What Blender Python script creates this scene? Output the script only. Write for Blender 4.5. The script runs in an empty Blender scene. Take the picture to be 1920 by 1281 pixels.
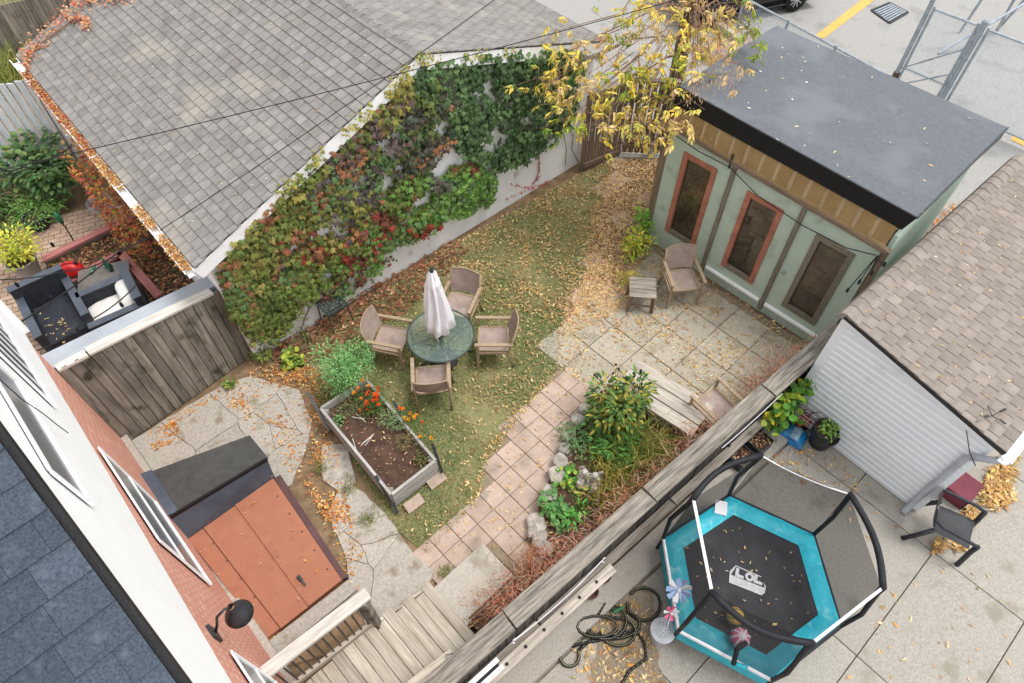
import bpy, math, random
from mathutils import Vector, Matrix, noise
R = math.radians
SC = bpy.context.scene
COL = SC.collection
rng = random.Random(7)
# ---------------------------------------------------------------- camera, sky, sun, exposure
CAM_H, FPX, PITCH = 9.2, 1260.0, 53.276
cam = bpy.data.cameras.new('camera'); camo = bpy.data.objects.new('camera', cam); COL.objects.link(camo)
cam.sensor_width = 36; cam.lens = 36*FPX/1920; cam.clip_end = 400; cam.clip_start = .05
camo.location = (0, 0, CAM_H); camo.rotation_euler = (R(90-PITCH), 0, 0)
SC.camera = camo
w = bpy.data.worlds.new('World'); SC.world = w; w.use_nodes = True
nt = w.node_tree; bg = nt.nodes['Background']
sky = nt.nodes.new('ShaderNodeTexSky'); sky.sky_type = 'NISHITA'; sky.sun_disc = False
SUN_EL, SUN_AZ = 68, 88          # azimuth of the sun, degrees clockwise from +Y
sky.sun_elevation = R(SUN_EL); sky.sun_rotation = R(SUN_AZ); sky.dust_density = 4; sky.air_density = 1.0
hs = nt.nodes.new('ShaderNodeHueSaturation'); hs.inputs['Saturation'].default_value = .15   # cloud cover: the blue washed out
cl = nt.nodes.new('ShaderNodeMixRGB'); cl.inputs['Fac'].default_value = .6; cl.inputs['Color2'].default_value = (7.4, 7.5, 7.7, 1)   # even cloud
nt.links.new(sky.outputs[0], hs.inputs['Color']); nt.links.new(hs.outputs[0], cl.inputs['Color1']); nt.links.new(cl.outputs[0], bg.inputs['Color'])
bg.inputs['Strength'].default_value = .14
sl = bpy.data.lights.new('sun', 'SUN'); sl.energy = 1.5; sl.angle = R(20); sl.color = (1, .965, .91)
so = bpy.data.objects.new('sun', sl); COL.objects.link(so)
sd = Vector((math.sin(R(SUN_AZ))*math.cos(R(SUN_EL)), math.cos(R(SUN_AZ))*math.cos(R(SUN_EL)), math.sin(R(SUN_EL))))
so.rotation_euler = sd.to_track_quat('Z', 'Y').to_euler(); so.location = sd*30
SC.view_settings.view_transform = 'Standard'; SC.view_settings.look = 'None'
SC.view_settings.exposure = 0.58; SC.view_settings.gamma = 1
SC.render.engine = 'CYCLES'; SC.cycles.use_denoising = True; SC.cycles.max_bounces = 6
SC.cycles.transparent_max_bounces = 12
# ---------------------------------------------------------------- layout helpers
_p = R(PITCH); _fw = Vector((0, math.cos(_p), -math.sin(_p))); _up = Vector((0, math.sin(_p), math.cos(_p)))
def ray(x, y): return _fw+Vector((1, 0, 0))*((x-960)/FPX)-_up*((y-640.5)/FPX)
def G(x, y, z=0.0):                # survey: the place at height z that the photograph shows at pixel x, y
    d = ray(x, y); return Vector((0, 0, CAM_H))+d*((z-CAM_H)/d.z)
class Wall:                        # a vertical plane: origin, direction along, outward normal
    def __init__(s, o, ang):
        s.o = Vector((o[0], o[1], 0)); s.d = Vector((math.cos(R(ang)), math.sin(R(ang)), 0)); s.n = Vector((s.d.y, -s.d.x, 0))
    def at(s, a, z, off=0): return s.o+s.d*a+s.n*off+Vector((0, 0, z))
    def px(s, x, y, off=0):
        r = ray(x, y); o = s.o+s.n*off; t = o.dot(s.n)/r.dot(s.n); P = Vector((0, 0, CAM_H))+r*t
        return P
    def sz(s, x, y, off=0):
        P = s.px(x, y, off); return (P-s.o).dot(s.d), P.z
def dirv(a): return Vector((math.cos(R(a)), math.sin(R(a)), 0))
E1, E2, UP = dirv(-46.2), dirv(43.8), Vector((0, 0, 1))
def lerp(a, b, t): return a+(b-a)*t
def in_poly(p, poly):
    x, y = p[0], p[1]; c = False; j = len(poly)-1
    for i in range(len(poly)):
        a, b = poly[i], poly[j]
        if (a[1] > y) != (b[1] > y) and x < (b[0]-a[0])*(y-a[1])/(b[1]-a[1])+a[0]: c = not c
        j = i
    return c
def gpoly(pts, z=0): return [G(x, y, z) for x, y in pts]
def sample(poly, n, seed=1):
    r = random.Random(seed); xs = [p[0] for p in poly]; ys = [p[1] for p in poly]; out = []; k = 0
    while len(out) < n and k < n*60:
        k += 1; q = (r.uniform(min(xs), max(xs)), r.uniform(min(ys), max(ys)))
        if in_poly(q, poly): out.append(Vector((q[0], q[1], 0)))
    return out
def clip(poly, p, n):              # keep the side where (q-p).n <= 0
    out = []
    for i in range(len(poly)):
        a, b = poly[i], poly[(i+1) % len(poly)]
        da, db = (a[0]-p[0])*n[0]+(a[1]-p[1])*n[1], (b[0]-p[0])*n[0]+(b[1]-p[1])*n[1]
        if da <= 0: out.append((a[0], a[1]))
        if (da < 0 < db) or (db < 0 < da):
            t = da/(da-db); out.append((a[0]+(b[0]-a[0])*t, a[1]+(b[1]-a[1])*t))
    return out
def voronoi(seeds, poly, gap=.01):
    cells = []
    for i, s in enumerate(seeds):
        c = [(p[0], p[1]) for p in poly]
        for j, q in enumerate(seeds):
            if i == j or not c: continue
            n = Vector((q[0]-s[0], q[1]-s[1])); L = n.length
            if L < 1e-6: continue
            n /= L; m = ((s[0]+q[0])/2-n.x*gap/2, (s[1]+q[1])/2-n.y*gap/2); c = clip(c, m, n)
        if len(c) >= 3: cells.append(c)
    return cells
def area(c): return abs(sum(c[i][0]*c[(i+1) % len(c)][1]-c[(i+1) % len(c)][0]*c[i][1] for i in range(len(c))))/2
# ---------------------------------------------------------------- materials
def C(r, g, b, k=1.0):
    f = lambda v: ((v/255+.055)/1.055)**2.4 if v/255 > .04045 else v/255/12.92
    return (f(r)*k, f(g)*k, f(b)*k, 1)
MATS = {}
def mat(name, c1, c2=None, scale=6, rough=.85, bump=.25, bscale=60, rnd=None, amt=.25, metal=0, spec=.3, grain=None, wave=None, alpha=1, trans=0, stains=None, det=6):
    """procedural: two colours mixed by noise, per-object or per-island value change, optional wood grain along local X, stains, fine relief"""
    m = bpy.data.materials.new(name); m.use_nodes = True; t = m.node_tree; N = t.nodes; L = t.links
    b = N['Principled BSDF']; b.inputs['Roughness'].default_value = rough; b.inputs['Metallic'].default_value = metal
    b.inputs['Specular IOR Level'].default_value = spec
    c2 = c2 or tuple(v*.8 for v in c1[:3])+(1,)
    geo = N.new('ShaderNodeNewGeometry'); vec = geo.outputs['Position']; oi = None
    if rnd == 'obj' or grain: oi = N.new('ShaderNodeObjectInfo')
    if grain:
        tc = N.new('ShaderNodeTexCoord'); mp = N.new('ShaderNodeMapping'); mp.inputs['Scale'].default_value = (1.2, grain, grain)
        L.new(tc.outputs['Object'], mp.inputs['Vector']); vec = mp.outputs['Vector']
    n1 = N.new('ShaderNodeTexNoise'); n1.noise_dimensions = '4D'; n1.inputs['Scale'].default_value = scale; n1.inputs['Detail'].default_value = det
    n1.inputs['Roughness'].default_value = .62
    L.new(vec, n1.inputs['Vector'])
    if oi:
        mu = N.new('ShaderNodeMath'); mu.operation = 'MULTIPLY'; mu.inputs[1].default_value = 40; L.new(oi.outputs['Random'], mu.inputs[0]); L.new(mu.outputs[0], n1.inputs['W'])
    rp = N.new('ShaderNodeValToRGB'); rp.color_ramp.elements[0].position = .33; rp.color_ramp.elements[1].position = .67
    rp.color_ramp.elements[0].color = c1; rp.color_ramp.elements[1].color = c2
    L.new(n1.outputs['Fac'], rp.inputs['Fac']); col = rp.outputs['Color']
    if stains:
        sc, th, ss = stains
        n3 = N.new('ShaderNodeTexNoise'); n3.inputs['Scale'].default_value = ss; n3.inputs['Detail'].default_value = 8; L.new(geo.outputs['Position'], n3.inputs['Vector'])
        r3 = N.new('ShaderNodeValToRGB'); r3.color_ramp.elements[0].position = th; r3.color_ramp.elements[1].position = th+.14
        L.new(n3.outputs['Fac'], r3.inputs['Fac']); mx = N.new('ShaderNodeMixRGB'); mx.inputs['Color2'].default_value = sc
        L.new(r3.outputs['Color'], mx.inputs['Fac']); L.new(col, mx.inputs['Color1']); col = mx.outputs['Color']
    if rnd:
        h = N.new('ShaderNodeHueSaturation'); mr = N.new('ShaderNodeMapRange'); mr.inputs['To Min'].default_value = 1-amt; mr.inputs['To Max'].default_value = 1+amt
        L.new(oi.outputs['Random'] if rnd == 'obj' else geo.outputs['Random Per Island'], mr.inputs['Value'])
        L.new(mr.outputs[0], h.inputs['Value']); L.new(col, h.inputs['Color']); col = h.outputs['Color']
    L.new(col, b.inputs['Base Color'])
    if bump:
        n2 = N.new('ShaderNodeTexNoise'); n2.inputs['Scale'].default_value = bscale; n2.inputs['Detail'].default_value = 5; L.new(geo.outputs['Position'] if not grain else vec, n2.inputs['Vector'])
        bp = N.new('ShaderNodeBump'); bp.inputs['Strength'].default_value = bump; bp.inputs['Distance'].default_value = .02
        L.new(n2.outputs['Fac'], bp.inputs['Height']); L.new(bp.outputs[0], b.inputs['Normal'])
        if wave:
            tc2 = N.new('ShaderNodeTexCoord'); ck = N.new('ShaderNodeTexChecker'); ck.inputs['Scale'].default_value = wave; L.new(tc2.outputs['Object'], ck.inputs['Vector'])
            ad = N.new('ShaderNodeMixRGB'); ad.blend_type = 'MULTIPLY'; ad.inputs['Fac'].default_value = .45; L.new(col, ad.inputs['Color1'])
            L.new(ck.outputs['Fac'], ad.inputs['Color2']); L.new(ad.outputs[0], b.inputs['Base Color'])
    if alpha < 1: b.inputs['Alpha'].default_value = alpha
    if trans: b.inputs['Transmission Weight'].default_value = trans
    MATS[name] = m; return m
def leafmat(name, transl=.3, rough=.55):
    m = bpy.data.materials.new(name); m.use_nodes = True; t = m.node_tree; N = t.nodes; L = t.links; b = N['Principled BSDF']
    a = N.new('ShaderNodeAttribute'); a.attribute_name = 'Col'; b.inputs['Roughness'].default_value = rough; b.inputs['Specular IOR Level'].default_value = .25
    geo = N.new('ShaderNodeNewGeometry'); n1 = N.new('ShaderNodeTexNoise'); n1.inputs['Scale'].default_value = 45; L.new(geo.outputs['Position'], n1.inputs['Vector'])
    h = N.new('ShaderNodeHueSaturation'); mr = N.new('ShaderNodeMapRange'); mr.inputs['From Min'].default_value = .3; mr.inputs['From Max'].default_value = .7
    mr.inputs['To Min'].default_value = .75; mr.inputs['To Max'].default_value = 1.25; L.new(n1.outputs['Fac'], mr.inputs['Value']); L.new(mr.outputs[0], h.inputs['Value'])
    L.new(a.outputs['Color'], h.inputs['Color']); L.new(h.outputs[0], b.inputs['Base Color'])
    tr = N.new('ShaderNodeBsdfTranslucent'); L.new(h.outputs[0], tr.inputs['Color']); mx = N.new('ShaderNodeMixShader'); mx.inputs['Fac'].default_value = transl
    L.new(b.outputs[0], mx.inputs[1]); L.new(tr.outputs[0], mx.inputs[2]); L.new(mx.outputs[0], N['Material Output'].inputs['Surface'])
    MATS[name] = m; return m
# ---------------------------------------------------------------- mesh building
class MB:
    def __init__(s): s.v = []; s.f = []; s.sm = False
    def add(s, vs, fs):
        o = len(s.v); s.v += [Vector(v) for v in vs]; s.f += [tuple(i+o for i in f) for f in fs]; return s
    def box(s, c, size, M=None):
        x, y, z = size[0]/2, size[1]/2, size[2]/2; M = M or Matrix.Identity(3)
        vs = [Vector(c)+M @ Vector(q) for q in ((-x, -y, -z), (x, -y, -z), (x, y, -z), (-x, y, -z), (-x, -y, z), (x, -y, z), (x, y, z), (-x, y, z))]
        return s.add(vs, [(0, 3, 2, 1), (4, 5, 6, 7), (0, 1, 5, 4), (1, 2, 6, 5), (2, 3, 7, 6), (3, 0, 4, 7)])
    def hexa(s, b, t): return s.add(list(b)+list(t), [(0, 3, 2, 1), (4, 5, 6, 7), (0, 1, 5, 4), (1, 2, 6, 5), (2, 3, 7, 6), (3, 0, 4, 7)])
    def bar(s, p0, p1, wd, th, up=UP):
        p0, p1 = Vector(p0), Vector(p1); d = p1-p0; return s.box((p0+p1)/2, (d.length, wd, th), frame(d, up))
    def tube(s, pts, r, n=6, closed=False):
        pts = [Vector(p) for p in pts]; k = len(pts); rs = r if isinstance(r, (list, tuple)) else [r]*k; vs = []; fs = []; pu = None
        for i, p in enumerate(pts):
            t = (pts[(i+1) % k]-pts[i-1]) if (closed or 0 < i < k-1) else (pts[1]-pts[0] if i == 0 else pts[-1]-pts[-2])
            t.normalize(); u = (pu-t*pu.dot(t)) if pu else t.orthogonal()
            if u.length < 1e-6: u = t.orthogonal()
            u.normalize(); v = t.cross(u); pu = u
            for j in range(n): a = 2*math.pi*j/n; vs.append(p+(u*math.cos(a)+v*math.sin(a))*rs[i])
        for i in range(k if closed else k-1):
            for j in range(n):
                a, b = i*n+j, i*n+(j+1) % n; c, d = ((i+1) % k)*n+(j+1) % n, ((i+1) % k)*n+j; fs.append((a, b, c, d))
        if not closed: fs += [tuple(range(n-1, -1, -1)), tuple((k-1)*n+j for j in range(n))]
        return s.add(vs, fs)
    def lathe(s, prof, n=20, c=(0, 0, 0), M=None, fn=None, cap=True):
        c = Vector(c); M = M or Matrix.Identity(3); vs = []; fs = []; k = len(prof)
        for i, (r, z) in enumerate(prof):
            for j in range(n):
                a = 2*math.pi*j/n; q = fn(r, z, a) if fn else Vector((r*math.cos(a), r*math.sin(a), z)); vs.append(c+M @ q)
        for i in range(k-1):
            for j in range(n): fs.append((i*n+j, i*n+(j+1) % n, (i+1)*n+(j+1) % n, (i+1)*n+j))
        if cap: fs += [tuple(range(n-1, -1, -1)), tuple((k-1)*n+j for j in range(n))]
        return s.add(vs, fs)
    def prism(s, poly, z0, z1, inset=0):
        if sum(poly[i][0]*poly[(i+1) % len(poly)][1]-poly[(i+1) % len(poly)][0]*poly[i][1] for i in range(len(poly))) < 0: poly = poly[::-1]
        n = len(poly); cx = sum(p[0] for p in poly)/n; cy = sum(p[1] for p in poly)/n
        def sh(p): 
            d = Vector((p[0]-cx, p[1]-cy)); L = d.length or 1; d *= max(0, 1-inset/L); return (cx+d.x, cy+d.y)
        vs = [(p[0], p[1], z0) for p in poly]+[(p[0], p[1], z1-inset*.6) for p in poly]; fs = [tuple(range(n-1, -1, -1))]+[(i, (i+1) % n, n+(i+1) % n, n+i) for i in range(n)]
        if inset:
            vs += [(*sh(p), z1) for p in poly]; fs += [(n+i, n+(i+1) % n, 2*n+(i+1) % n, 2*n+i) for i in range(n)]+[tuple(range(2*n, 3*n))]
        else: fs.append(tuple(range(n, 2*n)))
        return s.add(vs, fs)
    def ball(s, c, r, n=10, m=6, jit=0, M=None, seed=0):
        c = Vector(c); r = Vector((r, r, r)) if not hasattr(r, '__len__') else Vector(r); vs = [c+Vector((0, 0, -r.z))]; fs = []; q = random.Random(seed); M = M or Matrix.Identity(3)
        vs[0] = c+M @ Vector((0, 0, -r.z))
        for i in range(1, m):
            b = math.pi*i/m-math.pi/2
            for j in range(n):
                a = 2*math.pi*j/n; k = 1+q.uniform(-jit, jit); vs.append(c+M @ Vector((r.x*math.cos(a)*math.cos(b)*k, r.y*math.sin(a)*math.cos(b)*k, r.z*math.sin(b)*k)))
        vs.append(c+M @ Vector((0, 0, r.z))); T = len(vs)-1
        for j in range(n): fs.append((0, 1+(j+1) % n, 1+j)); fs.append((T, T-n+j, T-n+(j+1) % n))
        for i in range(m-2):
            for j in range(n): fs.append((1+i*n+j, 1+i*n+(j+1) % n, 1+(i+1)*n+(j+1) % n, 1+(i+1)*n+j))
        return s.add(vs, fs)
    def quad(s, a, b, c, d): return s.add([a, b, c, d], [(0, 1, 2, 3)])
    def slab(s, quad, th):          # a planar quad given thickness along its normal
        q = [Vector(p) for p in quad]; n = (q[1]-q[0]).cross(q[3]-q[0]).normalized()*th
        return s.add(q+[p+n for p in q], [(0, 3, 2, 1), (4, 5, 6, 7), (0, 1, 5, 4), (1, 2, 6, 5), (2, 3, 7, 6), (3, 0, 4, 7)])
    def build(s, name, m, parent=None, smooth=False, **tags):
        xs = [v.x for v in s.v]; ys = [v.y for v in s.v]; zs = [v.z for v in s.v]
        o = Vector(((min(xs)+max(xs))/2, (min(ys)+max(ys))/2, min(zs)))
        me = bpy.data.meshes.new(name); me.from_pydata([v-o for v in s.v], [], s.f); me.update()
        if smooth: me.polygons.foreach_set('use_smooth', [True]*len(me.polygons))
        if m: me.materials.append(MATS[m] if isinstance(m, str) else m)
        return link(name, me, Matrix.Translation(o), parent, **tags)
def frame(d, up=UP):
    x = Vector(d).normalized(); up = Vector(up)
    if abs(x.dot(up.normalized())) > .999: up = Vector((1, 0, 0))
    y = up.cross(x).normalized(); z = x.cross(y); return Matrix((x, y, z)).transposed()
ROOTM = {}
def link(name, data, M, parent=None, **tags):
    o = bpy.data.objects.new(name, data); COL.objects.link(o)
    if parent is not None:
        o.parent = parent; o.matrix_parent_inverse = ROOTM[parent.name].inverted()
    o.matrix_basis = M; ROOTM[o.name] = M.copy()
    for k, v in tags.items():
        if v is not None: o[k if k != 'cat' else 'category'] = v
    return o
def thing(name, label, cat, loc=(0, 0, 0), rz=0, group=None, M=None):
    return link(name, None, M or (Matrix.Translation(Vector(loc)) @ Matrix.Rotation(R(rz), 4, 'Z')), None, label=label, cat=cat, group=group)
def copy_thing(src, M, label):
    def kids(o): return [k for k in bpy.data.objects if k.parent == o]
    r = src.copy(); COL.objects.link(r); r.matrix_basis = M; r['label'] = label
    for ch in kids(src):
        c = ch.copy(); COL.objects.link(c); c.parent = r
        for g in kids(ch): d = g.copy(); COL.objects.link(d); d.parent = c
    return r
BOXES = {}
def unitbox(L, wd, th, m, bev=.004, jag=0):
    k = (round(L, 3), round(wd, 3), round(th, 3), m, jag)
    if k in BOXES: return BOXES[k]
    b = MB(); x, y, z = L/2, wd/2, th/2; e = min(bev, y*.4, z*.4); e2 = e
    P = lambda X, s: [(X, -y, -z), (X, y, -z), (X, y, z-e), (X, y-e, z), (X, -y+e, z), (X, -y, z-e)]
    q = random.Random(jag); A = P(-x, 0); B = P(x, 0)
    if jag: A = [(v[0]+q.uniform(0, .02), v[1], v[2]) for v in A]; B = [(v[0]-q.uniform(0, .02), v[1], v[2]) for v in B]
    b.add(A+B, [tuple(range(5, -1, -1))[::-1], tuple(range(11, 5, -1))]+[(i, 6+i, 6+(i+1) % 6, (i+1) % 6) for i in range(6)])
    me = bpy.data.meshes.new('board'); me.from_pydata(b.v, [], b.f); me.update(); me.materials.append(MATS[m]); BOXES[k] = me; return me
def board(name, p0, p1, wd, th, m, parent=None, up=UP, jag=0, **tags):   # one plank, local X along its length
    p0, p1 = Vector(p0), Vector(p1); d = p1-p0
    return link(name, unitbox(d.length, wd, th, m, jag=jag), Matrix.Translation((p0+p1)/2) @ frame(d, up).to_4x4(), parent, **tags)
class LF:                           # many small leaves in one mesh, each with its own colour
    SH = {'dia': ([(0, 0, 0), (.5, .45, .06), (0, 1, 0), (-.5, .45, .06)], [(0, 1, 2), (0, 2, 3)]),
          'oval': ([(0, 0, 0), (.42, .3, .07), (.36, .68, .05), (0, 1, -.08), (-.36, .68, .05), (-.42, .3, .07), (0, .5, 0)], [(0, 1, 6), (1, 2, 6), (2, 3, 6), (3, 4, 6), (4, 5, 6), (5, 0, 6)]),
          'ivy': ([(0, .05, 0), (.36, -.08, -.03), (.55, .42, -.08), (.24, .46, .02), (0, 1, -.14), (-.24, .46, .02), (-.55, .42, -.08), (-.36, -.08, -.03), (0, .36, .06)], [(0, 1, 8), (1, 2, 8), (2, 3, 8), (3, 4, 8), (4, 5, 8), (5, 6, 8), (6, 7, 8), (7, 0, 8)]),
          'round': ([(.5*math.sin(a*math.pi/3.5), .5-.5*math.cos(a*math.pi/3.5), .06*(a % 2)) for a in range(7)]+[(0, .5, -.06)], [(i, (i+1) % 7, 7) for i in range(7)]),
          'blade': ([(-.5, 0, 0), (.5, 0, 0), (.35, .55, .12), (-.35, .55, .12), (0, 1, -.05)], [(0, 1, 2, 3), (3, 2, 4)]),
          'spike': ([(-.5, 0, 0), (.5, 0, 0), (0, 1, 0)], [(0, 1, 2)])}
    def __init__(s): s.v = []; s.f = []; s.c = []
    def add(s, p, along, nrm, l, wd, col, shape='dia'):
        y = Vector(along).normalized(); nrm = Vector(nrm); x = y.cross(nrm)
        if x.length < 1e-4: x = y.orthogonal()
        x.normalize(); z = x.cross(y); o = len(s.v); V, F = LF.SH[shape]
        for a, b, c in V: s.v.append(p+x*(a*wd)+y*(b*l)+z*(c*l)); s.c.append(col)
        s.f += [tuple(i+o for i in f) for f in F]
    def build(s, name, m, parent=None, **tags):
        if not s.v: return None
        o = Vector((sum(v.x for v in s.v)/len(s.v), sum(v.y for v in s.v)/len(s.v), min(v.z for v in s.v)))
        me = bpy.data.meshes.new(name); me.from_pydata([v-o for v in s.v], [], s.f); me.update()
        at = me.color_attributes.new('Col', 'FLOAT_COLOR', 'POINT'); at.data.foreach_set('color', [k for c in s.c for k in (c[0], c[1], c[2], 1)])
        me.materials.append(MATS[m]); return link(name, me, Matrix.Translation(o), parent, **tags)
def vary(c, q, v=.25, h=.08):
    k = 1+q.uniform(-v, v); return (c[0]*k*(1+q.uniform(-h, h)), c[1]*k*(1+q.uniform(-h, h)), c[2]*k)
def rdir(q, tilt=1.0):
    a = q.uniform(0, 2*math.pi); return Vector((math.cos(a), math.sin(a), q.uniform(-tilt, tilt)))
def litter(name, label, polys, cols, size=(.05, .018), seed=3, z=.008, shape='dia', lift=.012, keep=None, cat='leaves'):
    q = random.Random(seed); lf = LF()
    for poly, n in polys:
        for p in sample(poly, n, q.randint(0, 9999)):
            if keep and q.random() > keep(p): continue
            zz = z(p) if callable(z) else z
            c = vary(q.choice(cols), q, .3); k = q.choice([.55, .75, .9, 1, 1.15, 1.5]); shp = shape if shape != 'dia' or q.random() < .6 else q.choice(['oval', 'blade'])
            lf.add(Vector((p.x, p.y, zz+q.uniform(.002, lift))), rdir(q, .25), Vector((q.uniform(-.7, .7), q.uniform(-.7, .7), 1)), size[0]*k, size[1]*k*q.uniform(.7, 1.3), c, shp)
    return lf.build(name, 'leaf', None, label=label, cat=cat, kind='stuff')
# ---------------------------------------------------------------- material list
leafmat('leaf'); leafmat('grassleaf', .2, .7); leafmat('petal', .15, .6)
mat('soil', C(92, 74, 58), C(60, 46, 36), 9, 1, .8, 40)
mat('dirt', C(150, 125, 98), C(96, 80, 60), 5, 1, .7, 45)
mat('lawn_soil', C(116, 122, 78), C(142, 134, 98), 7, 1, .6, 50)
mat('bed_soil', C(96, 74, 62), C(66, 50, 42), 8, 1, 1, 28)
mat('concrete', C(190, 184, 172), C(166, 160, 150), 30, .9, .5, 110, 'obj', .06, stains=(C(152, 144, 130), .54, 3.2), det=6)
mat('pad_concrete', C(188, 182, 172), C(156, 150, 140), 26, .95, .8, 60, 'obj', .08, stains=(C(140, 129, 112), .55, 4.2), det=8)
mat('slab_concrete', C(186, 178, 162), C(158, 151, 137), 30, .9, .5, 110, 'obj', .09, stains=(C(146, 138, 120), .54, 3.2), det=6)
mat('drive_concrete', C(180, 175, 166), C(150, 144, 135), 42, .9, .6, 150, 'obj', .05, stains=(C(146, 141, 128), .57, 2.6), det=4)
mat('lot', C(172, 170, 167), C(146, 144, 141), 30, .95, .6, 120, stains=(C(140, 139, 136), .57, 1.4), det=6)
mat('paver', C(188, 168, 154), C(168, 147, 135), 5, .9, .45, 60, 'obj', .1, stains=(C(152, 138, 124), .53, 3), det=11)
mat('brickpaver', C(186, 160, 140), C(152, 128, 112), 5, .9, .4, 60, 'obj', .14)
mat('joint', C(150, 136, 114), C(122, 110, 92), 12, 1, .5, 60)
mat('stone', C(188, 180, 170), C(128, 122, 114), 9, .9, .8, 25, 'obj', .12)
mat('statue_stone', C(205, 200, 196), C(150, 146, 140), 16, .85, .6, 40)
mat('greywood', C(172, 163, 152), C(108, 100, 92), 1.6, .9, .6, 6, 'obj', .16, grain=16)
mat('darkwood', C(154, 147, 135), C(94, 89, 81), 1.3, .92, .6, 6, 'obj', .3, grain=14, stains=(C(66, 64, 52), .56, 3.2), det=10)
mat('dark_shaded_wood', C(96, 92, 88), C(54, 52, 50), 1.3, .92, .6, 6, 'obj', .3, grain=14, det=9)  # old dark wood, with the shade under the fence cap put into its colour
mat('benchwood', C(206, 198, 186), C(142, 133, 122), 1.6, .9, .6, 6, 'obj', .1, grain=16, det=10)
mat('capwood', C(226, 222, 214), C(176, 170, 160), 1.8, .9, .5, 6, 'obj', .08, grain=18)
mat('fencecap', C(170, 162, 150), C(86, 81, 76), 2.2, .92, .8, 6, 'obj', .1, grain=15, det=11)
mat('deckwood', C(196, 188, 174), C(150, 140, 126), 1.6, .9, .5, 6, 'obj', .15, grain=16)
mat('silverwood', C(196, 194, 190), C(140, 138, 132), 1.8, .9, .5, 6, 'obj', .1, grain=16)
mat('brownwood', C(142, 124, 106), C(96, 82, 68), 1.6, .9, .5, 6, 'obj', .15, grain=16)
mat('pinkwood', C(186, 122, 118), C(150, 96, 92), 2, .85, .4, 8, 'obj', .1, grain=12)
mat('white_paint', C(250, 251, 251), C(242, 244, 244), 3, .7, .12, 40)
mat('white_wall', C(248, 248, 248), C(232, 234, 236), 3, .85, .5, 14, stains=(C(168, 164, 158), .64, 2.5))
mat('trim_white', C(250, 251, 252), C(240, 242, 244), 5, .55, .05, 40)
mat('old_white', C(232, 236, 240), C(200, 206, 212), 2, .85, .3, 8, 'obj', .06, grain=8, stains=(C(150, 150, 150), .68, 6))
mat('siding', C(232, 236, 240), C(226, 230, 234), 3, .6, 0, stains=(C(208, 211, 212), .6, 2.6))
for k, r_ in (('', 'obj'), ('_mass', 'island')):
    mat('shingle_grey'+k, C(148, 144, 140), C(122, 119, 116), 5, .95, .6, 130, r_, .1, stains=(C(158, 152, 142), .58, 1.1), det=10)
    mat('shingle_tan'+k, C(156, 146, 138), C(130, 121, 114), 5, .95, .6, 130, r_, .1, det=10)
mat('shingle_slate', C(86, 96, 110), C(58, 66, 77), 70, .95, .7, 160, 'obj', .2, stains=(C(98, 107, 119), .58, 9), det=3)
mat('underlay', C(60, 59, 58), C(48, 47, 46), 8, .95, .3)
mat('felt_black', C(100, 104, 111), C(86, 90, 96), 14, .62, .5, 150, spec=.45, stains=(C(106, 111, 118), .5, 1.2), det=12)
mat('black_trim', C(26, 28, 32), C(18, 19, 22), 6, .5, .1)
mat('black_metal', C(52, 54, 60), C(36, 38, 42), 6, .45, .1, spec=.5)
mat('slate_metal', C(78, 86, 98), C(58, 65, 76), 3, .4, .05, spec=.5)
mat('grey_deckroof', C(80, 80, 78), C(66, 66, 65), 9, .85, .4, 120, det=10)
mat('orange_steel', C(164, 108, 82), C(154, 99, 75), 5, .55, .2, 60, stains=(C(136, 90, 70), .62, 7), det=11)
mat('maroon', C(94, 66, 66), C(78, 54, 54), 4, .6, .2)
mat('green_wall', C(186, 202, 186), C(172, 190, 174), 2.4, .85, .3, 50, stains=(C(158, 172, 154), .58, 3.4), det=10)
mat('redframe', C(184, 122, 100), C(150, 96, 78), 4, .85, .3, 30, stains=(C(150, 128, 108), .6, 7))
mat('batten', C(140, 132, 116), C(104, 98, 86), 3, .9, .4, 8, 'obj', .1, grain=14)
mat('amber', C(216, 182, 126), C(190, 156, 106), 3, .3, .1, 40, alpha=.34, spec=.5)
mat('door_glass', C(112, 102, 90), C(70, 63, 55), 2.6, .03, .02, 6, spec=1, metal=.45, alpha=.82, det=8)  # brown mottling painted into the glass as the garden's reflection
mat('win_glass', C(116, 120, 124), C(96, 100, 104), 1.5, .25, 0, spec=.3)
mat('dark_glass', C(34, 36, 40), C(24, 26, 28), 2, .4, 0, spec=.15)
mat('galv', C(176, 186, 196), C(144, 152, 160), 8, .45, .1, 60, metal=.5, spec=.5)
mat('rust', C(120, 92, 72), C(80, 62, 50), 14, .9, .5)
mat('chair_frame', C(176, 154, 128), C(146, 126, 104), 3, .6, .2, 20, grain=10)
mat('weave', C(194, 174, 164), C(164, 144, 134), 6, .8, .4, 160, wave=95)
mat('patio_green', C(60, 78, 74), C(46, 60, 56), 5, .4, .1, spec=.5)
mat('table_glass', C(150, 172, 164), C(110, 132, 124), 14, .08, .3, 55, spec=1.0, alpha=.26)
mat('canvas', C(242, 240, 243), C(228, 226, 231), 5, .9, .3, 60)
mat('turquoise', C(44, 190, 208), C(24, 160, 184), 4, .45, .8, 9, spec=.4, stains=(C(120, 206, 214), .58, 7), det=9)
mat('jump_mat', C(60, 60, 64), C(44, 44, 48), 4, .75, .25, 120, det=10)
mat('foam_black', C(34, 36, 42), C(24, 25, 30), 8, .6, .2, 40)
mat('strap_white', C(232, 232, 236), C(206, 206, 212), 8, .7, .1)
mat('logo_grey', C(190, 190, 194), C(160, 160, 165), 20, .8, .1)
mat('logo_dark', C(60, 60, 64), C(48, 48, 52), 20, .8, .1)
mat('plastic_black', C(48, 50, 56), C(36, 38, 44), 6, .5, .15, 30, spec=.4)
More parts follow.
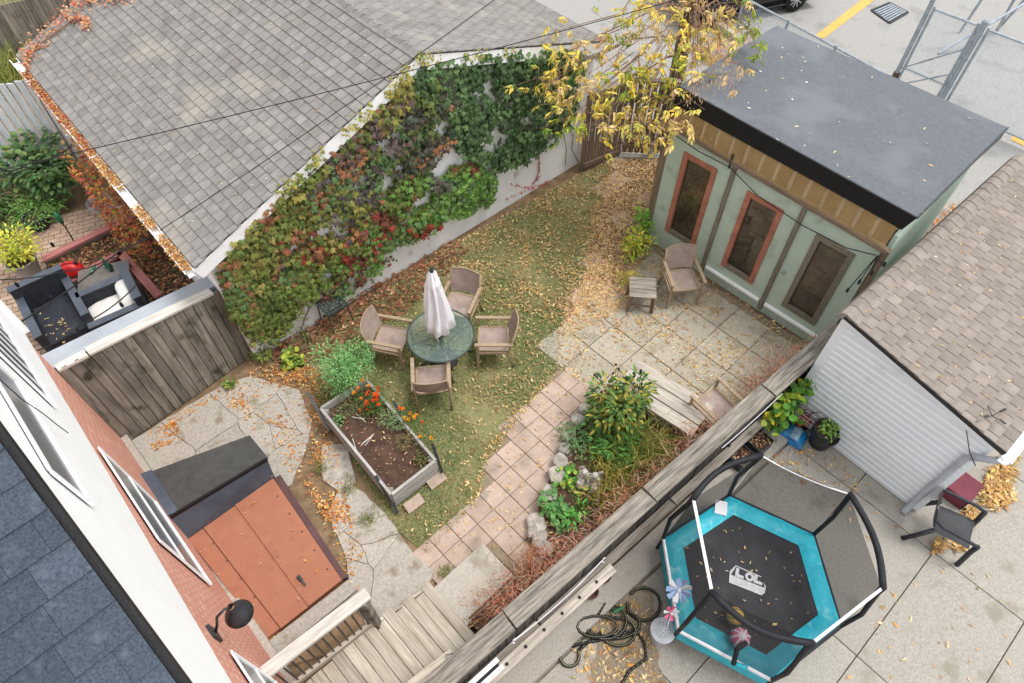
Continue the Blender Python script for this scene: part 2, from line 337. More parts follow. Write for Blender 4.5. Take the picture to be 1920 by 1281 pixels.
mat('rattan', C(66, 70, 80), C(44, 47, 55), 8, .6, .6, 50, wave=60)
mat('cushion', C(230, 228, 224), C(206, 202, 196), 5, .9, .3, 20, stains=(C(176, 168, 158), .68, 6))
mat('pot_grey', C(184, 188, 194), C(160, 164, 170), 5, .6, .15)
mat('red_plastic', C(206, 36, 40), C(170, 24, 30), 5, .4, .1, spec=.5)
mat('hose', C(30, 34, 32), C(22, 24, 24), 30, .5, .1)
mat('hose_green', C(52, 120, 82), C(36, 90, 62), 30, .5, .1)
mat('bag_blue', C(40, 150, 214), C(24, 60, 110), 9, .4, .2, 14, spec=.5)
mat('bag_dark', C(26, 46, 78), C(18, 24, 40), 12, .4, .3, 14, spec=.5)
mat('bag_pale', C(160, 196, 214), C(120, 150, 168), 14, .4, .2, 14)
mat('bottle_green', C(40, 120, 84), C(24, 80, 56), 8, .2, 0, spec=.6)
mat('grey_table', C(120, 116, 110), C(96, 92, 88), 5, .7, .2)
mat('cement_board', C(170, 176, 184), C(150, 156, 164), 2, .8, .2)
mat('white_plastic', C(236, 236, 240), C(216, 216, 220), 5, .45, .05, spec=.4)
mat('pink', C(236, 120, 160), C(220, 96, 140), 6, .5, .05)
mat('paleblue', C(170, 194, 232), C(150, 176, 218), 6, .5, .05)
mat('yellow_line', C(214, 176, 96), C(190, 156, 88), 6, .9, .2)
mat('iron', C(70, 70, 72), C(50, 50, 52), 8, .7, .2)
mat('car_paint', C(26, 27, 30), C(22, 23, 26), 3, .22, 0, spec=.7)
mat('tyre', C(30, 30, 31), C(24, 24, 25), 9, .9, .2)
mat('rim', C(196, 198, 202), C(160, 162, 166), 6, .3, .05, metal=.7)
mat('bark', C(112, 96, 80), C(70, 58, 48), 9, 1, 1, 22)
mat('twig', C(150, 118, 96), C(110, 86, 70), 12, .95, .3)
mat('stem_green', C(86, 112, 60), C(70, 92, 50), 12, .8, .2)
mat('cable', C(34, 34, 36), C(28, 28, 30), 5, .6, 0)
mat('yellowgrass', C(170, 150, 70), C(120, 120, 50), 9, .9, .2)
mat('redbox', C(120, 52, 66), C(100, 42, 56), 4, .6, .15)
mat('interior', C(96, 82, 66), C(62, 52, 42), 3, .95, .4)
mat('white_wire', C(222, 222, 224), C(190, 190, 192), 12, .5, .05)
def brick_mat():
    m = mat('brick', C(224, 150, 122), C(204, 126, 100), 5, .9, .4, 60, stains=(C(236, 190, 170), .55, 6)); t = m.node_tree; N = t.nodes; L = t.links
    b = N['Principled BSDF']; old = b.inputs['Base Color'].links[0].from_socket
    tc = N.new('ShaderNodeTexCoord'); mp = N.new('ShaderNodeMapping'); L.new(tc.outputs['Object'], mp.inputs['Vector'])
    br = N.new('ShaderNodeTexBrick'); br.inputs['Scale'].default_value = 1; br.inputs['Brick Width'].default_value = .215; br.inputs['Row Height'].default_value = .072
    br.inputs['Mortar Size'].default_value = .007; br.inputs['Color2'].default_value = C(208, 130, 106); br.inputs['Mortar'].default_value = C(228, 212, 200)
    mp.inputs['Rotation'].default_value = (R(90), 0, 0)
    L.new(mp.outputs[0], br.inputs['Vector']); L.new(old, br.inputs['Color1']); L.new(br.outputs['Color'], b.inputs['Base Color'])
brick_mat()
def net_mat():
    m = bpy.data.materials.new('net'); m.use_nodes = True; t = m.node_tree; N = t.nodes; L = t.links; b = N['Principled BSDF']
    b.inputs['Base Color'].default_value = C(40, 41, 44); b.inputs['Roughness'].default_value = .8; b.inputs['Alpha'].default_value = .6; MATS['net'] = m
net_mat()
# ---------------------------------------------------------------- the setting: ground, lot, drive, lawn
def sheet(name, poly, z, m, **tags):
    b = MB(); b.add([(p[0], p[1], z) for p in poly], [tuple(range(len(poly)))]); return b.build(name, m, None, **tags)
sheet('ground', [(-90, -60), (90, -60), (90, 120), (-90, 120)], -.06, 'dirt', kind='structure', label='bare brown earth around the yards', cat='ground')
sheet('parking_lot', [(-.5, 12.6), (2.2, 12.35), (4.2, 12.7), (5.6, 12.2), (9.2, 8.4), (40, 6), (70, 90), (-60, 90), (-8, 20)], -.03, 'lot', kind='structure', label='pale asphalt car park behind the green shed', cat='parking lot')
# lawn
LAWN_PX = [(560, 660), (640, 600), (820, 475), (1090, 325), (1150, 300), (1125, 400), (1100, 500), (1050, 610), (1046, 690), (985, 770), (918, 856), (892, 945), (800, 1040), (735, 985), (700, 930), (600, 760)]
LAWN = [(p.x, p.y) for p in gpoly(LAWN_PX)]
lawn = sheet('lawn', LAWN, -.012, 'lawn_soil', kind='structure', label='worn lawn between ivy wall and paver path', cat='lawn')
q = random.Random(11); lf = LF()
for p in sample(LAWN, 80000, 5):
    nz = noise.noise(Vector((p.x*1.1, p.y*1.1, 3)))+.6*noise.noise(Vector((p.x*3, p.y*3, 7)))
    if nz < -.3+q.uniform(-.2, .2): continue
    if p.y > 8.6 and q.random() < .45: continue
    col = vary(q.choice(([C(112, 142, 78), C(96, 128, 68), C(128, 152, 90)] if nz > .05 else [C(164, 160, 112), C(136, 146, 92), C(178, 168, 124)])), q)
    lf.add(Vector((p.x, p.y, -.014)), Vector((q.uniform(-.7, .7), q.uniform(-.7, .7), 1)), rdir(q, .1), q.uniform(.03, .07), .009, col, 'spike')
lf.build('grass', 'grassleaf', None, label='short green grass blades of the lawn', cat='grass', kind='stuff')
# patio slabs
PATIO_PX = [(1045, 640), (1080, 590), (1150, 520), (1215, 452), (1330, 530), (1500, 636), (1580, 640), (1460, 745), (1330, 800), (1230, 790), (1120, 735), (1045, 690)]
PATIO = [(p.x, p.y) for p in gpoly(PATIO_PX)]
sheet('patio_bed', PATIO, -.02, 'joint', kind='structure', label='sandy bed under the patio slabs', cat='patio')
pt = thing('patio', 'patio of large square pale concrete slabs before the green shed', 'patio', G(1290, 650)); pt['kind'] = 'structure'
O = G(1304, 653)
def grid(O, a, b, pitch_a, pitch_b, poly, name, m, parent, z, gap, th=.05, half=False, rot=0, miss=0, seed=1, tilt=.004, outer=None):
    q = random.Random(seed); n = 0
    for j in range(-30, 31):
        for i in range(-30, 31):
            off = .5*(j % 2) if half else 0
            c = O+a*((i+off+.5)*pitch_a)+b*((j+.5)*pitch_b)
            if not in_poly(c, poly) or (outer and in_poly(c, outer)) or q.random() < miss: continue
            sx, sy = pitch_a-gap, pitch_b-gap; me = unitbox(sx, sy, th, m, .006)
            M = Matrix.Translation(c+UP*(z-th/2+q.uniform(-tilt, tilt))) @ frame(a).to_4x4() @ Matrix.Rotation(q.uniform(-.012, .012), 4, 'Z') @ Matrix.Rotation(q.uniform(-tilt, tilt)*2, 4, 'X')
            link(name, me, M, parent); n += 1
    return n
grid(O, E1, E2, .64, .64, PATIO, 'slab', 'slab_concrete', pt, .0, .016, .06)
# paver path
PATH_PX = [(1052, 690), (1110, 720), (1085, 800), (1048, 870), (1030, 935), (1000, 985), (985, 1030), (965, 1065), (905, 1020), (838, 1070), (800, 1045), (893, 948), (918, 858), (985, 772)]
PATH = [(p.x, p.y) for p in gpoly(PATH_PX)]
PATHW = [(p.x, p.y) for p in gpoly([(1045, 685), (1115, 712), (1095, 800), (1056, 870), (1038, 935), (1008, 985), (1015, 1035), (970, 1080), (905, 1018), (830, 1080), (790, 1040), (890, 945), (914, 855), (982, 768)])]
sheet('path_bed', PATHW, -.022, 'joint', kind='structure', label='sand and earth under the paver path', cat='path')
pp = thing('paver_path', 'curving path of square pinkish concrete pavers from steps to patio', 'path', G(980, 880)); pp['kind'] = 'structure'
grid(G(986, 802), E1, E2, .318, .318, PATHW, 'paver', 'paver', pp, 0, .009, .05, seed=4, tilt=.003)
# leaf strewn upper path with older slabs
UP_PX = [(1110, 400), (1150, 300), (1240, 298), (1215, 445), (1150, 520), (1085, 590), (1048, 640), (1052, 600), (1095, 500)]
UPP = [(p.x, p.y) for p in gpoly(UP_PX)]
sheet('upper_path', UPP, -.016, 'dirt', kind='structure', label='trodden earth path from the back gate to the patio', cat='path')
up2 = thing('stepping_path', 'old pinkish stepping slabs half buried in leaves by the gate', 'path', G(1140, 430)); up2['kind'] = 'structure'
grid(G(1120, 560), E1, E2, .42, .42, UPP, 'paver', 'paver', up2, -.004, .03, .05, miss=.6, seed=5)
# cracked pad by the house: Voronoi pieces
PADS = []
for px in ([(238, 832), (300, 792), (420, 720), (470, 705), (560, 730), (586, 790), (570, 850), (545, 910), (420, 960), (330, 960)],
           [(640, 905), (668, 915), (720, 960), (770, 1030), (815, 1075), (800, 1100), (740, 1150), (690, 1180), (655, 1110), (650, 1050), (615, 960)]):
    PADS.append([(p.x, p.y) for p in gpoly(px)])
sheet('pad_bed', [(p.x, p.y) for p in gpoly([(225, 840), (440, 700), (600, 690), (640, 760), (740, 960), (830, 1070), (800, 1110), (700, 1200), (500, 1260)])], -.03, 'dirt', kind='structure', label='earth beside the cracked concrete near the cellar hatch', cat='ground')
pd = thing('cracked_pad', 'old broken concrete paving between house fence and planter', 'paving', G(520, 800)); pd['kind'] = 'structure'
q = random.Random(21); SEED = [G(380, 790), G(300, 860), G(455, 730), G(430, 850), G(530, 720), G(690, 1010), G(620, 960), G(650, 1100), G(745, 1060), G(560, 1160), G(600, 905), G(680, 940)]
for k in range(16):
    x, y = q.choice([(q.uniform(480, 590), q.uniform(740, 880)), (q.uniform(640, 800), q.uniform(900, 1150)), (q.uniform(560, 700), q.uniform(880, 1150))]); SEED.append(G(x, y))
k = 0
for c in [c_ for P_ in PADS for c_ in voronoi([s_ for s_ in SEED if in_poly(s_, P_)], P_, .007)]:
    if area(c) < .012: continue
    k += 1; b = MB(); cc = []
    for i in range(len(c)):                         # uneven broken edges
        a0, a1 = Vector(c[i]), Vector(c[(i+1) % len(c)]); L = (a1-a0).length; nseg = max(1, int(L/.12))
        for s_ in range(nseg):
            p = a0.lerp(a1, s_/nseg); 
            if s_: p += Vector((noise.noise(Vector((p.x*9, p.y*9, 1))), noise.noise(Vector((p.x*9, p.y*9, 5)))))*.035
            cc.append((p.x, p.y))
    z1 = .006*noise.noise(Vector((c[0][0]*3, c[0][1]*3, 2)))
    b.prism(cc, -.06, z1, .006).build('paving_piece', 'pad_concrete', pd)
# neighbour's driveway
FEN_A, FEN_B = G(855, 1281, 1.3), G(1590, 622, 1.3); FD = (FEN_B-FEN_A); FD.z = 0; FD.normalize(); FN = Vector((FD.y, -FD.x, 0))
DR = [FEN_A-FD*4+FN*.1, FEN_B+FD*.2+FN*.1, FEN_B+FD*6+FN*8, FEN_A+FN*13-FD*4]
DRP = [(p.x, p.y) for p in DR]
sheet('driveway_bed', DRP, -.045, 'joint', kind='structure', label='bed under the neighbour driveway slabs', cat='driveway')
dv = thing('driveway', 'neighbour driveway of large pale concrete slabs under trampoline', 'driveway', G(1600, 1150)); dv['kind'] = 'structure'
N0 = G(1750, 1035); dA, dB = dirv(-47.5), dirv(42.2); pa = 1.25; pb = 1.98
for i in range(-5, 6):
    for j in range(-4, 4):
        c = [N0+dA*(i*pa+.006)+dB*(j*pb+.006), N0+dA*((i+1)*pa-.006)+dB*(j*pb+.006), N0+dA*((i+1)*pa-.006)+dB*((j+1)*pb-.006), N0+dA*(i*pa+.006)+dB*((j+1)*pb-.006)]
        pol = [(p.x, p.y) for p in c]
        pol = clip(pol, FEN_A+FN*.42, -FN)
        if len(pol) >= 3 and area(pol) > .02: MB().prism(pol, -.07, -.002, .008).build('slab', 'drive_concrete', dv)
sp_ = gpoly([(1105, 1125), (1140, 1105), (1185, 1090), (1225, 1105), (1228, 1150), (1222, 1200), (1240, 1250), (1258, 1300), (1175, 1310), (1095, 1300), (1112, 1250), (1118, 1200), (1098, 1165)])
wob = []
for i in range(len(sp_)):
    for k in range(6):
        p = sp_[i].lerp(sp_[(i+1) % len(sp_)], k/6); wob.append((p.x+.06*noise.noise(Vector((p.x*7, p.y*7, 1))), p.y+.06*noise.noise(Vector((p.x*7, p.y*7, 6)))))
mat('stained_concrete', C(150, 138, 120), C(122, 110, 94), 24, .95, .5, 80, stains=(C(104, 92, 76), .56, 5), det=8)
sheet('stained_patch', wob, .002, 'stained_concrete', kind='structure', label='brown stained patch of driveway under the hose', cat='patch')
cb = MB(); a0, a1 = FEN_A-FD*3, FEN_B-FD*.6; a0.z = a1.z = 0
cb.add([*(p for p in (a0+FN*.02-UP*.06, a1+FN*.02-UP*.06, a1+FN*.4-UP*.06, a0+FN*.4-UP*.06)), *(p for p in (a0+FN*.02+UP*.1, a1+FN*.02+UP*.1, a1+FN*.38+UP*.09, a0+FN*.38+UP*.09))], [(0, 3, 2, 1), (4, 5, 6, 7), (0, 1, 5, 4), (1, 2, 6, 5), (2, 3, 7, 6), (3, 0, 4, 7)])
cb.build('kerb', 'drive_concrete', None, kind='structure', label='low concrete kerb along the foot of the long fence', cat='kerb')
# neighbour's yard to the left: interlocking paving
NY = [(p.x, p.y) for p in gpoly([(-60, 560), (-20, 430), (90, 410), (215, 380), (250, 405), (80, 490), (140, 560), (100, 690), (30, 720), (-60, 720)])]
sheet('yard_paving_bed', NY, -.03, 'joint', kind='structure', label='bed under the brick paving of the left yard', cat='paving')
ny = thing('brick_paving', 'worn tan interlocking paving of the yard left of the fence', 'paving', G(40, 600)); ny['kind'] = 'structure'
grid(G(60, 560), dirv(20), dirv(110), .21, .115, NY, 'brick', 'brickpaver', ny, 0, .012, .05, half=True, seed=8)
# ---------------------------------------------------------------- left garage with shingle roof
GW = Wall((-4.11, 6.70), 42); RIDGE = -GW.n
def roof_shingles(parent, eave0, eave1, top0, top1, wd, ex, mobj, mmass, nparts, half=True, th=.02, jitter=.0, name='shingle', gap=.005, seed=1):
    """courses from the eave line up to the top line; nearest nparts are single pieces, the rest one mass"""
    q = random.Random(seed); e = eave1-eave0; n_up = (top0-eave0); W = e.length; H = n_up.length; u = e.normalized(); v = n_up.normalized(); nr = u.cross(v).normalized()
    if nr.z < 0: nr = -nr
    rows = int(H/ex)+1; items = []
    for j in range(rows):
        x = -(q.uniform(0, wd) if jitter else (wd/2 if j % 2 else 0))
        while x < W:
            ww = wd*(q.choice([.7, .85, 1, 1, 1.25]) if jitter else 1); x0, x1 = max(0, x+gap), min(W, x+ww-gap); x += ww
            if x1-x0 < .03: continue
            y0 = j*ex; y1 = min(H+.02, y0+ex+.05); items.append((x0, x1, y0, y1, q.uniform(-.001, .002)))
    cpos = Vector((0, 0, CAM_H))
    items.sort(key=lambda t: (eave0+u*((t[0]+t[1])/2)+v*t[2]-cpos).length)
    mass = MB(); cache = {}
    fr = Matrix((u, v, nr)).transposed().to_4x4()
    for k, (x0, x1, y0, y1, dz) in enumerate(items):
        L, Hh = x1-x0, y1-y0
        vs = [(-L/2, 0, .004), (L/2, 0, .004), (L/2, Hh, -.004), (-L/2, Hh, -.004), (-L/2, 0, .004+th), (L/2, 0, .004+th), (L/2, Hh, .002), (-L/2, Hh, .002)]
        fs = [(4, 5, 6, 7), (0, 1, 5, 4), (1, 2, 6, 5), (3, 0, 4, 7)]
        M = Matrix.Translation(eave0+u*((x0+x1)/2)+v*y0+nr*dz) @ fr
        if k < nparts:
            kk = (round(L, 2), round(Hh, 2))
            if kk not in cache:
                me = bpy.data.meshes.new('shingle'); me.from_pydata(vs, [], fs); me.materials.append(MATS[mobj]); cache[kk] = me
            link(name, cache[kk], M, parent)
        else: mass.add([M @ Vector(p) for p in vs], fs)
    if mass.v: mass.build(name+'_rows', mmass, parent, kind='stuff')
    return u, v, nr
ga = thing('garage', 'white garage with grey shingle gable roof and ivy covered end wall', 'garage', GW.at(3.6, 0))
eL, pk, eR = GW.sz(355, 490), GW.sz(774, 92), GW.sz(1125, 70)
LEN = 6.95; zf = lambda s: pk[1]+(eL[1]-pk[1])*(pk[0]-s)/(pk[0]-eL[0]) if s < pk[0] else pk[1]+(eR[1]-pk[1])*(s-pk[0])/(eR[0]-pk[0])
s0, s1 = eL[0]+.18, eR[0]-.12
wl = MB(); ws = [(s0, 0), (s1, 0), (s1, zf(s1)-.1), (pk[0], pk[1]-.1), (s0, zf(s0)-.1)]
n = 5; fr_ = [GW.at(a, z-.06 if z == 0 else z) for a, z in ws]; bk = [p+RIDGE*(LEN-.15) for p in fr_]
wl.add(fr_+bk, [(0, 1, 2, 3, 4), (9, 8, 7, 6, 5)]+[(i, i+5, (i+1) % 5+5, (i+1) % 5) for i in range(5)]); wl.build('wall', 'white_wall', ga)
OV = .16
def RP(s, z, t): return GW.at(s, z)+RIDGE*t
rd = MB()
for (a, za), (b_, zb) in ((eL, pk), (eR, pk)):
    qd = [RP(a, za-.01, -OV), RP(a, za-.01, LEN), RP(b_, zb-.01, LEN), RP(b_, zb-.01, -OV)]
    rd.add(qd+[p-UP*.09 for p in qd], [(0, 1, 2, 3), (7, 6, 5, 4), (0, 4, 5, 1), (1, 5, 6, 2), (2, 6, 7, 3), (3, 7, 4, 0)])
rf = rd.build('roof', 'underlay', ga)
roof_shingles(rf, RP(eL[0], eL[1]+.002, LEN), RP(eL[0], eL[1]+.002, -OV-.02), RP(pk[0], pk[1]+.002, LEN), None, .195, .162, 'shingle_grey', 'shingle_grey_mass', 300, th=.021, gap=.005, seed=3)
roof_shingles(rf, RP(eR[0], eR[1]+.002, -OV-.02), RP(eR[0], eR[1]+.002, LEN), RP(pk[0], pk[1]+.002, -OV-.02), None, .195, .162, 'shingle_grey_mass', 'shingle_grey_mass', 0, th=.022, seed=4)
for k in range(int((LEN+OV)/.2)):                       # ridge caps
    t = -OV+k*.2; b = MB(); c = .13
    for sg in (-1, 1):
        zz = (pk[1]-zf(pk[0]+sg*c)); b.add([RP(pk[0], pk[1]+.03, t), RP(pk[0]+sg*c, pk[1]-zz+.018, t), RP(pk[0]+sg*c, pk[1]-zz+.012, t+.21), RP(pk[0], pk[1]+.022, t+.21)], [(0, 1, 2, 3)])
    b.build('ridge_cap', 'shingle_grey', rf)
for (a, za), (b_, zb) in ((eL, pk), (eR, pk)):          # white rake boards
    board('rake_board', RP(a, za-.14, -OV+.012), RP(b_, zb-.14, -OV+.012), .03, .22, 'trim_white', ga, up=UP.cross(GW.d).cross(RP(b_, zb, 0)-RP(a, za, 0)))
# gutter along the near eave, filled with leaves
gu = MB(); prof = [(-.02, 0), (-.02, -.1), (-.13, -.1), (-.15, .0), (-.135, .0), (-.12, -.085), (-.032, -.085), (-.032, 0)]
A = [RP(eL[0]+x, eL[1]-.03+z, -OV) for x, z in prof]; B = [RP(eL[0]+x, eL[1]-.03+z, LEN) for x, z in prof]
gu.add(A+B, [(i, i+8, (i+1) % 8+8, (i+1) % 8) for i in range(8)]); gut = gu.build('gutter', 'trim_white', ga)
for k in range(7):
    t = .3+k*.95; MB().bar(RP(eL[0]-.16, eL[1]-.02, t), RP(eL[0]+.02, eL[1]-.02, t), .02, .012).build('gutter_bracket', 'trim_white', gut)
q = random.Random(5); lf = LF()
for k in range(3600):
    t = q.uniform(-.1, LEN-.6)
    if 1.6 < t < 2.15 or noise.noise(Vector((t*1.7, 0, 0))) < -.45: continue
    c = q.choice([C(214, 172, 100), C(196, 146, 80), C(176, 116, 66), C(224, 190, 128)]) if t < 3.2 else q.choice([C(190, 104, 66), C(200, 152, 92), C(186, 76, 60), C(214, 170, 104), C(180, 140, 90)])
    lf.add(RP(eL[0]-q.uniform(.02, .14), eL[1]-.05+q.uniform(0, .06), t), rdir(q, .6), rdir(q, .3)+UP, q.uniform(.04, .07), .02, vary(c, q), 'dia')
lf.build('gutter_leaves', 'leaf', None, label='yellow and rust leaves filling the white garage gutter', cat='leaves', kind='stuff')
# ---------------------------------------------------------------- ivy on the garage wall
IV = []   # pixel regions of the wall: polygon, leaves, colours
D1, D2, D3, D4 = C(88, 114, 74), C(76, 102, 66), C(104, 132, 84), C(82, 94, 76)
O1, O2, O3, O4 = C(132, 136, 70), C(154, 146, 78), C(106, 120, 62), C(158, 112, 78)
P1, P2, P3 = C(96, 88, 86), C(112, 96, 90), C(84, 78, 70)
Rd, Rd2, Br = C(160, 66, 56), C(178, 96, 70), C(126, 74, 60)
L1, L2 = C(110, 150, 70), C(128, 166, 80)
IV.append(([(780, 120), (900, 95), (1060, 85), (1085, 150), (1075, 200), (1060, 235), (1030, 270), (990, 300), (930, 320), (860, 290), (830, 210), (770, 160)], 2300, [D1, D2, D2, D3, D4]))
IV.append(([(700, 200), (780, 125), (850, 150), (850, 260), (800, 320), (740, 330), (690, 300), (680, 240)], 1000, [P1, P2, D1, O3, P3, D4, O4]))
IV.append(([(690, 205), (760, 140), (770, 180), (720, 250)], 260, [O1, O2, Rd2, P1, O3]))
IV.append(([(560, 310), (690, 230), (710, 300), (720, 360), (690, 430), (640, 450), (580, 400)], 800, [O3, O1, P1, D3, O4, P2]))
IV.append(([(420, 460), (480, 400), (560, 320), (640, 330), (690, 380), (690, 450), (620, 500), (560, 540), (480, 560), (430, 520)], 1400, [O1, O3, O3, O2, O3, O1, O4, C(118, 76, 62), O3, C(132, 116, 66)]))
IV.append(([(430, 540), (560, 500), (640, 490), (600, 540), (560, 590), (520, 640), (490, 640), (470, 600)], 900, [O3, O3, C(120, 140, 66), O1, D3]))
IV.append(([(500, 450), (660, 400), (700, 430), (640, 480), (540, 500)], 130, [Rd, Br, Rd2, O4]))
IV.append(([(640, 440), (740, 350), (760, 400), (720, 450), (690, 500), (640, 510)], 300, [Rd, Br, O3, O3, L1, D3]))
IV.append(([(830, 360), (900, 310), (930, 330), (925, 375), (870, 405), (800, 420), (765, 425)], 1000, [L1, L2, D3, L1, C(96, 132, 64)]))
IV.append(([(700, 440), (760, 420), (830, 410), (860, 390), (800, 440), (720, 470), (680, 500)], 420, [L1, O3, D3, Rd, Br]))
IV.append(([(590, 500), (700, 480), (740, 480), (690, 530), (640, 560), (600, 560)], 260, [L1, O3, Br, D3]))
IV.append(([(740, 320), (830, 330), (860, 300), (900, 310), (840, 370), (770, 415), (735, 390)], 560, [P1, D3, L1, O3, Br, D1]))
IV.append(([(1030, 110), (1095, 100), (1088, 170), (1070, 235), (1040, 250)], 420, [D1, D2, D3, D2]))
IV.append(([(405, 490), (440, 465), (475, 560), (492, 640), (470, 650), (430, 590)], 480, [O3, O1, O4, D3, O3]))
IV.append(([(1040, 90), (1095, 85), (1092, 130), (1060, 180)], 160, [D3, D1, L1]))
ivy = thing('climbing_ivy', 'climbing ivy turning from dark green to red over white garage wall', 'ivy', GW.at(3.4, 0, .05))
q = random.Random(31); leaves = []
for poly, n, cols in IV:
    for p in sample(poly, int(n*1.7), q.randint(0, 99999)):
        a, z = GW.sz(p.x, p.y, .1)
        if z < .03 or (z > zf(a)-.02): continue
        nz = noise.noise(Vector((a*1.9, z*1.9, 4)))
        nz += .5*noise.noise(Vector((a*5, z*5, 2)))
        if nz < -.3 and q.random() < .92: continue
        i_ = (noise.noise(Vector((a*1.6, z*1.6, 11)))*.9+.5)*len(cols)+q.gauss(0, .5); leaves.append((a, z, cols[int(i_) % len(cols)], q))
for k in range(520):                                     # over the rake edge
    t = q.uniform(.35, 1.02); s_ = lerp(eL[0], pk[0], t) if q.random() < .75 else lerp(pk[0], eR[0], q.uniform(0, .45))
    if noise.noise(Vector((s_*2.3, 9, 0))) < -.1: continue
    leaves.append((s_, zf(s_)+q.uniform(-.16, .05), q.choice([C(176, 168, 84), C(190, 170, 96), O1, O2, C(150, 160, 80)]), None))
q.shuffle(leaves); mass = LF(); cnt = 0
cand = []
for a, z, c, qq in leaves:
    edge = qq is None; off = q.uniform(.02, .2) if not edge else q.uniform(.12, .26)
    p = GW.at(a, z, off); al = GW.d*q.uniform(-.7, .7)-UP*q.uniform(.5, 1)+GW.n*q.uniform(.1, .6); nr = GW.n*1.0+UP*q.uniform(.2, 1)+GW.d*q.uniform(-.4, .4)
    sz = q.choice([.06, .075, .085, .1, .12])*q.uniform(.85, 1.15)*(.55 if edge else 1)*(.75 if z < .8 else 1)
    cand.append((off*2+sz*4, p, al, nr, sz, vary(c, q, .22)))
cand.sort(key=lambda t: -t[0])
for k, (w_, p, al, nr, sz, c) in enumerate(cand):
    if k < 300: l1 = LF(); l1.add(p, al, nr, sz, sz*.95, c, 'ivy'); l1.build('leaf', 'leaf', ivy)
    else: mass.add(p, al, nr, sz, sz*.95, c, 'ivy')
mass.build('leaf_mass', 'leaf', ivy, kind='stuff')
st = [[(1060, 310), (1062, 280), (1055, 240), (1040, 215)], [(1085, 305), (1072, 280), (1075, 255), (1060, 230)], [(880, 390), (840, 380), (800, 395)], [(560, 640), (570, 600), (590, 560)], [(610, 600), (620, 570), (640, 540)], [(1000, 345), (1012, 320), (1010, 290)]]
for path in st: MB().tube([GW.px(x, y, .025) for x, y in path], .008, 5).build('stem', 'twig', ivy)
lf = LF()
for path in ([(1000, 345), (1012, 330), (1010, 300), (1008, 285)], [(955, 345), (985, 352), (1015, 348), (1028, 340)], [(945, 375), (985, 358), (1030, 342)]):
    for i in range(len(path)-1):
        for k in range(16):
            t = q.random(); p = GW.px(lerp(path[i][0], path[i+1][0], t), lerp(path[i][1], path[i+1][1], t), .04); lf.add(p, rdir(q), GW.n, .045, .035, vary(C(196, 110, 96), q), 'dia')
lf.build('red_tendril', 'leaf', ivy)
# creeper of another plant in flame colours over the far gutter end and roof corner
cr = thing('flame_creeper', 'flame red creeper spreading over the far corner of garage roof', 'creeper', RP(eL[0]+.6, eL[1]+.2, LEN-.4)); lf = LF()
for path, n, wd in (([(40, 118), (70, 92), (100, 60), (130, 30), (160, 5), (170, -20)], 330, .22), ([(135, 45), (160, 40), (168, 60)], 130, .08), ([(165, 10), (215, 0), (235, 0)], 150, .16), ([(60, 110), (52, 125), (56, 135)], 60, .1)):
    for k in range(n):
        i = q.randrange(len(path)-1); t = q.random(); x, y = lerp(path[i][0], path[i+1][0], t)+q.gauss(0, 9*wd/.2), lerp(path[i][1], path[i+1][1], t)+q.gauss(0, 7*wd/.2)
        d = ray(x, y); nn = (RP(eL[0], eL[1], 1)-RP(eL[0], eL[1], 0)).cross(RP(pk[0], pk[1], 0)-RP(eL[0], eL[1], 0)); o = RP(eL[0], eL[1], 0); tt = (o-Vector((0, 0, CAM_H))).dot(nn)/d.dot(nn)
        p = Vector((0, 0, CAM_H))+d*tt+UP*q.uniform(.02, .14)
        lf.add(p, rdir(q, .6), UP+rdir(q)*.6, q.uniform(.04, .085), .04, vary(q.choice([C(214, 150, 106), C(200, 92, 76), C(224, 178, 134), C(198, 124, 94), C(220, 182, 140), C(206, 160, 120)]), q), 'ivy')
lf.build('leaf_mass', 'leaf', cr, kind='stuff')
MB().tube([RP(eL[0]-.1, .1, LEN-.1), RP(eL[0]-.08, 1.6, LEN-.15), RP(eL[0]+.1, eL[1]+.1, LEN-.3), RP(eL[0]+1.2, zf(eL[0]+1.2)+.06, LEN-.5)], .015, 5).build('stem', 'twig', cr)
c2 = thing('flame_vine', 'orange red vine hanging on garage side wall below the gutter', 'vine', RP(eL[0]-.1, .0, 3.4)); lf = LF()
for k in range(900):
    t = q.uniform(2.9, 4.7); z = q.uniform(.1, 2.1); x = eL[0]-q.uniform(.0, .5)+.05
    if noise.noise(Vector((t*1.3, z*1.2, 8))) < -.25: continue
    lf.add(RP(x, z, t), rdir(q, 1), -GW.d+UP*.6+rdir(q)*.5, q.uniform(.06, .12), .06, vary(q.choice([C(200, 122, 70), C(182, 82, 66), C(204, 156, 80), C(150, 84, 76), C(140, 136, 76)]), q), 'ivy')
lf.build('leaf_mass', 'leaf', c2, kind='stuff')
for k in range(5): MB().tube([RP(eL[0]+.1, 0, 3.0+k*.35), RP(eL[0]+.05, 1, 3.05+k*.35), RP(eL[0]+.02, 2.1, 3+k*.4)], .01, 5).build('stem', 'twig', c2)
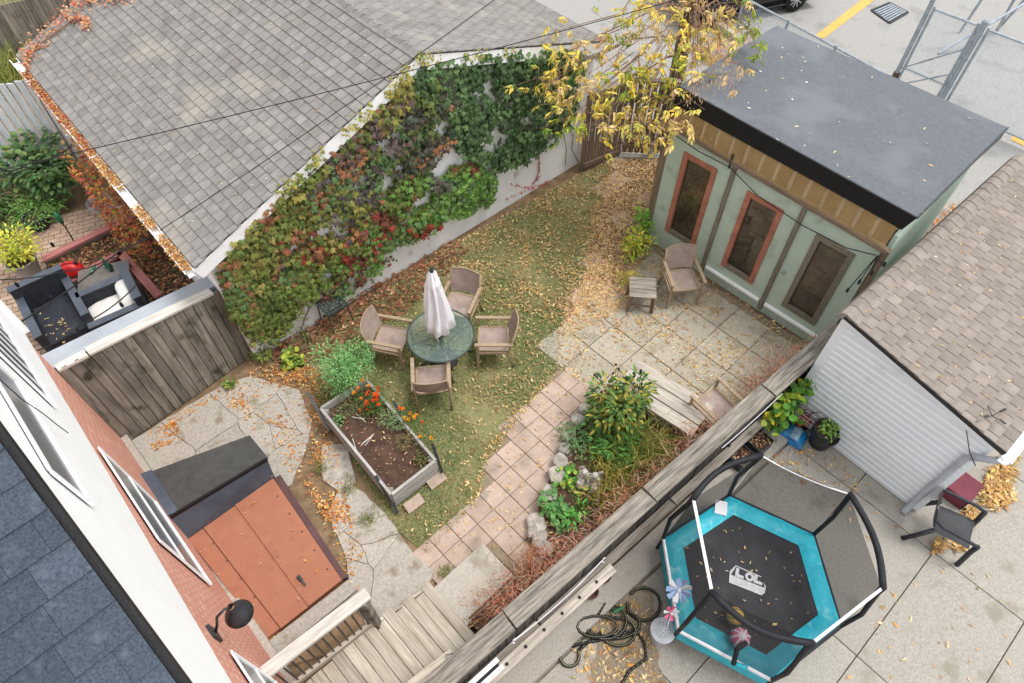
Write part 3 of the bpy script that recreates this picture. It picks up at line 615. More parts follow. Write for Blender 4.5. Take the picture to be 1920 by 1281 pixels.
# ---------------------------------------------------------------- the house at lower left
HW = Wall(G(235, 830)[:2], -46.4)
if HW.n.dot(Vector((1, 1, 0))) < 0: HW.n = -HW.n           # outward: towards the yard
ho = thing('house', 'red brick house with white upper storey and slate blue shingle roof', 'house', HW.at(3, 0))
IN = -HW.n
def wallbox(a0, a1, zf0, zf1, off, depth, name, m, parent):
    """a slab of wall; zf0/zf1 give the foot and head height along the wall"""
    n = 8; b = MB(); rows = []
    for k in range(n+1):
        a = lerp(a0, a1, k/n); rows.append([HW.at(a, zf0(a), off), HW.at(a, zf1(a), off), HW.at(a, zf1(a), off-depth), HW.at(a, zf0(a), off-depth)])
    for r_ in rows: b.v += r_
    for k in range(n):
        for i in range(4): b.f.append((k*4+i, k*4+(i+1) % 4, (k+1)*4+(i+1) % 4, (k+1)*4+i))
    b.f += [(3, 2, 1, 0), (n*4, n*4+1, n*4+2, n*4+3)]
    return b.build(name, m, parent)
e2s, e2z = HW.sz(0, 800, .14); e1s, e1z = HW.sz(353, 1281, .14); slope = (e1z-e2z)/(e1s-e2s)
rz = lambda a: e2z+slope*(a-e2s)
bz = lambda a: 2.7+.165*max(0, a-.2)
# brick wall: local X along the wall so the courses run level
bw = MB(); La = 9.0
bm = bpy.data.meshes.new('wall'); hx = []
for k in range(11):
    a = La*k/10
    hx += [(a, 0, -.08), (a, 0, bz(a)+.03), (a, .3, bz(a)+.03), (a, .3, -.08)]
fs = [(k*4+i, k*4+(i+1) % 4, (k+1)*4+(i+1) % 4, (k+1)*4+i) for k in range(10) for i in range(4)]+[(3, 2, 1, 0), (40, 41, 42, 43)]
bm.from_pydata(hx, [], fs); bm.materials.append(MATS['brick'])
MH = Matrix.Translation(HW.o) @ Matrix((HW.d, IN, UP)).transposed().to_4x4()
link('wall', bm, MH, ho)
sd = wallbox(-.03, 9, bz, lambda a: max(bz(a)+.3, rz(a)-.12), .035, .3, 'upper_wall', 'white_paint', ho)
bk = MB(); bk.box(HW.at(4.5, 1.2, -1.9), (8.96, 3.1, 2.5), frame(HW.d)).build('inner_wall', 'brick', ho)
ub = MB(); ub.add([HW.at(0, 2.6, -.3), HW.at(9, 2.6, -.3), HW.at(9, 2.6, -3.4), HW.at(0, 2.6, -3.4), HW.at(0, rz(0)-.2, -.3), HW.at(9, rz(9)-.2, -.3), HW.at(9, rz(9)-.2, -3.4), HW.at(0, rz(0)-.2, -3.4)], [(0, 3, 2, 1), (4, 5, 6, 7), (0, 1, 5, 4), (1, 2, 6, 5), (2, 3, 7, 6), (3, 0, 4, 7)])
ub.build('upper_core', 'white_paint', ho)
MB().bar(HW.at(-.02, .04, .045), HW.at(9, .04, .045), .09, .24).build('foundation', 'pad_concrete', ho)
MB().bar(HW.at(-.02, 3.9, .05), HW.at(-.02, 2.72, .05), .05, .09, HW.n).build('corner_board', 'trim_white', ho)
# roof: slopes down along the wall, rake edge over the white wall
rr0, rr1 = -1.0, 9.0
rq = [HW.at(rr0, rz(rr0), .1), HW.at(rr1, rz(rr1), .1), HW.at(rr1, rz(rr1), -4.2), HW.at(rr0, rz(rr0), -4.2)]
hr = MB().slab(rq, .1).build('roof', 'underlay', ho)
MB().bar(HW.at(rr0, rz(rr0)-.03, .125), HW.at(rr1, rz(rr1)-.03, .125), .04, .08, UP).build('rake_edge', 'black_trim', hr)
roof_shingles(hr, HW.at(rr1, rz(rr1)+.06, -4.2), HW.at(rr1, rz(rr1)+.06, .11), HW.at(rr0, rz(rr0)+.06, -4.2), None, .3, .2, 'shingle_slate', 'shingle_slate', 300, jitter=1, th=.012, gap=.0012, seed=9)
def hquad(px, off): return [HW.px(x, y, off) for x, y in px]
def house_window(px, panes, m='win_glass', split=None, off=.03):
    b = MB(); qd = hquad(px, off); wn = MB().slab(qd, .02).build('window', m, ho)
    for i in range(4): MB().bar(qd[i], qd[(i+1) % 4], .07, .06, HW.n).build('frame', 'trim_white', wn)
    for t in panes: MB().bar(qd[0].lerp(qd[3], t), qd[1].lerp(qd[2], t), .06, .05, HW.n).build('rail', 'trim_white', wn)
    return wn
def rectpx(a0, a1, z0, z1, off=.03): return [HW.at(a0, z1, off), HW.at(a1, z1, off), HW.at(a1, z0, off), HW.at(a0, z0, off)]
def rect_window(a0, a1, z0, z1, rails=(), stiles=(), m='win_glass', off=.02, fw=.05):
    qd = rectpx(a0, a1, z0, z1, off); wn = MB().slab(qd, .006).build('window', m, ho)
    for i in range(4): MB().bar(qd[i]+HW.n*.012, qd[(i+1) % 4]+HW.n*.012, fw, .016, HW.n).build('frame', 'trim_white', wn)
    for t in rails: MB().bar(qd[0].lerp(qd[3], t)+HW.n*.01, qd[1].lerp(qd[2], t)+HW.n*.01, .05, .014, HW.n).build('rail', 'trim_white', wn)
    for t in stiles: MB().bar(qd[0].lerp(qd[1], t)+HW.n*.01, qd[3].lerp(qd[2], t)+HW.n*.01, .022, .016, HW.n).build('bar', 'trim_white', wn)
    MB().bar(qd[3]+HW.n*.012-UP*.035, qd[2]+HW.n*.012-UP*.035, .025, .03, UP).build('sill', 'trim_white', wn)
    return wn
rect_window(2.12, 3.52, 1.3, 2.7, rails=(.5,))
rect_window(.75, 2.3, 3.78, 5.0, stiles=[i/7 for i in range(1, 7)], m='dark_glass', off=.045)
rect_window(2.7, 4.15, 4.62, 5.15, m='win_glass', off=.045)
rect_window(4.95, 6.4, 1.4, 2.72, rails=(.5,))
# cable hanging from the white wall
cp = [HW.px(0, 712, .09), HW.px(40, 748, .08), HW.px(80, 775, .1), HW.px(105, 795, .1), HW.px(128, 812, .09)]
MB().tube(cp, .004, 5).build('cable', 'cable', ho)
# barn lamp on the brick wall
L0 = HW.px(399, 1190, 0); lamp = thing('wall_lamp', 'black gooseneck barn lamp on the brick house wall', 'lamp', L0)
MB().bar(L0+UP*.1+HW.n*.015, L0-UP*.1+HW.n*.015, .13, .03, HW.n).build('wall_plate', 'black_metal', lamp)
top = L0+HW.n*.26+UP*.2
MB().tube([L0+HW.n*.03, L0+HW.n*.08+UP*.1, L0+HW.n*.13+UP*.23, L0+HW.n*.21+UP*.26, top], .013, 8).build('arm', 'black_metal', lamp, True)
MB().lathe([(.03, .02), (.04, -.02), (.045, -.07), (.06, -.09), (.095, -.14), (.13, -.21), (.126, -.212), (.085, -.14), (.045, -.09)], 24, top, cap=False).build('shade', 'black_metal', lamp, True)
MB().ball(top-UP*.17, .04, 10, 6).build('bulb', 'white_plastic', lamp, True)
# ---------------------------------------------------------------- cellar hatch
ch = thing('cellar_hatch', 'rust orange steel cellar hatch with black roofed head against brick wall', 'cellar hatch', G(480, 1000))
zr = .62; FL, FR, BR, BL = G(318, 972, zr), G(500, 862, zr), G(467, 822, zr-.06), G(268, 894, zr-.06)
DL, DRt, BtR, BtL = G(352, 1010, .26), G(513, 896, .26), G(641, 1086, .1), G(500, 1197, .1)
gl = lambda p: Vector((p.x, p.y, -.05))
bx = MB(); bx.add([gl(DL), gl(DRt), gl(BR), gl(BL), FL-UP*.02, FR-UP*.02, BR-UP*.02, BL-UP*.02], [(0, 1, 5, 4), (1, 2, 6, 5), (2, 3, 7, 6), (3, 0, 4, 7), (4, 5, 6, 7)]); bx.build('head_box', 'black_metal', ch)
f1, f2 = (FR-FL).normalized(), (BL-FL).normalized()
rt = MB().add([FL-f1*.02, FR+f1*.03, BR+f1*.03+f2*.02, BL-f1*.02+f2*.02]+[p+UP*.035 for p in (FL-f1*.02, FR+f1*.03, BR+f1*.03+f2*.02, BL-f1*.02+f2*.02)], [(0, 3, 2, 1), (4, 5, 6, 7), (0, 1, 5, 4), (1, 2, 6, 5), (2, 3, 7, 6), (3, 0, 4, 7)]).build('head_roof', 'grey_deckroof', ch)
MB().bar(FL+UP*.03-f2*.012, FR+UP*.03-f2*.012, .03, .06).build('roof_trim', 'black_trim', rt)
fl = MB().add([FL+f1*.0+UP*.05, FL+f1*.14+UP*.042, BL+f1*.14+UP*.042, BL+UP*.05, FL+UP*.09, FL+f1*.14+UP*.045, BL+f1*.14+UP*.045, BL+UP*.09], [(4, 5, 6, 7), (0, 1, 5, 4), (0, 3, 7, 4), (2, 3, 7, 6)]); fl.build('wall_flashing', 'slate_metal', rt)
fc = MB().slab([DL-f1*.01, DRt+f1*.01, FR+f1*.012, FL-f1*.012], .012)
fc.build('front_fascia', 'slate_metal', ch)
# frame and leaves of the hatch
side = [DRt, BtR]; bs = MB(); k_ = f1*.07
bs.add([gl(DRt), gl(BtR), gl(BtR)+k_, gl(DRt)+k_, DRt-UP*.015, BtR-UP*.02, BtR+k_-UP*.03, DRt+k_*1.4-UP*.02], [(0, 1, 5, 4), (1, 2, 6, 5), (2, 3, 7, 6), (3, 0, 4, 7), (4, 5, 6, 7)]); bs.build('side_frame', 'maroon', ch)
bf = MB(); bf.add([gl(DL), gl(DRt), gl(BtR), gl(BtL), DL-UP*.03, DRt-UP*.03, BtR-UP*.03, BtL-UP*.03], [(0, 1, 5, 4), (1, 2, 6, 5), (2, 3, 7, 6), (3, 0, 4, 7), (4, 5, 6, 7)]); bf.build('hatch_frame', 'orange_steel', ch)
def strip(t0, t1, up0, name, m='orange_steel', e0=0, e1=1):
    a, b_, c, d = DL.lerp(DRt, t0), DL.lerp(DRt, t1), BtL.lerp(BtR, t1), BtL.lerp(BtR, t0)
    qd = [a.lerp(d, e0), b_.lerp(c, e0), b_.lerp(c, e1), a.lerp(d, e1)]
    return MB().add([p-UP*.02+UP*up0 for p in qd]+[p+UP*up0 for p in qd], [(4, 5, 6, 7), (0, 1, 5, 4), (1, 2, 6, 5), (2, 3, 7, 6), (3, 0, 4, 7)]).build(name, m, ch)
strip(.0, .165, .0, 'side_panel'); strip(.175, .555, .02, 'hatch_leaf', e0=.01, e1=1.01)
rl = strip(.545, .99, .032, 'hatch_leaf', e0=.01, e1=1.01)
lip = strip(.54, .56, .045, 'overlap_strip', e0=.01, e1=1.01)
hp = DL.lerp(DRt, .635).lerp(BtL.lerp(BtR, .635), .81)+UP*.045; vd = (BtL-DL).normalized()
hb = MB(); hb.bar(hp-vd*.05, hp+vd*.03, .05, .03).bar(hp-vd*.0+UP*.03, hp+vd*.13+UP*.03, .022, .02); hb.build('handle', 'iron', ch)
for tt in (.16, .34, .52, .7, .88):
    pb = DL.lerp(DRt, .93).lerp(BtL.lerp(BtR, .93), tt)+UP*.034; MB().lathe([(.012, 0), (.01, .008)], 8, pb).build('bolt', 'iron', ch)
    pb = DL.lerp(DRt, .155).lerp(BtL.lerp(BtR, .155), tt)+UP*.004; MB().lathe([(.01, 0), (.008, .006)], 8, pb).build('bolt', 'iron', ch)
ks = MB().add([p for p in (G(505, 1206), G(655, 1090), G(672, 1108), G(525, 1228))]+[p+UP*.07 for p in (G(505, 1206), G(655, 1090), G(672, 1108), G(525, 1228))], [(4, 5, 6, 7), (0, 1, 5, 4), (1, 2, 6, 5), (2, 3, 7, 6), (3, 0, 4, 7)])
ks.build('stone_ledge', 'pad_concrete', None, label='rough narrow concrete ledge at foot of the cellar hatch', cat='ledge')
# ---------------------------------------------------------------- deck with steps and rail
DZ = .52; dk = thing('deck', 'weathered grey wooden deck with steps down to the path', 'deck', G(700, 1230))
R1 = G(700, 1171, DZ); dE1, dE2 = dirv(-46.4), dirv(43.6)
def fence_hit(p):                         # distance along dE1 to the long fence
    A = FEN_A-FN*.1; dd = (A-p).dot(FN)/dE1.dot(FN); return dd
q = random.Random(2)
for k in range(11):
    t = -.075-.148*k; p = R1+dE2*t; L = min(2.4, fence_hit(p)-.05)
    board('deck_board', p-dE1*.02, p+dE1*L, .142, .03, 'deckwood', dk, jag=k+1)
for i, zz in enumerate((.39, .265, .14)):
    for j in range(2):
        t = .075+.29*i+.145*j; p = R1+dE2*t; p.z = zz; L = fence_hit(p)-.06
        board('tread_board', p-dE1*(.03+q.uniform(0, .03)), p+dE1*L, .138, .03, 'deckwood', dk, jag=i*2+j+20)
    p = R1+dE2*(.29*i+.0); p.z = zz-.06+.0; L = fence_hit(p)-.08
    board('riser', p+UP*.11, p+dE1*L+UP*.11, .02, .1, 'brownwood', dk)
for e in (0, 1.0):
    pr = [R1+dE1*(e+.01)-dE2*1.6, R1+dE1*(e+.01), R1+dE1*(e+.01)+dE2*.85]
    MB().add([gl(pr[0]), gl(pr[2]), pr[2]*1-UP*.4, pr[1]-UP*.05, pr[0]-UP*.05], [(0, 1, 2, 3, 4)]).build('stringer', 'brownwood', dk)
rl = thing('deck_rail', 'grey wooden handrail with thin black balusters beside cellar hatch', 'railing', R1)
ra, rb = G(490, 1262, 1.45)-dE2*.3, G(690, 1112, 1.45)
board('top_rail', ra, rb, .15, .045, 'capwood', rl)
hv = rb-Vector((R1.x, R1.y, rb.z)); fo = dE2*.0
lo_a = Vector((ra.x, ra.y, DZ+.1))+dE1*.03; lo_b = Vector((rb.x, rb.y, DZ+.1))-dE2*.08+dE1*.03
board('bottom_rail', lo_a, lo_b, .05, .09, 'deckwood', rl)
pp_ = Vector((rb.x, rb.y, DZ))-dE2*.1+dE1*.02
board('post', pp_-UP*.1, pp_+UP*(1.42-DZ), .1, .1, 'darkwood', rl)
for k in range(15):
    p = lo_b.lerp(lo_a, (k+1)/16); MB().tube([p, Vector((p.x, p.y, 1.43))-dE1*.03], .011, 6).build('baluster', 'black_metal', rl)
r2 = thing('short_handrail', 'short grey handrail end where the steps meet the long fence', 'railing', G(800, 1260))
board('top_rail', G(770, 1290, 1.2), G(850, 1228, 1.2), .14, .05, 'deckwood', r2)
board('lower_rail', G(760, 1290, .95), G(815, 1245, .95), .06, .08, 'deckwood', r2)
b2 = G(838, 1238, 1.2); board('post', Vector((b2.x, b2.y, 0)), b2-UP*.03, .09, .09, 'deckwood', r2)
MB().tube([G(852, 1225, 1.25), G(836, 1228, 1.3), G(840, 1240, 1.24), G(845, 1248, 1.2)], .006, 5).build('hook', 'iron', r2)
ls = [G(905, 1018, .09), G(968, 1084, .09), G(968, 1084, .09)-dE2*1.05, G(905, 1018, .09)-dE2*1.05]
MB().prism([(p.x, p.y) for p in ls], -.05, .09, .01).build('landing_slab', 'concrete', None, label='smooth pale concrete landing slab at foot of deck steps', cat='slab')
# ---------------------------------------------------------------- left plank fence
LFw = Wall(G(235, 830)[:2], 47.2); 
lf_ = thing('plank_fence', 'mossy dark vertical plank fence between house corner and ivy', 'fence', LFw.at(1.2, 0))
q = random.Random(13); a = .0; Lf = 2.44; k = 0; topz = lambda a: 1.95-.15*a
while a < Lf-.05:
    wd = q.uniform(.13, .155); p = LFw.at(a+wd/2, -.03, q.uniform(-.006, .006)); board('fence_board', p, p+UP*(topz(a)+.03), wd-q.uniform(.005, .012), .022, 'darkwood', lf_, up=LFw.n); a += wd; k += 1
board('cap', LFw.at(.42, topz(.42)+.02, -.05), LFw.at(2.2, topz(2.2)+.02, -.05), .16, .04, 'capwood', lf_)
board('cap', LFw.at(.02, topz(.1)+.0, -.05), LFw.at(.4, topz(.4)-.0, -.05), .14, .04, 'capwood', lf_)
board('back_rail', LFw.at(0, 1.6, -.05), LFw.at(2.4, 1.3, -.05), .09, .05, 'darkwood', lf_, up=LFw.n)
board('back_rail', LFw.at(0, .4, -.05), LFw.at(2.4, .4, -.05), .09, .05, 'darkwood', lf_, up=LFw.n)
gp = MB().add([LFw.at(-.1, 0, -.2), LFw.at(2.5, 0, -.2), LFw.at(2.5, 0, -.62), LFw.at(-.1, 0, -.62), LFw.at(-.1, 1.9, -.14), LFw.at(2.5, 1.58, -.14), LFw.at(2.5, 1.58, -.4), LFw.at(-.1, 1.9, -.46)], [(0, 1, 5, 4), (1, 2, 6, 5), (2, 3, 7, 6), (3, 0, 4, 7), (4, 5, 6, 7)])
gp.build('cement_wall', 'cement_board', None, label='smooth slate grey flat topped wall behind the plank fence', cat='wall')
# ---------------------------------------------------------------- long right fence with wide cap
rf_ = thing('long_fence', 'long weathered fence with broad grey cap between yard and driveway', 'fence', FEN_A.lerp(FEN_B, .5)-UP*1.3)
Ltot = (FEN_B-FEN_A).length+1.2; zt = 1.3; c0 = FEN_A-FD*1.2; q = random.Random(3)
ci = lambda t, z=zt: Vector((c0.x, c0.y, 0))+FD*t+UP*z
t = 0; segs = [2.05, 2.3, 2.4, 1.9, 1.6, 1.0]
for sg in segs:
    t1 = min(Ltot, t+sg)
    if t1-t < .2: break
    off = q.uniform(-.012, .012); board('cap_plank', ci(t)-FN*(.13+off)+UP*q.uniform(-.008, .008), ci(t1-.012)-FN*(.13+off), .25, .05, 'fencecap', rf_, jag=int(t*7)+1); t = t1
t = 0
while t < Ltot-.1:
    wd = q.uniform(.12, .15); p = ci(t+wd/2, -.02)-FN*(.06+q.uniform(0, .012)); board('fence_board', p, Vector((p.x, p.y, zt-.03)), wd-.008, .02, 'dark_shaded_wood', rf_, up=FN); t += wd
t = 0
while t < Ltot-.1:                                          # low rails and ledge on the driveway side
    t1 = min(Ltot, t+2.4); board('ledge_rail', ci(t, .66)+FN*.02, ci(t1-.01, .66)+FN*.02, .12, .045, 'greywood', rf_, jag=int(t*5)+2); t = t1
board('ledge_board', ci(.2, .72)+FN*.12, ci(3.55, .72)+FN*.12, .13, .035, 'benchwood', rf_, jag=3)
for k in range(11): MB().lathe([(.022, 0), (.02, .012)], 8, ci(.35+k*.29, .738)+FN*.12).build('bolt', 'black_trim', rf_)
t = 0
while t < Ltot:
    board('fence_post', ci(t, 0)-FN*.15, ci(t, 1.27)-FN*.15, .09, .09, 'greywood', rf_); t += 2.2
wc = thing('metal_channel', 'white folded metal channel lying on the fence ledge near steps', 'channel', ci(1, .87)+FN*.12)
for o_ in (.02, .115): board('flange', ci(.3, .79)+FN*o_, ci(1.75, .79)+FN*o_, .055, .012, 'trim_white', wc)
board('web', ci(.3, .772)+FN*.07, ci(1.72, .772)+FN*.07, .05, .008, 'black_trim', wc)
cl = thing('clothesline', 'white cord strung along the fence face with knots', 'cord', ci(3, 1.1))
def sagp(a, b_, s, n=10): return [a.lerp(b_, i/n)-UP*(s*4*(i/n)*(1-i/n)) for i in range(n+1)]
cb_ = [p+FN*.06 for p in sagp(ci(1.95, 1.24)+FN*.0, ci(3.35, 1.24)+FN*.0, .2)]
MB().tube(cb_, .007, 5).build('rope', 'strap_white', cl)
for p in (cb_[0], cb_[-1]): MB().tube([p+FD*.03, p+UP*.02, p-FD*.02-UP*.03, p+FN*.02-UP*.06], .007, 5).build('knot', 'strap_white', cl)
sl_ = thing('string_light', 'white string light cord with socket hung on the fence near pots', 'string light', ci(6.4, 1.2)+FN*.03)
MB().tube(sagp(ci(5.6, 1.23)+FN*.02, ci(6.9, 1.25)+FN*.02, .06), .006, 5).build('cord', 'strap_white', sl_)
MB().lathe([(.012, 0), (.025, .02), (.025, .06), (.012, .09)], 8, ci(5.75, 1.12)+FN*.04).build('socket', 'iron', sl_)
# ---------------------------------------------------------------- back gate and fence stub
BW = Wall((1.52, 11.5), 28)
if BW.n.y > 0: BW.n = -BW.n
bf_ = thing('back_fence', 'weathered brown plank fence between ivy wall and back gate', 'fence', BW.at(.4, 0)); q = random.Random(6)
P0, P1_ = G(1092, 318), G(1160, 290); dv_ = (P1_-P0); n_ = int(dv_.length/.14)
for k in range(n_+1):
    p = P0.lerp(P1_, k/n_); board('fence_board', p-UP*.03, p+UP*(1.75+q.uniform(-.02, .02)), .135, .02, 'brownwood', bf_, up=Vector((dv_.y, -dv_.x, 0)))
board('cap', P0+UP*1.8, P1_+UP*1.8, .16, .04, 'greywood', bf_); nn = Vector((dv_.y, -dv_.x, 0)).normalized()
board('rail', P0+nn*.03+UP*.12, P1_+nn*.03+UP*.12, .06, .09, 'brownwood', bf_); board('rail', P0+nn*.03+UP*1.35, P1_+nn*.03+UP*1.35, .06, .09, 'brownwood', bf_)
bg_ = thing('back_gate', 'brown slatted back gate with diagonal brace and white edge', 'gate', G(1200, 292))
A0, A1 = G(1163, 289), G(1246, 293)
for k in range(7):
    p = A0.lerp(A1, (k+.5)/7); board('gate_slat', p+UP*.06, p+UP*1.72, .105, .02, 'brownwood', bg_, up=Vector((0, -1, 0)))
fo_ = Vector((0, -.03, 0))
for z in (.25, 1.35): board('gate_rail', A0+UP*z+fo_, A1+UP*z+fo_, .04, .11, 'brownwood', bg_)
board('brace', A0+UP*.3+fo_*1.6, A1+UP*1.3+fo_*1.6, .03, .08, 'brownwood', bg_)
board('white_edge', A0+UP*.02+fo_, A0+UP*1.7+fo_, .03, .04, 'trim_white', bg_)
board('top_rail', A0+UP*1.76, A1+UP*1.76, .12, .05, 'greywood', bg_)
sb = MB(); sb.prism([(p.x, p.y) for p in (G(1160, 296), G(1240, 298), G(1240, 288), G(1160, 287))], -.05, .03, .006).build('gate_sill', 'concrete', None, label='pale concrete sill under the slatted back gate', cat='sill')
bt = G(1217, 290); bo = thing('hanging_bottle', 'clear plastic bottle hung upright on the back gate', 'bottle', bt+UP*.05+fo_*3)
MB().lathe([(.04, .0), (.045, .02), (.045, .2), (.045, .22)], 12, bt+UP*.08+fo_*3).build('body', 'pot_grey', bo, True); MB().lathe([(.06, .22), (.06, .27), (.055, .28)], 12, bt+UP*.08+fo_*3).build('lid', 'brickpaver', bo)
# ---------------------------------------------------------------- green garden shed
SW = Wall(G(1215, 445)[:2], -45.4)
if SW.n.dot(Vector((-1, -1, 0))) < 0: SW.n = -SW.n
SI = -SW.n
shd = thing('garden_shed', 'pale green flat roofed garden shed with three glazed doors', 'shed', SW.at(1.9, 0))
cw = 3.74; zl, zr2 = 2.5, 2.36; gz = lambda a: lerp(zl, zr2, a/cw)
A_, B_ = SW.px(1272, 162, .04), SW.px(1720, 409, .04); C_, D_ = G(1890, 240, 2.75), G(1457, 48, 2.95)
dep = 3.0
# openings for the glazed doors, measured on the front
DOORS = []
for px in (((1284, 285), (1342, 318), (1302, 462), (1250, 432)), ((1404, 358), (1465, 395), (1412, 532), (1355, 495)), ((1533, 437), (1602, 480), (1527, 603), (1468, 575))):
    ss = [SW.sz(*p) for p in px]; DOORS.append(((ss[0][0]+ss[3][0])/2, (ss[1][0]+ss[2][0])/2, (ss[2][1]+ss[3][1])/2, (ss[0][1]+ss[1][1])/2))
def sbox(a0, a1, z0, z1, off, th, name, m, parent): return MB().add([SW.at(a0, z0, off-th), SW.at(a1, z0, off-th), SW.at(a1, z0, off), SW.at(a0, z0, off), SW.at(a0, z1, off-th), SW.at(a1, z1, off-th), SW.at(a1, z1, off), SW.at(a0, z1, off)], [(0, 3, 2, 1), (4, 5, 6, 7), (0, 1, 5, 4), (1, 2, 6, 5), (2, 3, 7, 6), (3, 0, 4, 7)]).build(name, m, parent)
b1, b2_ = 1.25, 2.5; edges = [(0, b1), (b1, b2_), (b2_, cw)]
for (a0, a1), (d0, d1, z0, z1) in zip(edges, DOORS):
    dr = thing('x', None, None) if False else None
    wp = MB()
    def pan(x0, x1, y0, y1): wp.add([SW.at(x0, y0, 0), SW.at(x1, y0, 0), SW.at(x1, y1, 0), SW.at(x0, y1, 0), SW.at(x0, y0, -.08), SW.at(x1, y0, -.08), SW.at(x1, y1, -.08), SW.at(x0, y1, -.08)], [(0, 1, 2, 3), (7, 6, 5, 4), (0, 4, 5, 1), (1, 5, 6, 2), (2, 6, 7, 3), (3, 7, 4, 0)])
    zt0 = gz((a0+a1)/2)
    pan(a0, d0, -.05, zt0); pan(d1, a1, -.05, zt0); pan(d0, d1, -.05, z0); pan(d0, d1, z1, zt0)
    dp = wp.build('door', 'green_wall', shd)
    sbox(d0, d1, z0, z1, -.03, .012, 'glass', 'door_glass', dp)
    fm = 'redframe' if a0 < 2 else 'batten'; f_ = .07
    sbox(d0-.02, d0+f_, z0-.02, z1+.02, .025, .05, 'frame_stile', fm, dp); sbox(d1-f_, d1+.02, z0-.02, z1+.02, .0252, .05, 'frame_stile', fm, dp)
    sbox(d0+f_, d1-f_, z1-f_, z1+.02, .024, .05, 'frame_rail', fm, dp); sbox(d0+f_, d1-f_, z0-.02, z0+f_, .024, .05, 'frame_rail', 'batten', dp)
for a in (b1, b2_): board('batten', SW.at(a, .02, .02), SW.at(a, gz(a)-.02, .02), .075, .04, 'batten', shd, up=SW.n)
board('corner_post', SW.at(-.06, -.03, -.04), SW.at(-.06, gz(0), -.04), .13, .12, 'brownwood', shd, up=SW.n)
board('corner_post', SW.at(cw+.03, -.03, -.05), SW.at(cw+.03, gz(cw), -.05), .1, .1, 'brownwood', shd, up=SW.n)
board('base_strip', SW.at(1.32, .2, .03), SW.at(2.44, .2, .03), .05, .05, 'white_paint', shd, up=SW.n); board('base_strip', SW.at(2.56, .2, .03), SW.at(cw, .2, .03), .05, .05, 'white_paint', shd, up=SW.n)
MB().lathe([(.022, 0), (.03, .02), (.03, .035), (.015, .045)], 12, SW.at(2.62, 1.05, .0), frame(UP, SW.n)).build('door_knob', 'galv', shd, True)
for a0, nm in ((0.0, 0), (cw, 1)):
    z_ = gz(a0); MB().slab([SW.at(a0, -.05, -.08), SW.at(a0, -.05, -dep), SW.at(a0, z_+.2, -dep), SW.at(a0, z_+.25, -.08)], .06 if nm else -.06).build('side_wall', 'green_wall', shd)
MB().slab([SW.at(0, -.05, -dep), SW.at(cw, -.05, -dep), SW.at(cw, 2.55, -dep), SW.at(0, 2.7, -dep)], .05).build('rear_wall', 'green_wall', shd)
MB().add([SW.at(.02, .01, -.1), SW.at(cw-.02, .01, -.1), SW.at(cw-.02, .01, -dep+.1), SW.at(.02, .01, -dep+.1)], [(0, 1, 2, 3)]).build('floor', 'interior', shd)
# things indoors seen through glass
wbn = thing('workbench', 'dim workbench seen through the middle shed door', 'bench', SW.at(1.8, 0, -.9))
board('top', SW.at(1.3, .8, -.9), SW.at(2.3, .8, -.9), .5, .05, 'brownwood', wbn)
for a in (1.35, 2.25): board('leg', SW.at(a, 0, -.9), SW.at(a, .78, -.9), .07, .07, 'brownwood', wbn)
# clerestory band: sill, posts and amber panes
cz0 = lambda a: gz(a); cz1 = lambda a: lerp(SW.sz(1266, 197)[1], SW.sz(1700, 437)[1], a/cw)
board('sill_beam', SW.at(-.05, gz(0)+.03, .03), SW.at(cw+.05, gz(cw)+.03, .03), .07, .08, 'brownwood', shd)
npn = 14
MB().add([SW.at(0, gz(0)+.05, -.14), SW.at(cw, gz(cw)+.05, -.14), SW.at(cw, cz1(cw), -.14), SW.at(0, cz1(0), -.14)], [(0, 1, 2, 3)]).build('band_backing', 'interior', shd)
for k in range(npn):
    a0, a1 = cw*k/npn, cw*(k+1)/npn
    MB().slab([SW.at(a0+.004, gz(a0)+.02, .055), SW.at(a1-.004, gz(a1)+.02, .055), SW.at(a1-.004, cz1(a1)+.02, .005), SW.at(a0+.004, cz1(a0)+.02, .005)], .006).build('amber_pane', 'amber', shd)
    board('stud', SW.at(a0, gz(a0)+.04, -.03), SW.at(a0, cz1(a0), -.05), .045, .05, 'pinkwood' if False else 'capwood', shd, up=SW.n)
    MB().lathe([(.012, 0), (.009, .01)], 6, SW.at(a1, cz1(a1)-.0, .02), frame(UP, SW.n)).build('screw', 'galv', shd)
# roof slab and black fascia
Af, Bf = A_-UP*(A_.z-cz1(0)-.0)*1, B_-UP*(B_.z-cz1(cw))
rt_ = MB(); lo = [SW.at(-.06, cz1(0)+.03, .03), SW.at(cw+.06, cz1(cw)+.03, .03), C_-UP*.2, D_-UP*.2]; hi = [A_, B_, C_, D_]
rs = MB(); NX, NY_ = 12, 10                                 # slightly sagging felt
for j in range(NY_+1):
    for i in range(NX+1):
        p = hi[0].lerp(hi[1], i/NX).lerp(hi[3].lerp(hi[2], i/NX), j/NY_); p = p+UP*(noise.noise(Vector((p.x*1.2, p.y*1.2, 0)))*.012 if 0 < i < NX and 0 < j < NY_ else 0); rs.v.append(p+UP*.004)
for j in range(NY_):
    for i in range(NX): rs.f.append((j*(NX+1)+i, j*(NX+1)+i+1, (j+1)*(NX+1)+i+1, (j+1)*(NX+1)+i))
rfl = rs.build('roof', 'felt_black', shd, True)
MB().add(lo+hi, [(0, 3, 2, 1), (0, 1, 5, 4), (1, 2, 6, 5), (2, 3, 7, 6), (3, 0, 4, 7)]).build('fascia', 'black_trim', rfl)
MB().tube([A_+UP*.004, B_+UP*.004], .012, 6).build('drip_edge', 'black_metal', rfl)
MB().tube([B_+UP*.0, C_], .016, 6).build('drip_edge', 'black_metal', rfl)
sc_ = thing('shed_cable', 'thin black cable drooping across the shed front with sockets at the corner', 'cable', SW.at(2, 2.2, .06))
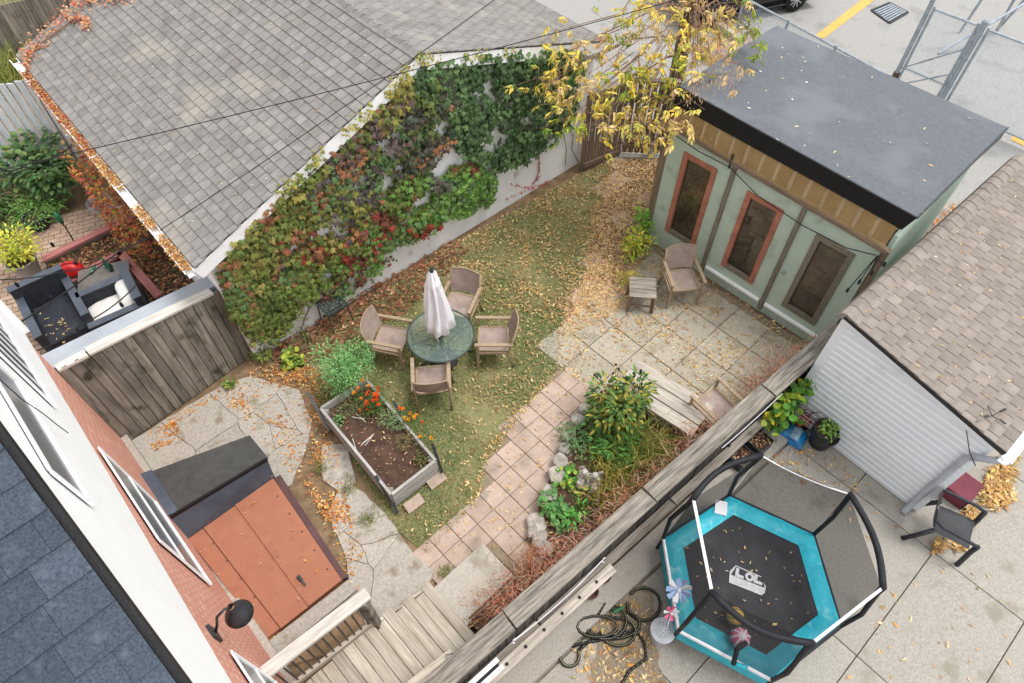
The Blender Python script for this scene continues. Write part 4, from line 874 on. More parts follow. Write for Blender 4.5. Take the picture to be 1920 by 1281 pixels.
pts = [SW.at(.02, 2.47, .1), SW.at(.6, 2.4, .1), SW.at(1.2, 2.42, .1), SW.at(1.8, 2.2, .1), SW.at(2.6, 2.13, .1), SW.at(3.3, 2.16, .1), SW.at(3.7, 2.3, .1)]
MB().tube(pts, .008, 5).build('wire', 'cable', sc_)
for k in range(4):
    p = SW.at(3.72, 2.3, .08); e = SW.at(3.62+.08*k, 1.5+.25*k, .1); MB().tube([p, p.lerp(e, .5)+SW.n*.05, e], .007, 5).build('wire', 'cable', sc_); MB().lathe([(.02, -.05), (.022, 0), (.012, .03)], 8, e).build('socket', 'plastic_black', sc_)
MB().bar(SW.at(1.17, 2.36, .05), SW.at(1.17, 2.62, .06), .03, .03).build('bracket', 'iron', sc_)
# ---------------------------------------------------------------- neighbour's garage on the right
RW = Wall(G(1560, 835)[:2], -49.0)
if RW.n.dot(Vector((-1, -1, 0))) < 0: RW.n = -RW.n
RI = -RW.n
rg = thing('siding_garage', 'small white sided outbuilding with tan shingle roof beside the driveway', 'garage', RW.at(.4, 0))
tL, zL_ = RW.sz(1598, 598); tR, zR_ = RW.sz(1848, 812)
topf = lambda a: lerp(zL_, zR_, (a-tL)/(tR-tL))
a0, a1 = tL, 1.36; dpt = 4.8
core = MB(); fr2 = [RW.at(a0+.02, -.05, -.02), RW.at(a1-.02, -.05, -.02), RW.at(a1-.02, topf(a1)-.05, -.02), RW.at(a0+.02, topf(a0)-.05, -.02)]
core.add(fr2+[p+RI*dpt for p in fr2], [(0, 1, 2, 3), (7, 6, 5, 4), (0, 4, 5, 1), (1, 5, 6, 2), (2, 6, 7, 3), (3, 7, 4, 0)]).build('wall', 'siding', rg)
ex = .116; z = .02; k = 0
while z < topf(a0)-.03:                               # lap siding, each course its own board, cut by the roof slope
    z1 = min(z+ex+.01, topf(a0)-.02)
    def amax(zz): return a1 if zz <= topf(a1) else a0+(a1-a0)*(topf(a0)-zz)/(topf(a0)-topf(a1))
    e0, e1 = amax(z), amax(z1)
    if e0-a0 > .04:
        e1 = max(e1, a0+.01)
        zm = lerp(z, z1, .62); em = lerp(e0, e1, .62)
        MB().add([RW.at(a0, z, .03), RW.at(e0, z, .03), RW.at(em, zm, .034), RW.at(a0, zm, .034), RW.at(e1, z1, .0), RW.at(a0, z1, .0), RW.at(a0, z, -.01), RW.at(e0, z, -.01), RW.at(e1, z1, -.01), RW.at(a0, z1, -.01)], [(0, 1, 2, 3), (3, 2, 4, 5), (0, 6, 7, 1), (1, 7, 8, 4, 2), (4, 8, 9, 5), (5, 9, 6, 0, 3)]).build('siding_board', 'siding', rg)
    z += ex; k += 1
board('corner_board', RW.at(a0-.03, -.02, .0), RW.at(a0-.03, topf(a0), .0), .14, .06, 'siding', rg, up=RW.n)
board('corner_board', RW.at(a1+.01, -.02, -.02), RW.at(a1+.01, topf(a1)-.04, -.02), .08, .07, 'siding', rg, up=RW.n)
ro0, ro1 = tL-.08, tR+.28; OVf = .1
rq = [RW.at(ro0, topf(ro0)+.0, OVf), RW.at(ro1, topf(ro1)+.0, OVf), RW.at(ro1, topf(ro1), -dpt-.1), RW.at(ro0, topf(ro0), -dpt-.1)]
rr = MB().slab(rq, .06).build('roof', 'underlay', rg)
roof_shingles(rr, RW.at(ro1, topf(ro1)+.065, OVf), RW.at(ro1, topf(ro1)+.065, -dpt-.1), RW.at(ro0, topf(ro0)+.065, OVf), None, .19, .155, 'shingle_tan', 'shingle_tan_mass', 300, th=.02, gap=.005, seed=12)
for k in range(24):
    o_ = OVf-k*.205; b = MB()
    P = lambda a, dz, o2: RW.at(a, topf(ro0)+dz, o2)
    b.add([P(ro0-.1, -.06, o_), P(ro0-.05, .075, o_), P(ro0+.02, .1, o_), RW.at(ro0+.15, topf(ro0+.15)+.085, o_), P(ro0-.1, -.06, o_-.21), P(ro0-.05, .065, o_-.21), P(ro0+.02, .09, o_-.21), RW.at(ro0+.15, topf(ro0+.15)+.075, o_-.21)], [(0, 1, 5, 4), (1, 2, 6, 5), (2, 3, 7, 6), (0, 1, 2, 3)])
    b.build('ridge_cap', 'shingle_tan', rr)
board('rake_trim', RW.at(ro0, topf(ro0)-.03, .06), RW.at(ro1-.1, topf(ro1-.1)-.03, .06), .04, .09, 'siding', rg)
# eave gutter and downspout
gzv = topf(ro1)-.02
gt_ = MB(); A = [RW.at(ro1+x, gzv+z, OVf) for x, z in ((0, 0), (0, -.1), (.1, -.1), (.13, 0), (.12, 0), (.095, -.09), (.012, -.09), (.012, 0))]
gt_.add(A+[p+RI*dpt for p in A], [(i, i+8, (i+1) % 8+8, (i+1) % 8) for i in range(8)]+[(7, 6, 5, 4, 3, 2, 1, 0)]); gtt = gt_.build('gutter', 'trim_white', rg)
sp = [RW.at(ro1+.06, gzv-.1, .03), RW.at(ro1-.02, gzv-.17, .07), RW.at(a1-.02, gzv-.3, .08), RW.at(a1-.08, gzv-.42, .07), RW.at(a1-.08, .16, .07), RW.at(a1-.08, .07, .12), RW.at(a1-.08, .03, .2)]
MB().tube(sp, .045, 8).build('downspout', 'pot_grey', rg, True)
MB().tube([RW.at(a1-.3, topf(a1)-.02, .1), RW.at(a1-.1, gzv-.2, .16), RW.at(a1+.05, gzv-.35, .14)], .006, 5).build('wire', 'cable', rg)
wv = G(1860, 780, 2.2); sp_ = thing('wind_ornament', 'small wire wind ornament perched on tan roof edge', 'ornament', wv)
b = MB()
for k in range(4):
    a = R(20+90*k); b.tube([wv, wv+Vector((math.cos(a)*.12, math.sin(a)*.12, .06))], .005, 4)
b.build('arms', 'iron', sp_)
for k in (0, 2, 3):
    a = R(20+90*k); MB().bar(wv+Vector((math.cos(a)*.08, math.sin(a)*.08, .05)), wv+Vector((math.cos(a)*.16, math.sin(a)*.16, .07)), .03, .008).build('vane', 'iron', sp_)
# ---------------------------------------------------------------- chain link fence, gate, car park details
def chainlink(name, label, A, B, z0, z1, posts, mid=None, extra=()):
    t = thing(name, label, 'fence', A); d = (B-A); L = d.length; d.normalize(); W_ = Matrix.Identity(3)
    for f in posts:
        p = A+d*L*f; MB().tube([p-UP*.05, p+UP*(z1+.05)], .03, 8).build('post', 'galv', t)
    MB().tube([A+UP*z1, B+UP*z1], .025, 8).build('top_rail', 'galv', t)
    if mid: MB().tube([A+UP*mid, B+UP*mid], .02, 8).build('bottom_rail', 'galv', t)
    m = MB(); H = z1-z0; s = .075; k = -int(H/s)-1
    while k*s < L:
        for sg in (0, 1):
            x0, x1 = k*s, k*s+H; c0, c1 = max(0, x0), min(L, x1)
            if c1-c0 > .02:
                za, zb = z0+(c0-x0), z0+(c1-x0)
                if sg: za, zb = z0+z1-za, z0+z1-zb
                pa, pb = A+d*c0+UP*za, A+d*c1+UP*zb; o = Vector((d.y, -d.x, 0))*.003; e = (UP*.0045)
                m.add([pa-e-o, pa+e-o, pb+e-o, pb-e-o, pa+o*2, pb+o*2], [(0, 1, 2, 3), (1, 4, 5, 2), (4, 0, 3, 5)])
        k += 1
    m.build('chain_mesh', 'galv', t, kind='stuff')
    for i, (p0, p1, r_) in enumerate(extra): MB().tube([p0, p1], r_, 8).build('brace', 'galv', t)
    return t
chainlink('chain_link_fence', 'galvanised chain link fence running behind the shed roof', G(1396, -4, 1.4)-UP*1.4, G(1668, 144, 1.4)-UP*1.4, .05, 1.4, (0, .33, .66, 1))
CW = Wall(G(1890, 250, .15)[:2], -46)
def cp_(x, y): return CW.px(x, y)
p1, p2 = CW.sz(1712, 76)[0], CW.sz(1808, 112)[0]
A1_, A2_ = CW.at(p1, 0), CW.at(p2, 0)
chainlink('chain_link_gate', 'tall galvanised chain link gate leaf between two steel posts', A1_+CW.d*.1, A2_-CW.d*.1, .5, 1.93, (0, 1), .57, ((A1_+UP*.5, A2_+UP*1.5, .018), (A1_+UP*.05, A2_+UP*.9, .018)))
gp1 = thing('gate_post', 'thick steel gate post with rusty foot above shed roof edge', 'post', A1_, group=None); MB().tube([A1_-UP*.1, A1_+UP*2.5], .05, 10).build('pipe', 'galv', gp1); MB().tube([A1_+UP*.2, A1_+UP*.42], .07, 10).build('rusty_clamp', 'rust', gp1)
gp2 = thing('capped_post', 'thick capped steel gate post right of the chain link gate', 'post', A2_); MB().tube([A2_-UP*.1, A2_+UP*2.0], .06, 10).build('pipe', 'galv', gp2); MB().lathe([(.07, 0), (.07, .06), (.04, .1)], 10, A2_+UP*2).build('cap', 'galv', gp2)
for z in (.6, 1.2, 1.75): MB().tube([A2_+UP*z, A2_+UP*(z+.06)], .072, 10).build('clamp', 'galv', gp2)
A3_ = CW.at(p2+2.2, 0)
chainlink('wide_chain_gate', 'wide chain link gate leaf at right edge above tan roof', A2_+CW.d*.12, A3_, .15, 1.92, (0, 1), .16)
F1, F2 = G(1905, 60), G(1960, 60); far = thing('slanted_barrier', 'far steel frame barrier leaning beyond the chain link gates', 'barrier', G(1880, 60))
for (xa, ya), (xb, yb) in (((1868, 60), (1912, -20)), ((1880, 45), (1930, -10)), ((1800, 60), (1860, -30)), ((1760, 100), (1950, -10))):
    MB().tube([G(xa, ya), G(xb, yb, 1.2)], .035, 8).build('pipe', 'galv', far)
yl = MB().slab([G(1527, 68, -.024), G(1545, 72, -.024), G(1640, 0, -.024), G(1618, -2, -.024)], .003).build('lane_line', 'yellow_line', None, kind='structure', label='yellow painted parking line on the car park', cat='line')
yl2 = MB().slab([G(1895, 262, -.024), G(1925, 276, -.024), G(1935, 266, -.024), G(1900, 254, -.024)], .003).build('lane_line', 'yellow_line', None, kind='structure', label='short yellow mark on the car park by the tan roof', cat='line')
dg = thing('storm_drain', 'cast iron storm drain grate in the car park', 'drain', G(1667, 25)); g4 = [G(1634, 20, -.02), G(1668, 44, -.02), G(1702, 24, -.02), G(1668, 6, -.02)]
MB().slab(g4, .004).build('pit', 'black_trim', dg)
for i in range(4): MB().bar(g4[i]+UP*.012, g4[(i+1) % 4]+UP*.012, .06, .02).build('frame', 'iron', dg)
for k in range(1, 8):
    t = k/8; a, b_ = g4[0].lerp(g4[1], t), g4[3].lerp(g4[2], t); m_ = a.lerp(b_, .5); MB().bar(a+UP*.012, m_+UP*.012, .045, .02).build('slot_bar', 'galv', dg); MB().bar(m_+UP*.0121, b_+UP*.012, .045, .02).build('slot_bar', 'galv', dg)
MB().bar(G(1330, 40)+UP*.04, G(1392, 84)+UP*.04, .16, .2).build('parking_kerb', 'concrete', None, label='short pale kerb stone under the tree by chain link', cat='kerb')
# the parked car: only its near wheel and sill show
wc_ = G(1487, 22); cd = dirv(20); cn = Vector((-cd.y, cd.x, 0))
car = thing('parked_car', 'black parked car seen only by its wheel at the top edge', 'car', wc_)
CM = Matrix((cd, cn, UP)).transposed()
prof = [(-3.3, .35), (-3.25, .8), (-2.6, .98), (-1.9, 1.42), (-.6, 1.45), (.05, 1.0), (.75, .82), (.85, .45), (.8, .25), (-3.2, .25)]
b = MB(); lay = [(.04, .93), (.0, .97), (.0, 1.0), (.3, 1.0), (1.4, 1.0), (1.7, .97), (1.74, .93)]
for y, kz in lay:
    for x, z in prof:
        zz = z if z < .9 else .9+(z-.9)*(1 if .2 < y < 1.5 else .0); b.v.append(wc_+CM @ Vector((x, y, zz*kz)))
n = len(prof)
for j in range(len(lay)-1):
    for i in range(n): b.f.append((j*n+i, j*n+(i+1) % n, (j+1)*n+(i+1) % n, (j+1)*n+i))
b.f += [tuple(range(n)), tuple(range((len(lay)-1)*n+n-1, (len(lay)-1)*n-1, -1))]
b.build('body', 'car_paint', car, True)
for x in (0, -2.55):
    for y in (.0, 1.74):
        ax = Matrix((cd, UP, -cn)).transposed() if y == 0 else Matrix((cd, UP, -cn)).transposed(); c_ = wc_+CM @ Vector((x, y+(.1 if y == 0 else -.1), .33))
        wh = MB().lathe([(.2, -.1), (.33, -.1), (.345, -.05), (.345, .05), (.33, .1), (.2, .1)], 24, c_, ax).build('wheel', 'tyre', car, True)
        MB().lathe([(.215, .06), (.2, .09), (.03, .075), (.0, .075)], 20, c_, ax, cap=False).build('wheel_dish', 'iron', wh, True)
        for s_ in range(10):
            a = 2*math.pi*s_/10; MB().bar(c_+ax @ Vector((0, 0, .1)), c_+ax @ Vector((.205*math.cos(a), .205*math.sin(a), .095)), .03, .02, ax @ Vector((0, 0, 1))).build('spoke', 'rim', wh)
MB().add([wc_+CM @ Vector(v) for v in ((-1.85, .03, .95), (-.15, .03, .97), (-.6, .28, 1.38), (-1.8, .28, 1.38))], [(0, 1, 2, 3)]).build('side_window', 'dark_glass', car)
# ---------------------------------------------------------------- tree by the gate
tb = Vector((3.42, 12.75, 0)); tr = thing('ash_tree', 'yellowing ash tree leaning its branches over the gate and shed', 'tree', tb); q = random.Random(44)
trunk = [tb-UP*.1, tb+Vector((0, 0, 1.2)), tb+Vector((-.03, .02, 2.6)), tb+Vector((.0, .05, 4.2)), tb+Vector((.1, .1, 6.0)), tb+Vector((.1, .2, 8.0))]
MB().tube(trunk, [.2, .16, .14, .12, .09, .03], 10).build('trunk', 'bark', tr, True)
CL = [(1010, 158, 2.9, 'y'), (1030, 165, 3.0, 'd'), (1048, 150, 3.0, 'y'), (1060, 110, 3.2, 'y'), (1040, 72, 3.3, 'y'), (1068, 232, 2.7, 'g'), (1062, 205, 2.8, 'y'), (1085, 180, 2.9, 'd'), (1110, 190, 2.9, 'y'), (1125, 175, 2.9, 'y'), (1122, 240, 2.6, 'y'), (1140, 230, 2.7, 'd'), (1105, 150, 3.1, 'd'),
      (1150, 60, 3.5, 'g'), (1135, 75, 3.4, 'd'), (1160, 150, 3.1, 'g'), (1180, 130, 3.2, 'y'), (1195, 120, 3.2, 'g'), (1215, 125, 3.2, 'y'), (1200, 160, 3.0, 'y'), (1230, 150, 3.1, 'y'), (1185, 165, 3.0, 'y'), (1205, 190, 2.9, 'g'), (1195, 215, 2.8, 'd'), (1200, 240, 2.7, 'y'), (1215, 265, 2.6, 'y'), (1190, 245, 2.6, 'd'), (1235, 215, 2.9, 'y'), (1245, 225, 2.9, 'd'), (1250, 235, 3.0, 'd'),
      (1240, 80, 3.6, 'y'), (1225, 40, 3.7, 'd'), (1210, 20, 3.8, 'y'), (1180, 10, 3.8, 'y'), (1255, 15, 3.9, 'd'), (1300, 130, 3.5, 'y'), (1290, 200, 3.5, 'y'), (1305, 115, 3.5, 'g'), (1310, 95, 3.5, 'd'), (1320, 40, 3.6, 'd'), (1300, 60, 3.6, 'y'), (1335, 60, 3.6, 'y'), (1345, 20, 3.8, 'd'), (1290, 20, 3.8, 'y'), (1400, 55, 3.5, 'g'), (1405, 70, 3.45, 'g'), (1388, 20, 3.6, 'g'), (1335, 155, 3.5, 'b'), (1365, 130, 3.5, 'b'), (1305, 170, 3.5, 'b'), (1325, 105, 3.5, 'd'), (1160, 105, 3.3, 'd'), (1085, 95, 3.3, 'd'), (1120, 118, 3.2, 'y'), (1270, 45, 3.8, 'y'), (1235, 5, 4, 'y'), (1360, 40, 3.6, 'd'), (1310, 5, 3.8, 'd'), (1345, 75, 3.5, 'd'), (1205, 60, 3.6, 'd')]
br = MB(); mass = LF(); hubs = []
def hub(P):
    return tb+Vector((0, 0, max(1.8, P.z-.9)))
for x, y, z, kd in CL:
    c = G(x, y, z); h = hub(c); mid = h.lerp(c, .5)+UP*.35; tip = c+UP*.12
    hubs.append((h, mid, tip))
    if q.random() < .3: br.tube([h, h.lerp(c, .25)+UP*.25, mid, h.lerp(c, .8)+UP*.22, tip], [.02, .016, .012, .008, .004], 5)
    else: br.tube([h.lerp(c, .55)+UP*.34, h.lerp(c, .8)+UP*.22, tip], [.01, .007, .004], 5)
    nl = {'y': 9, 'g': 10, 'd': 6, 'b': 2}[kd] if not 1250 < x < 1300 else 3
    for k in range(nl):
        o = c+Vector((q.gauss(0, .2), q.gauss(0, .2), q.gauss(0, .12))); dr = Vector((q.uniform(-1, 1), q.uniform(-1, 1), -q.uniform(.0, .8))).normalized(); L = q.uniform(.12, .22)
        br.tube([tip, o], .003, 4)
        col0 = {'y': [C(238, 208, 84), C(232, 206, 104), C(214, 204, 104), C(192, 194, 92)], 'g': [C(150, 172, 60), C(190, 188, 56), C(120, 150, 56)], 'd': [C(232, 204, 140), C(220, 192, 140), C(226, 204, 110)], 'b': [C(228, 196, 144)]}[kd]
        for j in range(5):
            t = .25+.75*j/4; p = o+dr*(L*t)
            for sg in ((-1, 1) if j < 4 else (0,)):
                sd_ = dr.orthogonal().normalized(); sd_.rotate(Matrix.Rotation(q.uniform(0, 6.28) if sg == 0 else k, 3, dr))
                al = (dr*.7+sd_*sg*.9-UP*.4); mass.add(p, al, UP+rdir(q)*.6, q.uniform(.065, .115), .037, vary(q.choice(col0), q, .22), 'oval')
    if kd in 'db':                                         # dry seed bunches
        for k in range(70):
            p = c+Vector((q.gauss(0, .12), q.gauss(0, .12), q.gauss(-.03, .08))); mass.add(p, Vector((q.uniform(-.5, .5), q.uniform(-.5, .5), -1)), rdir(q), q.uniform(.04, .07), .012, vary(q.choice([C(230, 198, 162), C(214, 178, 142), C(238, 212, 174), C(222, 186, 136)]), q), 'dia')
    if kd == 'b':
        for k in range(8): br.tube([tip, tip+Vector((q.gauss(0, .14), q.gauss(0, .14), q.uniform(-.1, .1)))], .0035, 4)
for k in range(90):                                        # upper crown above the frame
    a = q.uniform(0, 6.28); rr_ = q.uniform(.4, 2.6); c = tb+Vector((math.cos(a)*rr_, abs(math.sin(a))*rr_*1.1+.6, q.uniform(4.4, 7.5)-rr_*.35))
    if k % 2 == 0: br.tube([tb+UP*(c.z-1), c], [.02, .006], 5)
    for j in range(14): mass.add(c+Vector((q.gauss(0, .25), q.gauss(0, .25), q.gauss(0, .2))), rdir(q)-UP*.6, UP+rdir(q)*.6, .13, .05, vary(q.choice([C(228, 190, 60), C(190, 180, 70), C(216, 180, 110)]), q), 'oval')
br.build('branch', 'twig', tr); mass.build('crown', 'leaf', tr, kind='stuff')
# ---------------------------------------------------------------- patio chairs
def chair_proto():
    t = thing('patio_chair', '', 'chair', (0, 0, 0), 0, 'woven patio chairs')
    b = MB(); W, D = .46, .46
    for j in range(7):                                     # dished seat
        for i in range(7):
            x, y = (i/6-.5)*W, (j/6-.5)*D; b.v.append(Vector((x, y, .43-.022*(1-(2*x/W)**2)*(1-(2*y/D)**2)+.01*(j/6))))
    for j in range(6):
        for i in range(6): b.f.append((j*7+i, j*7+i+1, (j+1)*7+i+1, (j+1)*7+i))
    b.build('seat', 'weave', t, True)
    b = MB()
    for j in range(6):
        for i in range(9):
            x = (i/8-.5)*.5; v = j/5; cr_ = .06*(1-(2*x/.5)**2); b.v.append(Vector((x, -.24-.13*v-cr_*.9+.02, .47+.42*v+.02*v*(1-(2*x/.5)**2))))
    for j in range(5):
        for i in range(8): b.f.append((j*9+i, j*9+i+1, (j+1)*9+i+1, (j+1)*9+i))
    b.build('backrest', 'weave', t, True)
    topc = [Vector(((i/8-.5)*.52, -.35-.054*(1-(2*(i/8-.5))**2), .89+.02*(1-(2*(i/8-.5))**2))) for i in range(9)]
    MB().tube(topc, .012, 6).build('top_rail', 'chair_frame', t, True)
    fr = MB(); c4 = [Vector((-.235, .235, .43)), Vector((.235, .235, .43)), Vector((.235, -.235, .42)), Vector((-.235, -.235, .42))]
    for i in range(4): fr.bar(c4[i], c4[(i+1) % 4], .03, .035)
    fr.build('seat_frame', 'chair_frame', t)
    for s in (-1, 1):
        MB().bar(Vector((s*.275, .25, 0)), Vector((s*.275, .24, .62)), .04, .03, Vector((1, 0, 0))).build('leg', 'chair_frame', t)
        MB().tube([Vector((s*.265, -.33, 0)), Vector((s*.265, -.25, .3)), Vector((s*.262, -.25, .45)), Vector((s*.26, -.36, .89))], .018, 6).build('leg', 'chair_frame', t, True)
        MB().bar(Vector((s*.28, .29, .635)), Vector((s*.275, -.32, .63)), .055, .025).build('arm', 'chair_frame', t)
        MB().bar(Vector((s*.275, .24, .4)), Vector((s*.265, -.24, .4)), .022, .03).build('side_rail', 'chair_frame', t)
    return t
cp0 = chair_proto()
CH = [((925, 636), 90, 'woven chair right of the umbrella table, facing it'), ((810, 712), 6, 'woven chair nearest the planter, its back to the camera'), ((734, 636), -103, 'woven chair left of the umbrella table beside the ivy wall'), ((862, 572), 162, 'woven chair behind the umbrella table, farthest from the camera'),
      ((1279, 526), 188, 'woven chair strewn with leaves before the green shed door'), ((1340, 762), 36, 'woven chair half hidden behind the long fence cap')]
for i, (px, rzv, lab) in enumerate(CH):
    g_ = G(px[0], px[1], .42); M = Matrix.Translation((g_.x, g_.y, 0)) @ Matrix.Rotation(R(rzv), 4, 'Z')
    if i == 0: cp0.matrix_basis = M; cp0['label'] = lab
    else: copy_thing(cp0, M, lab)
# ---------------------------------------------------------------- table and folded umbrella
tc = G(826, 628, .72); T0 = Vector((tc.x, tc.y, 0)); tbl = thing('glass_table', 'round patterned glass garden table with dark green rim', 'table', T0)
MB().lathe([(.0, .715), (.52, .715), (.525, .72), (.52, .726), (.0, .726)], 48, T0, cap=False).build('glass_top', 'table_glass', tbl)
MB().tube([T0+Vector((.53*math.cos(2*math.pi*k/48), .53*math.sin(2*math.pi*k/48), .72)) for k in range(48)], .013, 8, True).build('rim', 'patio_green', tbl, True)
for k in range(4):
    a = R(22+90*k); u = Vector((math.cos(a), math.sin(a), 0)); MB().tube([T0+u*.47+UP*.7, T0+u*.28+UP*.62, T0+u*.1+UP*.45, T0+u*.12+UP*.25, T0+u*.33+UP*.1, T0+u*.5+UP*.02], .016, 8).build('leg', 'patio_green', tbl, True)
    MB().tube([T0+u*.05+UP*.7, T0+u*.5+UP*.708], .01, 6).build('spoke', 'patio_green', tbl)
MB().lathe([(.06, .68), (.06, .74), (.045, .76)], 16, T0).build('hub', 'patio_green', tbl, True)
um = thing('folded_umbrella', 'folded white canvas umbrella standing through the glass table', 'umbrella', T0)
MB().tube([T0+UP*.02, T0+UP*2.24], .019, 8).build('pole', 'patio_green', um, True)
def fold(r, z, a):
    d = r*(1+.3*math.cos(8*a+1.5*math.sin(z*3))+.1*math.cos(3*a+z*5)); return Vector((d*math.cos(a), d*math.sin(a), z+(.05*math.cos(8*a) if z < 1.0 else 0)))
MB().lathe([(.03, 2.2), (.055, 2.14), (.075, 2.0), (.09, 1.95), (.12, 1.7), (.15, 1.4), (.18, 1.15), (.205, .95), (.19, .93), (.15, 1.1), (.1, 1.5)], 64, T0, None, fold, False).build('canopy', 'canvas', um, True)
MB().lathe([(.05, 2.12), (.095, 1.98), (.105, 1.9), (.1, 1.89), (.06, 2.05)], 24, T0, None, lambda r, z, a: Vector((r*(1+.12*math.cos(8*a))*math.cos(a), r*(1+.12*math.cos(8*a))*math.sin(a), z)), False).build('vent_flap', 'canvas', um, True)
MB().lathe([(.028, 2.17), (.032, 2.21), (.026, 2.24), (.022, 2.28), (.008, 2.3)], 12, T0).build('finial', 'patio_green', um, True)
MB().lathe([(.23, 0), (.23, .05), (.1, .08), (.03, .1), (.03, .3)], 24, T0+UP*.0).build('base', 'iron', um, True)
# side stool table
sg_ = G(1205, 540, .42); stt = thing('side_table', 'small grey square slatted side table beside the shed chair', 'side table', Vector((sg_.x, sg_.y, 0)), -6)
X, Y = dirv(-6), dirv(84); S0 = Vector((sg_.x, sg_.y, 0))
for k in range(5): board('slat', S0-X*.23+Y*(.184*(k-2)/2)+UP*.43, S0+X*.23+Y*(.184*(k-2)/2)+UP*.43, .088, .02, 'greywood', stt)
for sx in (-1, 1):
    board('apron', S0+X*sx*.2-Y*.2+UP*.385, S0+X*sx*.2+Y*.2+UP*.385, .02, .06, 'brownwood', stt); board('stretcher', S0-X*.18+Y*sx*.17+UP*.14, S0+X*.18+Y*sx*.17+UP*.14, .02, .04, 'brownwood', stt)
    for sy in (-1, 1): board('leg', S0+X*sx*.21+Y*sy*.2, S0+X*sx*.19+Y*sy*.18+UP*.42, .05, .05, 'brownwood', stt)
# low plank bench by the fence
bn = thing('plank_bench', 'long weathered low plank bench next to the flower bed', 'bench', G(1250, 770))
ba, bb = G(1168, 728, .4), G(1300, 812, .4); bd = (bb-ba).normalized(); bnm = Vector((-bd.y, bd.x, 0))
for k in range(3): board('plank', ba-bd*.12+bnm*(.03+.235*k)-UP*(.01 if k == 2 else 0), bb+bd*.02+bnm*(.03+.235*k), .215, .05, 'benchwood', bn, jag=k+40)
for f in (.12, .85):
    p = ba.lerp(bb, f); board('support', p-bnm*.08-UP*.06, p+bnm*.55-UP*.06, .09, .09, 'brownwood', bn)
    for s in (0, .46): board('leg', p+bnm*s-UP*.4, p+bnm*s-UP*.08, .09, .09, 'brownwood', bn)
# ---------------------------------------------------------------- raised planter
pz = .42; K = [G(601, 766, pz), G(734, 928, pz), G(817, 864, pz), G(687, 712, pz)]
pl = thing('raised_planter', 'long grey wooden raised planter full of dark soil', 'planter', G(710, 850))
for i in range(4):
    a, b_ = K[i], K[(i+1) % 4]; n = (b_-a).cross(UP).normalized()
    hgt = [.1, .25, .38] if i != 1 else [.1, .25, .38]
    for z, hh in ((.12, .14), (.265, .14), (.39, .1)): board('plank', Vector((a.x, a.y, z)), Vector((b_.x, b_.y, z)), hh, .04, 'silverwood', pl, up=n, jag=i*3+1)
sw = [(p.x, p.y) for p in K]; so_ = MB(); NX = 22; NYs = 12
for j in range(NYs+1):
    for i in range(NX+1):
        p = K[0].lerp(K[1], i/NX).lerp(K[3].lerp(K[2], i/NX), j/NYs); so_.v.append(Vector((p.x, p.y, .3+.035*noise.noise(Vector((p.x*4, p.y*4, 0)))+.02*noise.noise(Vector((p.x*13, p.y*13, 2))))))
for j in range(NYs):
    for i in range(NX): so_.f.append((j*(NX+1)+i, j*(NX+1)+i+1, (j+1)*(NX+1)+i+1, (j+1)*(NX+1)+i))
so_.build('soil', 'bed_soil', pl, True)
for i in range(4):
    c = (K[0]+K[2])/2; p = K[i].lerp(c, .09); board('corner_post', Vector((p.x, p.y, 0)), Vector((p.x, p.y, pz-.02)), .08, .08, 'greywood', pl)
for (xa, ya, za), (xb, yb, zb) in (((577, 735, .55), (617, 808, .2)), ((704, 892, .5), (746, 962, .05)), ((810, 832, .5), (829, 886, .1)), ((737, 752, .5), (752, 780, .3))):
    MB().bar(G(xa, ya, za), G(xb, yb, zb), .045, .012).build('steel_stake', 'black_metal', pl)
for i, (x, y, rzv, lb) in enumerate(((776, 944, 40, 'loose terracotta paver leaning under the planter end, left of two'), (818, 900, 40, 'loose terracotta paver leaning under the planter end, right of two'))):
    c = G(x, y, .04); MB().box(c, (.28, .16, .05), frame(dirv(rzv), Vector((.3, -.3, 1)))).build('loose_paver', 'paver', None, label=lb, cat='paver', group='pavers under the planter')
for k, ((xa, ya), (xb, yb)) in enumerate((((676, 838), (700, 818)), ((680, 832), (702, 814)), ((684, 836), (696, 822)), ((662, 780), (688, 792)))):
    pass
sk = thing('dry_stalks', 'pale dry stalks lying on the planter soil', 'stalks', G(685, 830, .32))
for (xa, ya), (xb, yb) in (((676, 836), (700, 816)), ((679, 832), (702, 813)), ((684, 836), (697, 820)), ((668, 776), (686, 792)), ((660, 782), (684, 786)), ((661, 822), (668, 845))): MB().tube([G(xa, ya, .34), G(xb, yb, .36)], .006, 4).build('stalk', 'capwood', sk)
# ---------------------------------------------------------------- plants
def bush(name, label, cat, c, rad, h, n, cols, size, shape='oval', seed=1, stems=6, droop=.2, base=None, flat=.5, group=None, wd=.5):
    t = thing(name, label, cat, Vector((c.x, c.y, c.z)), 0, group); q = random.Random(seed); lf = LF(); sm = MB()
    lob = [Vector((q.uniform(-.5, .5)*rad, q.uniform(-.5, .5)*rad, h*q.uniform(.35, .85))) for _ in range(7)]
    for k in range(n):
        o = q.choice(lob); d = rdir(q, 1).normalized(); p = o+Vector((d.x*rad*.55, d.y*rad*.55, d.z*h*.3))*q.uniform(.35, 1.05)
        if p.z < .02: p.z = q.uniform(.02, .1)
        lf.add(c+p, d+Vector((0, 0, -droop*q.random()*2)), UP+d*.7, size*q.uniform(.6, 1.3), size*wd*q.uniform(.8, 1.2), vary(q.choice(cols), q, .28), shape)
    lf.build('foliage', 'leaf', t, kind='stuff')
    for k in range(stems):
        o = q.choice(lob); sm.tube([c, c+o*.5+Vector((0, 0, .05)), c+o], .008, 4)
    sm.build('stem', 'stem_green', t); return t
BG = [C(110, 164, 96), C(132, 184, 112), C(90, 142, 82), C(150, 194, 124)]
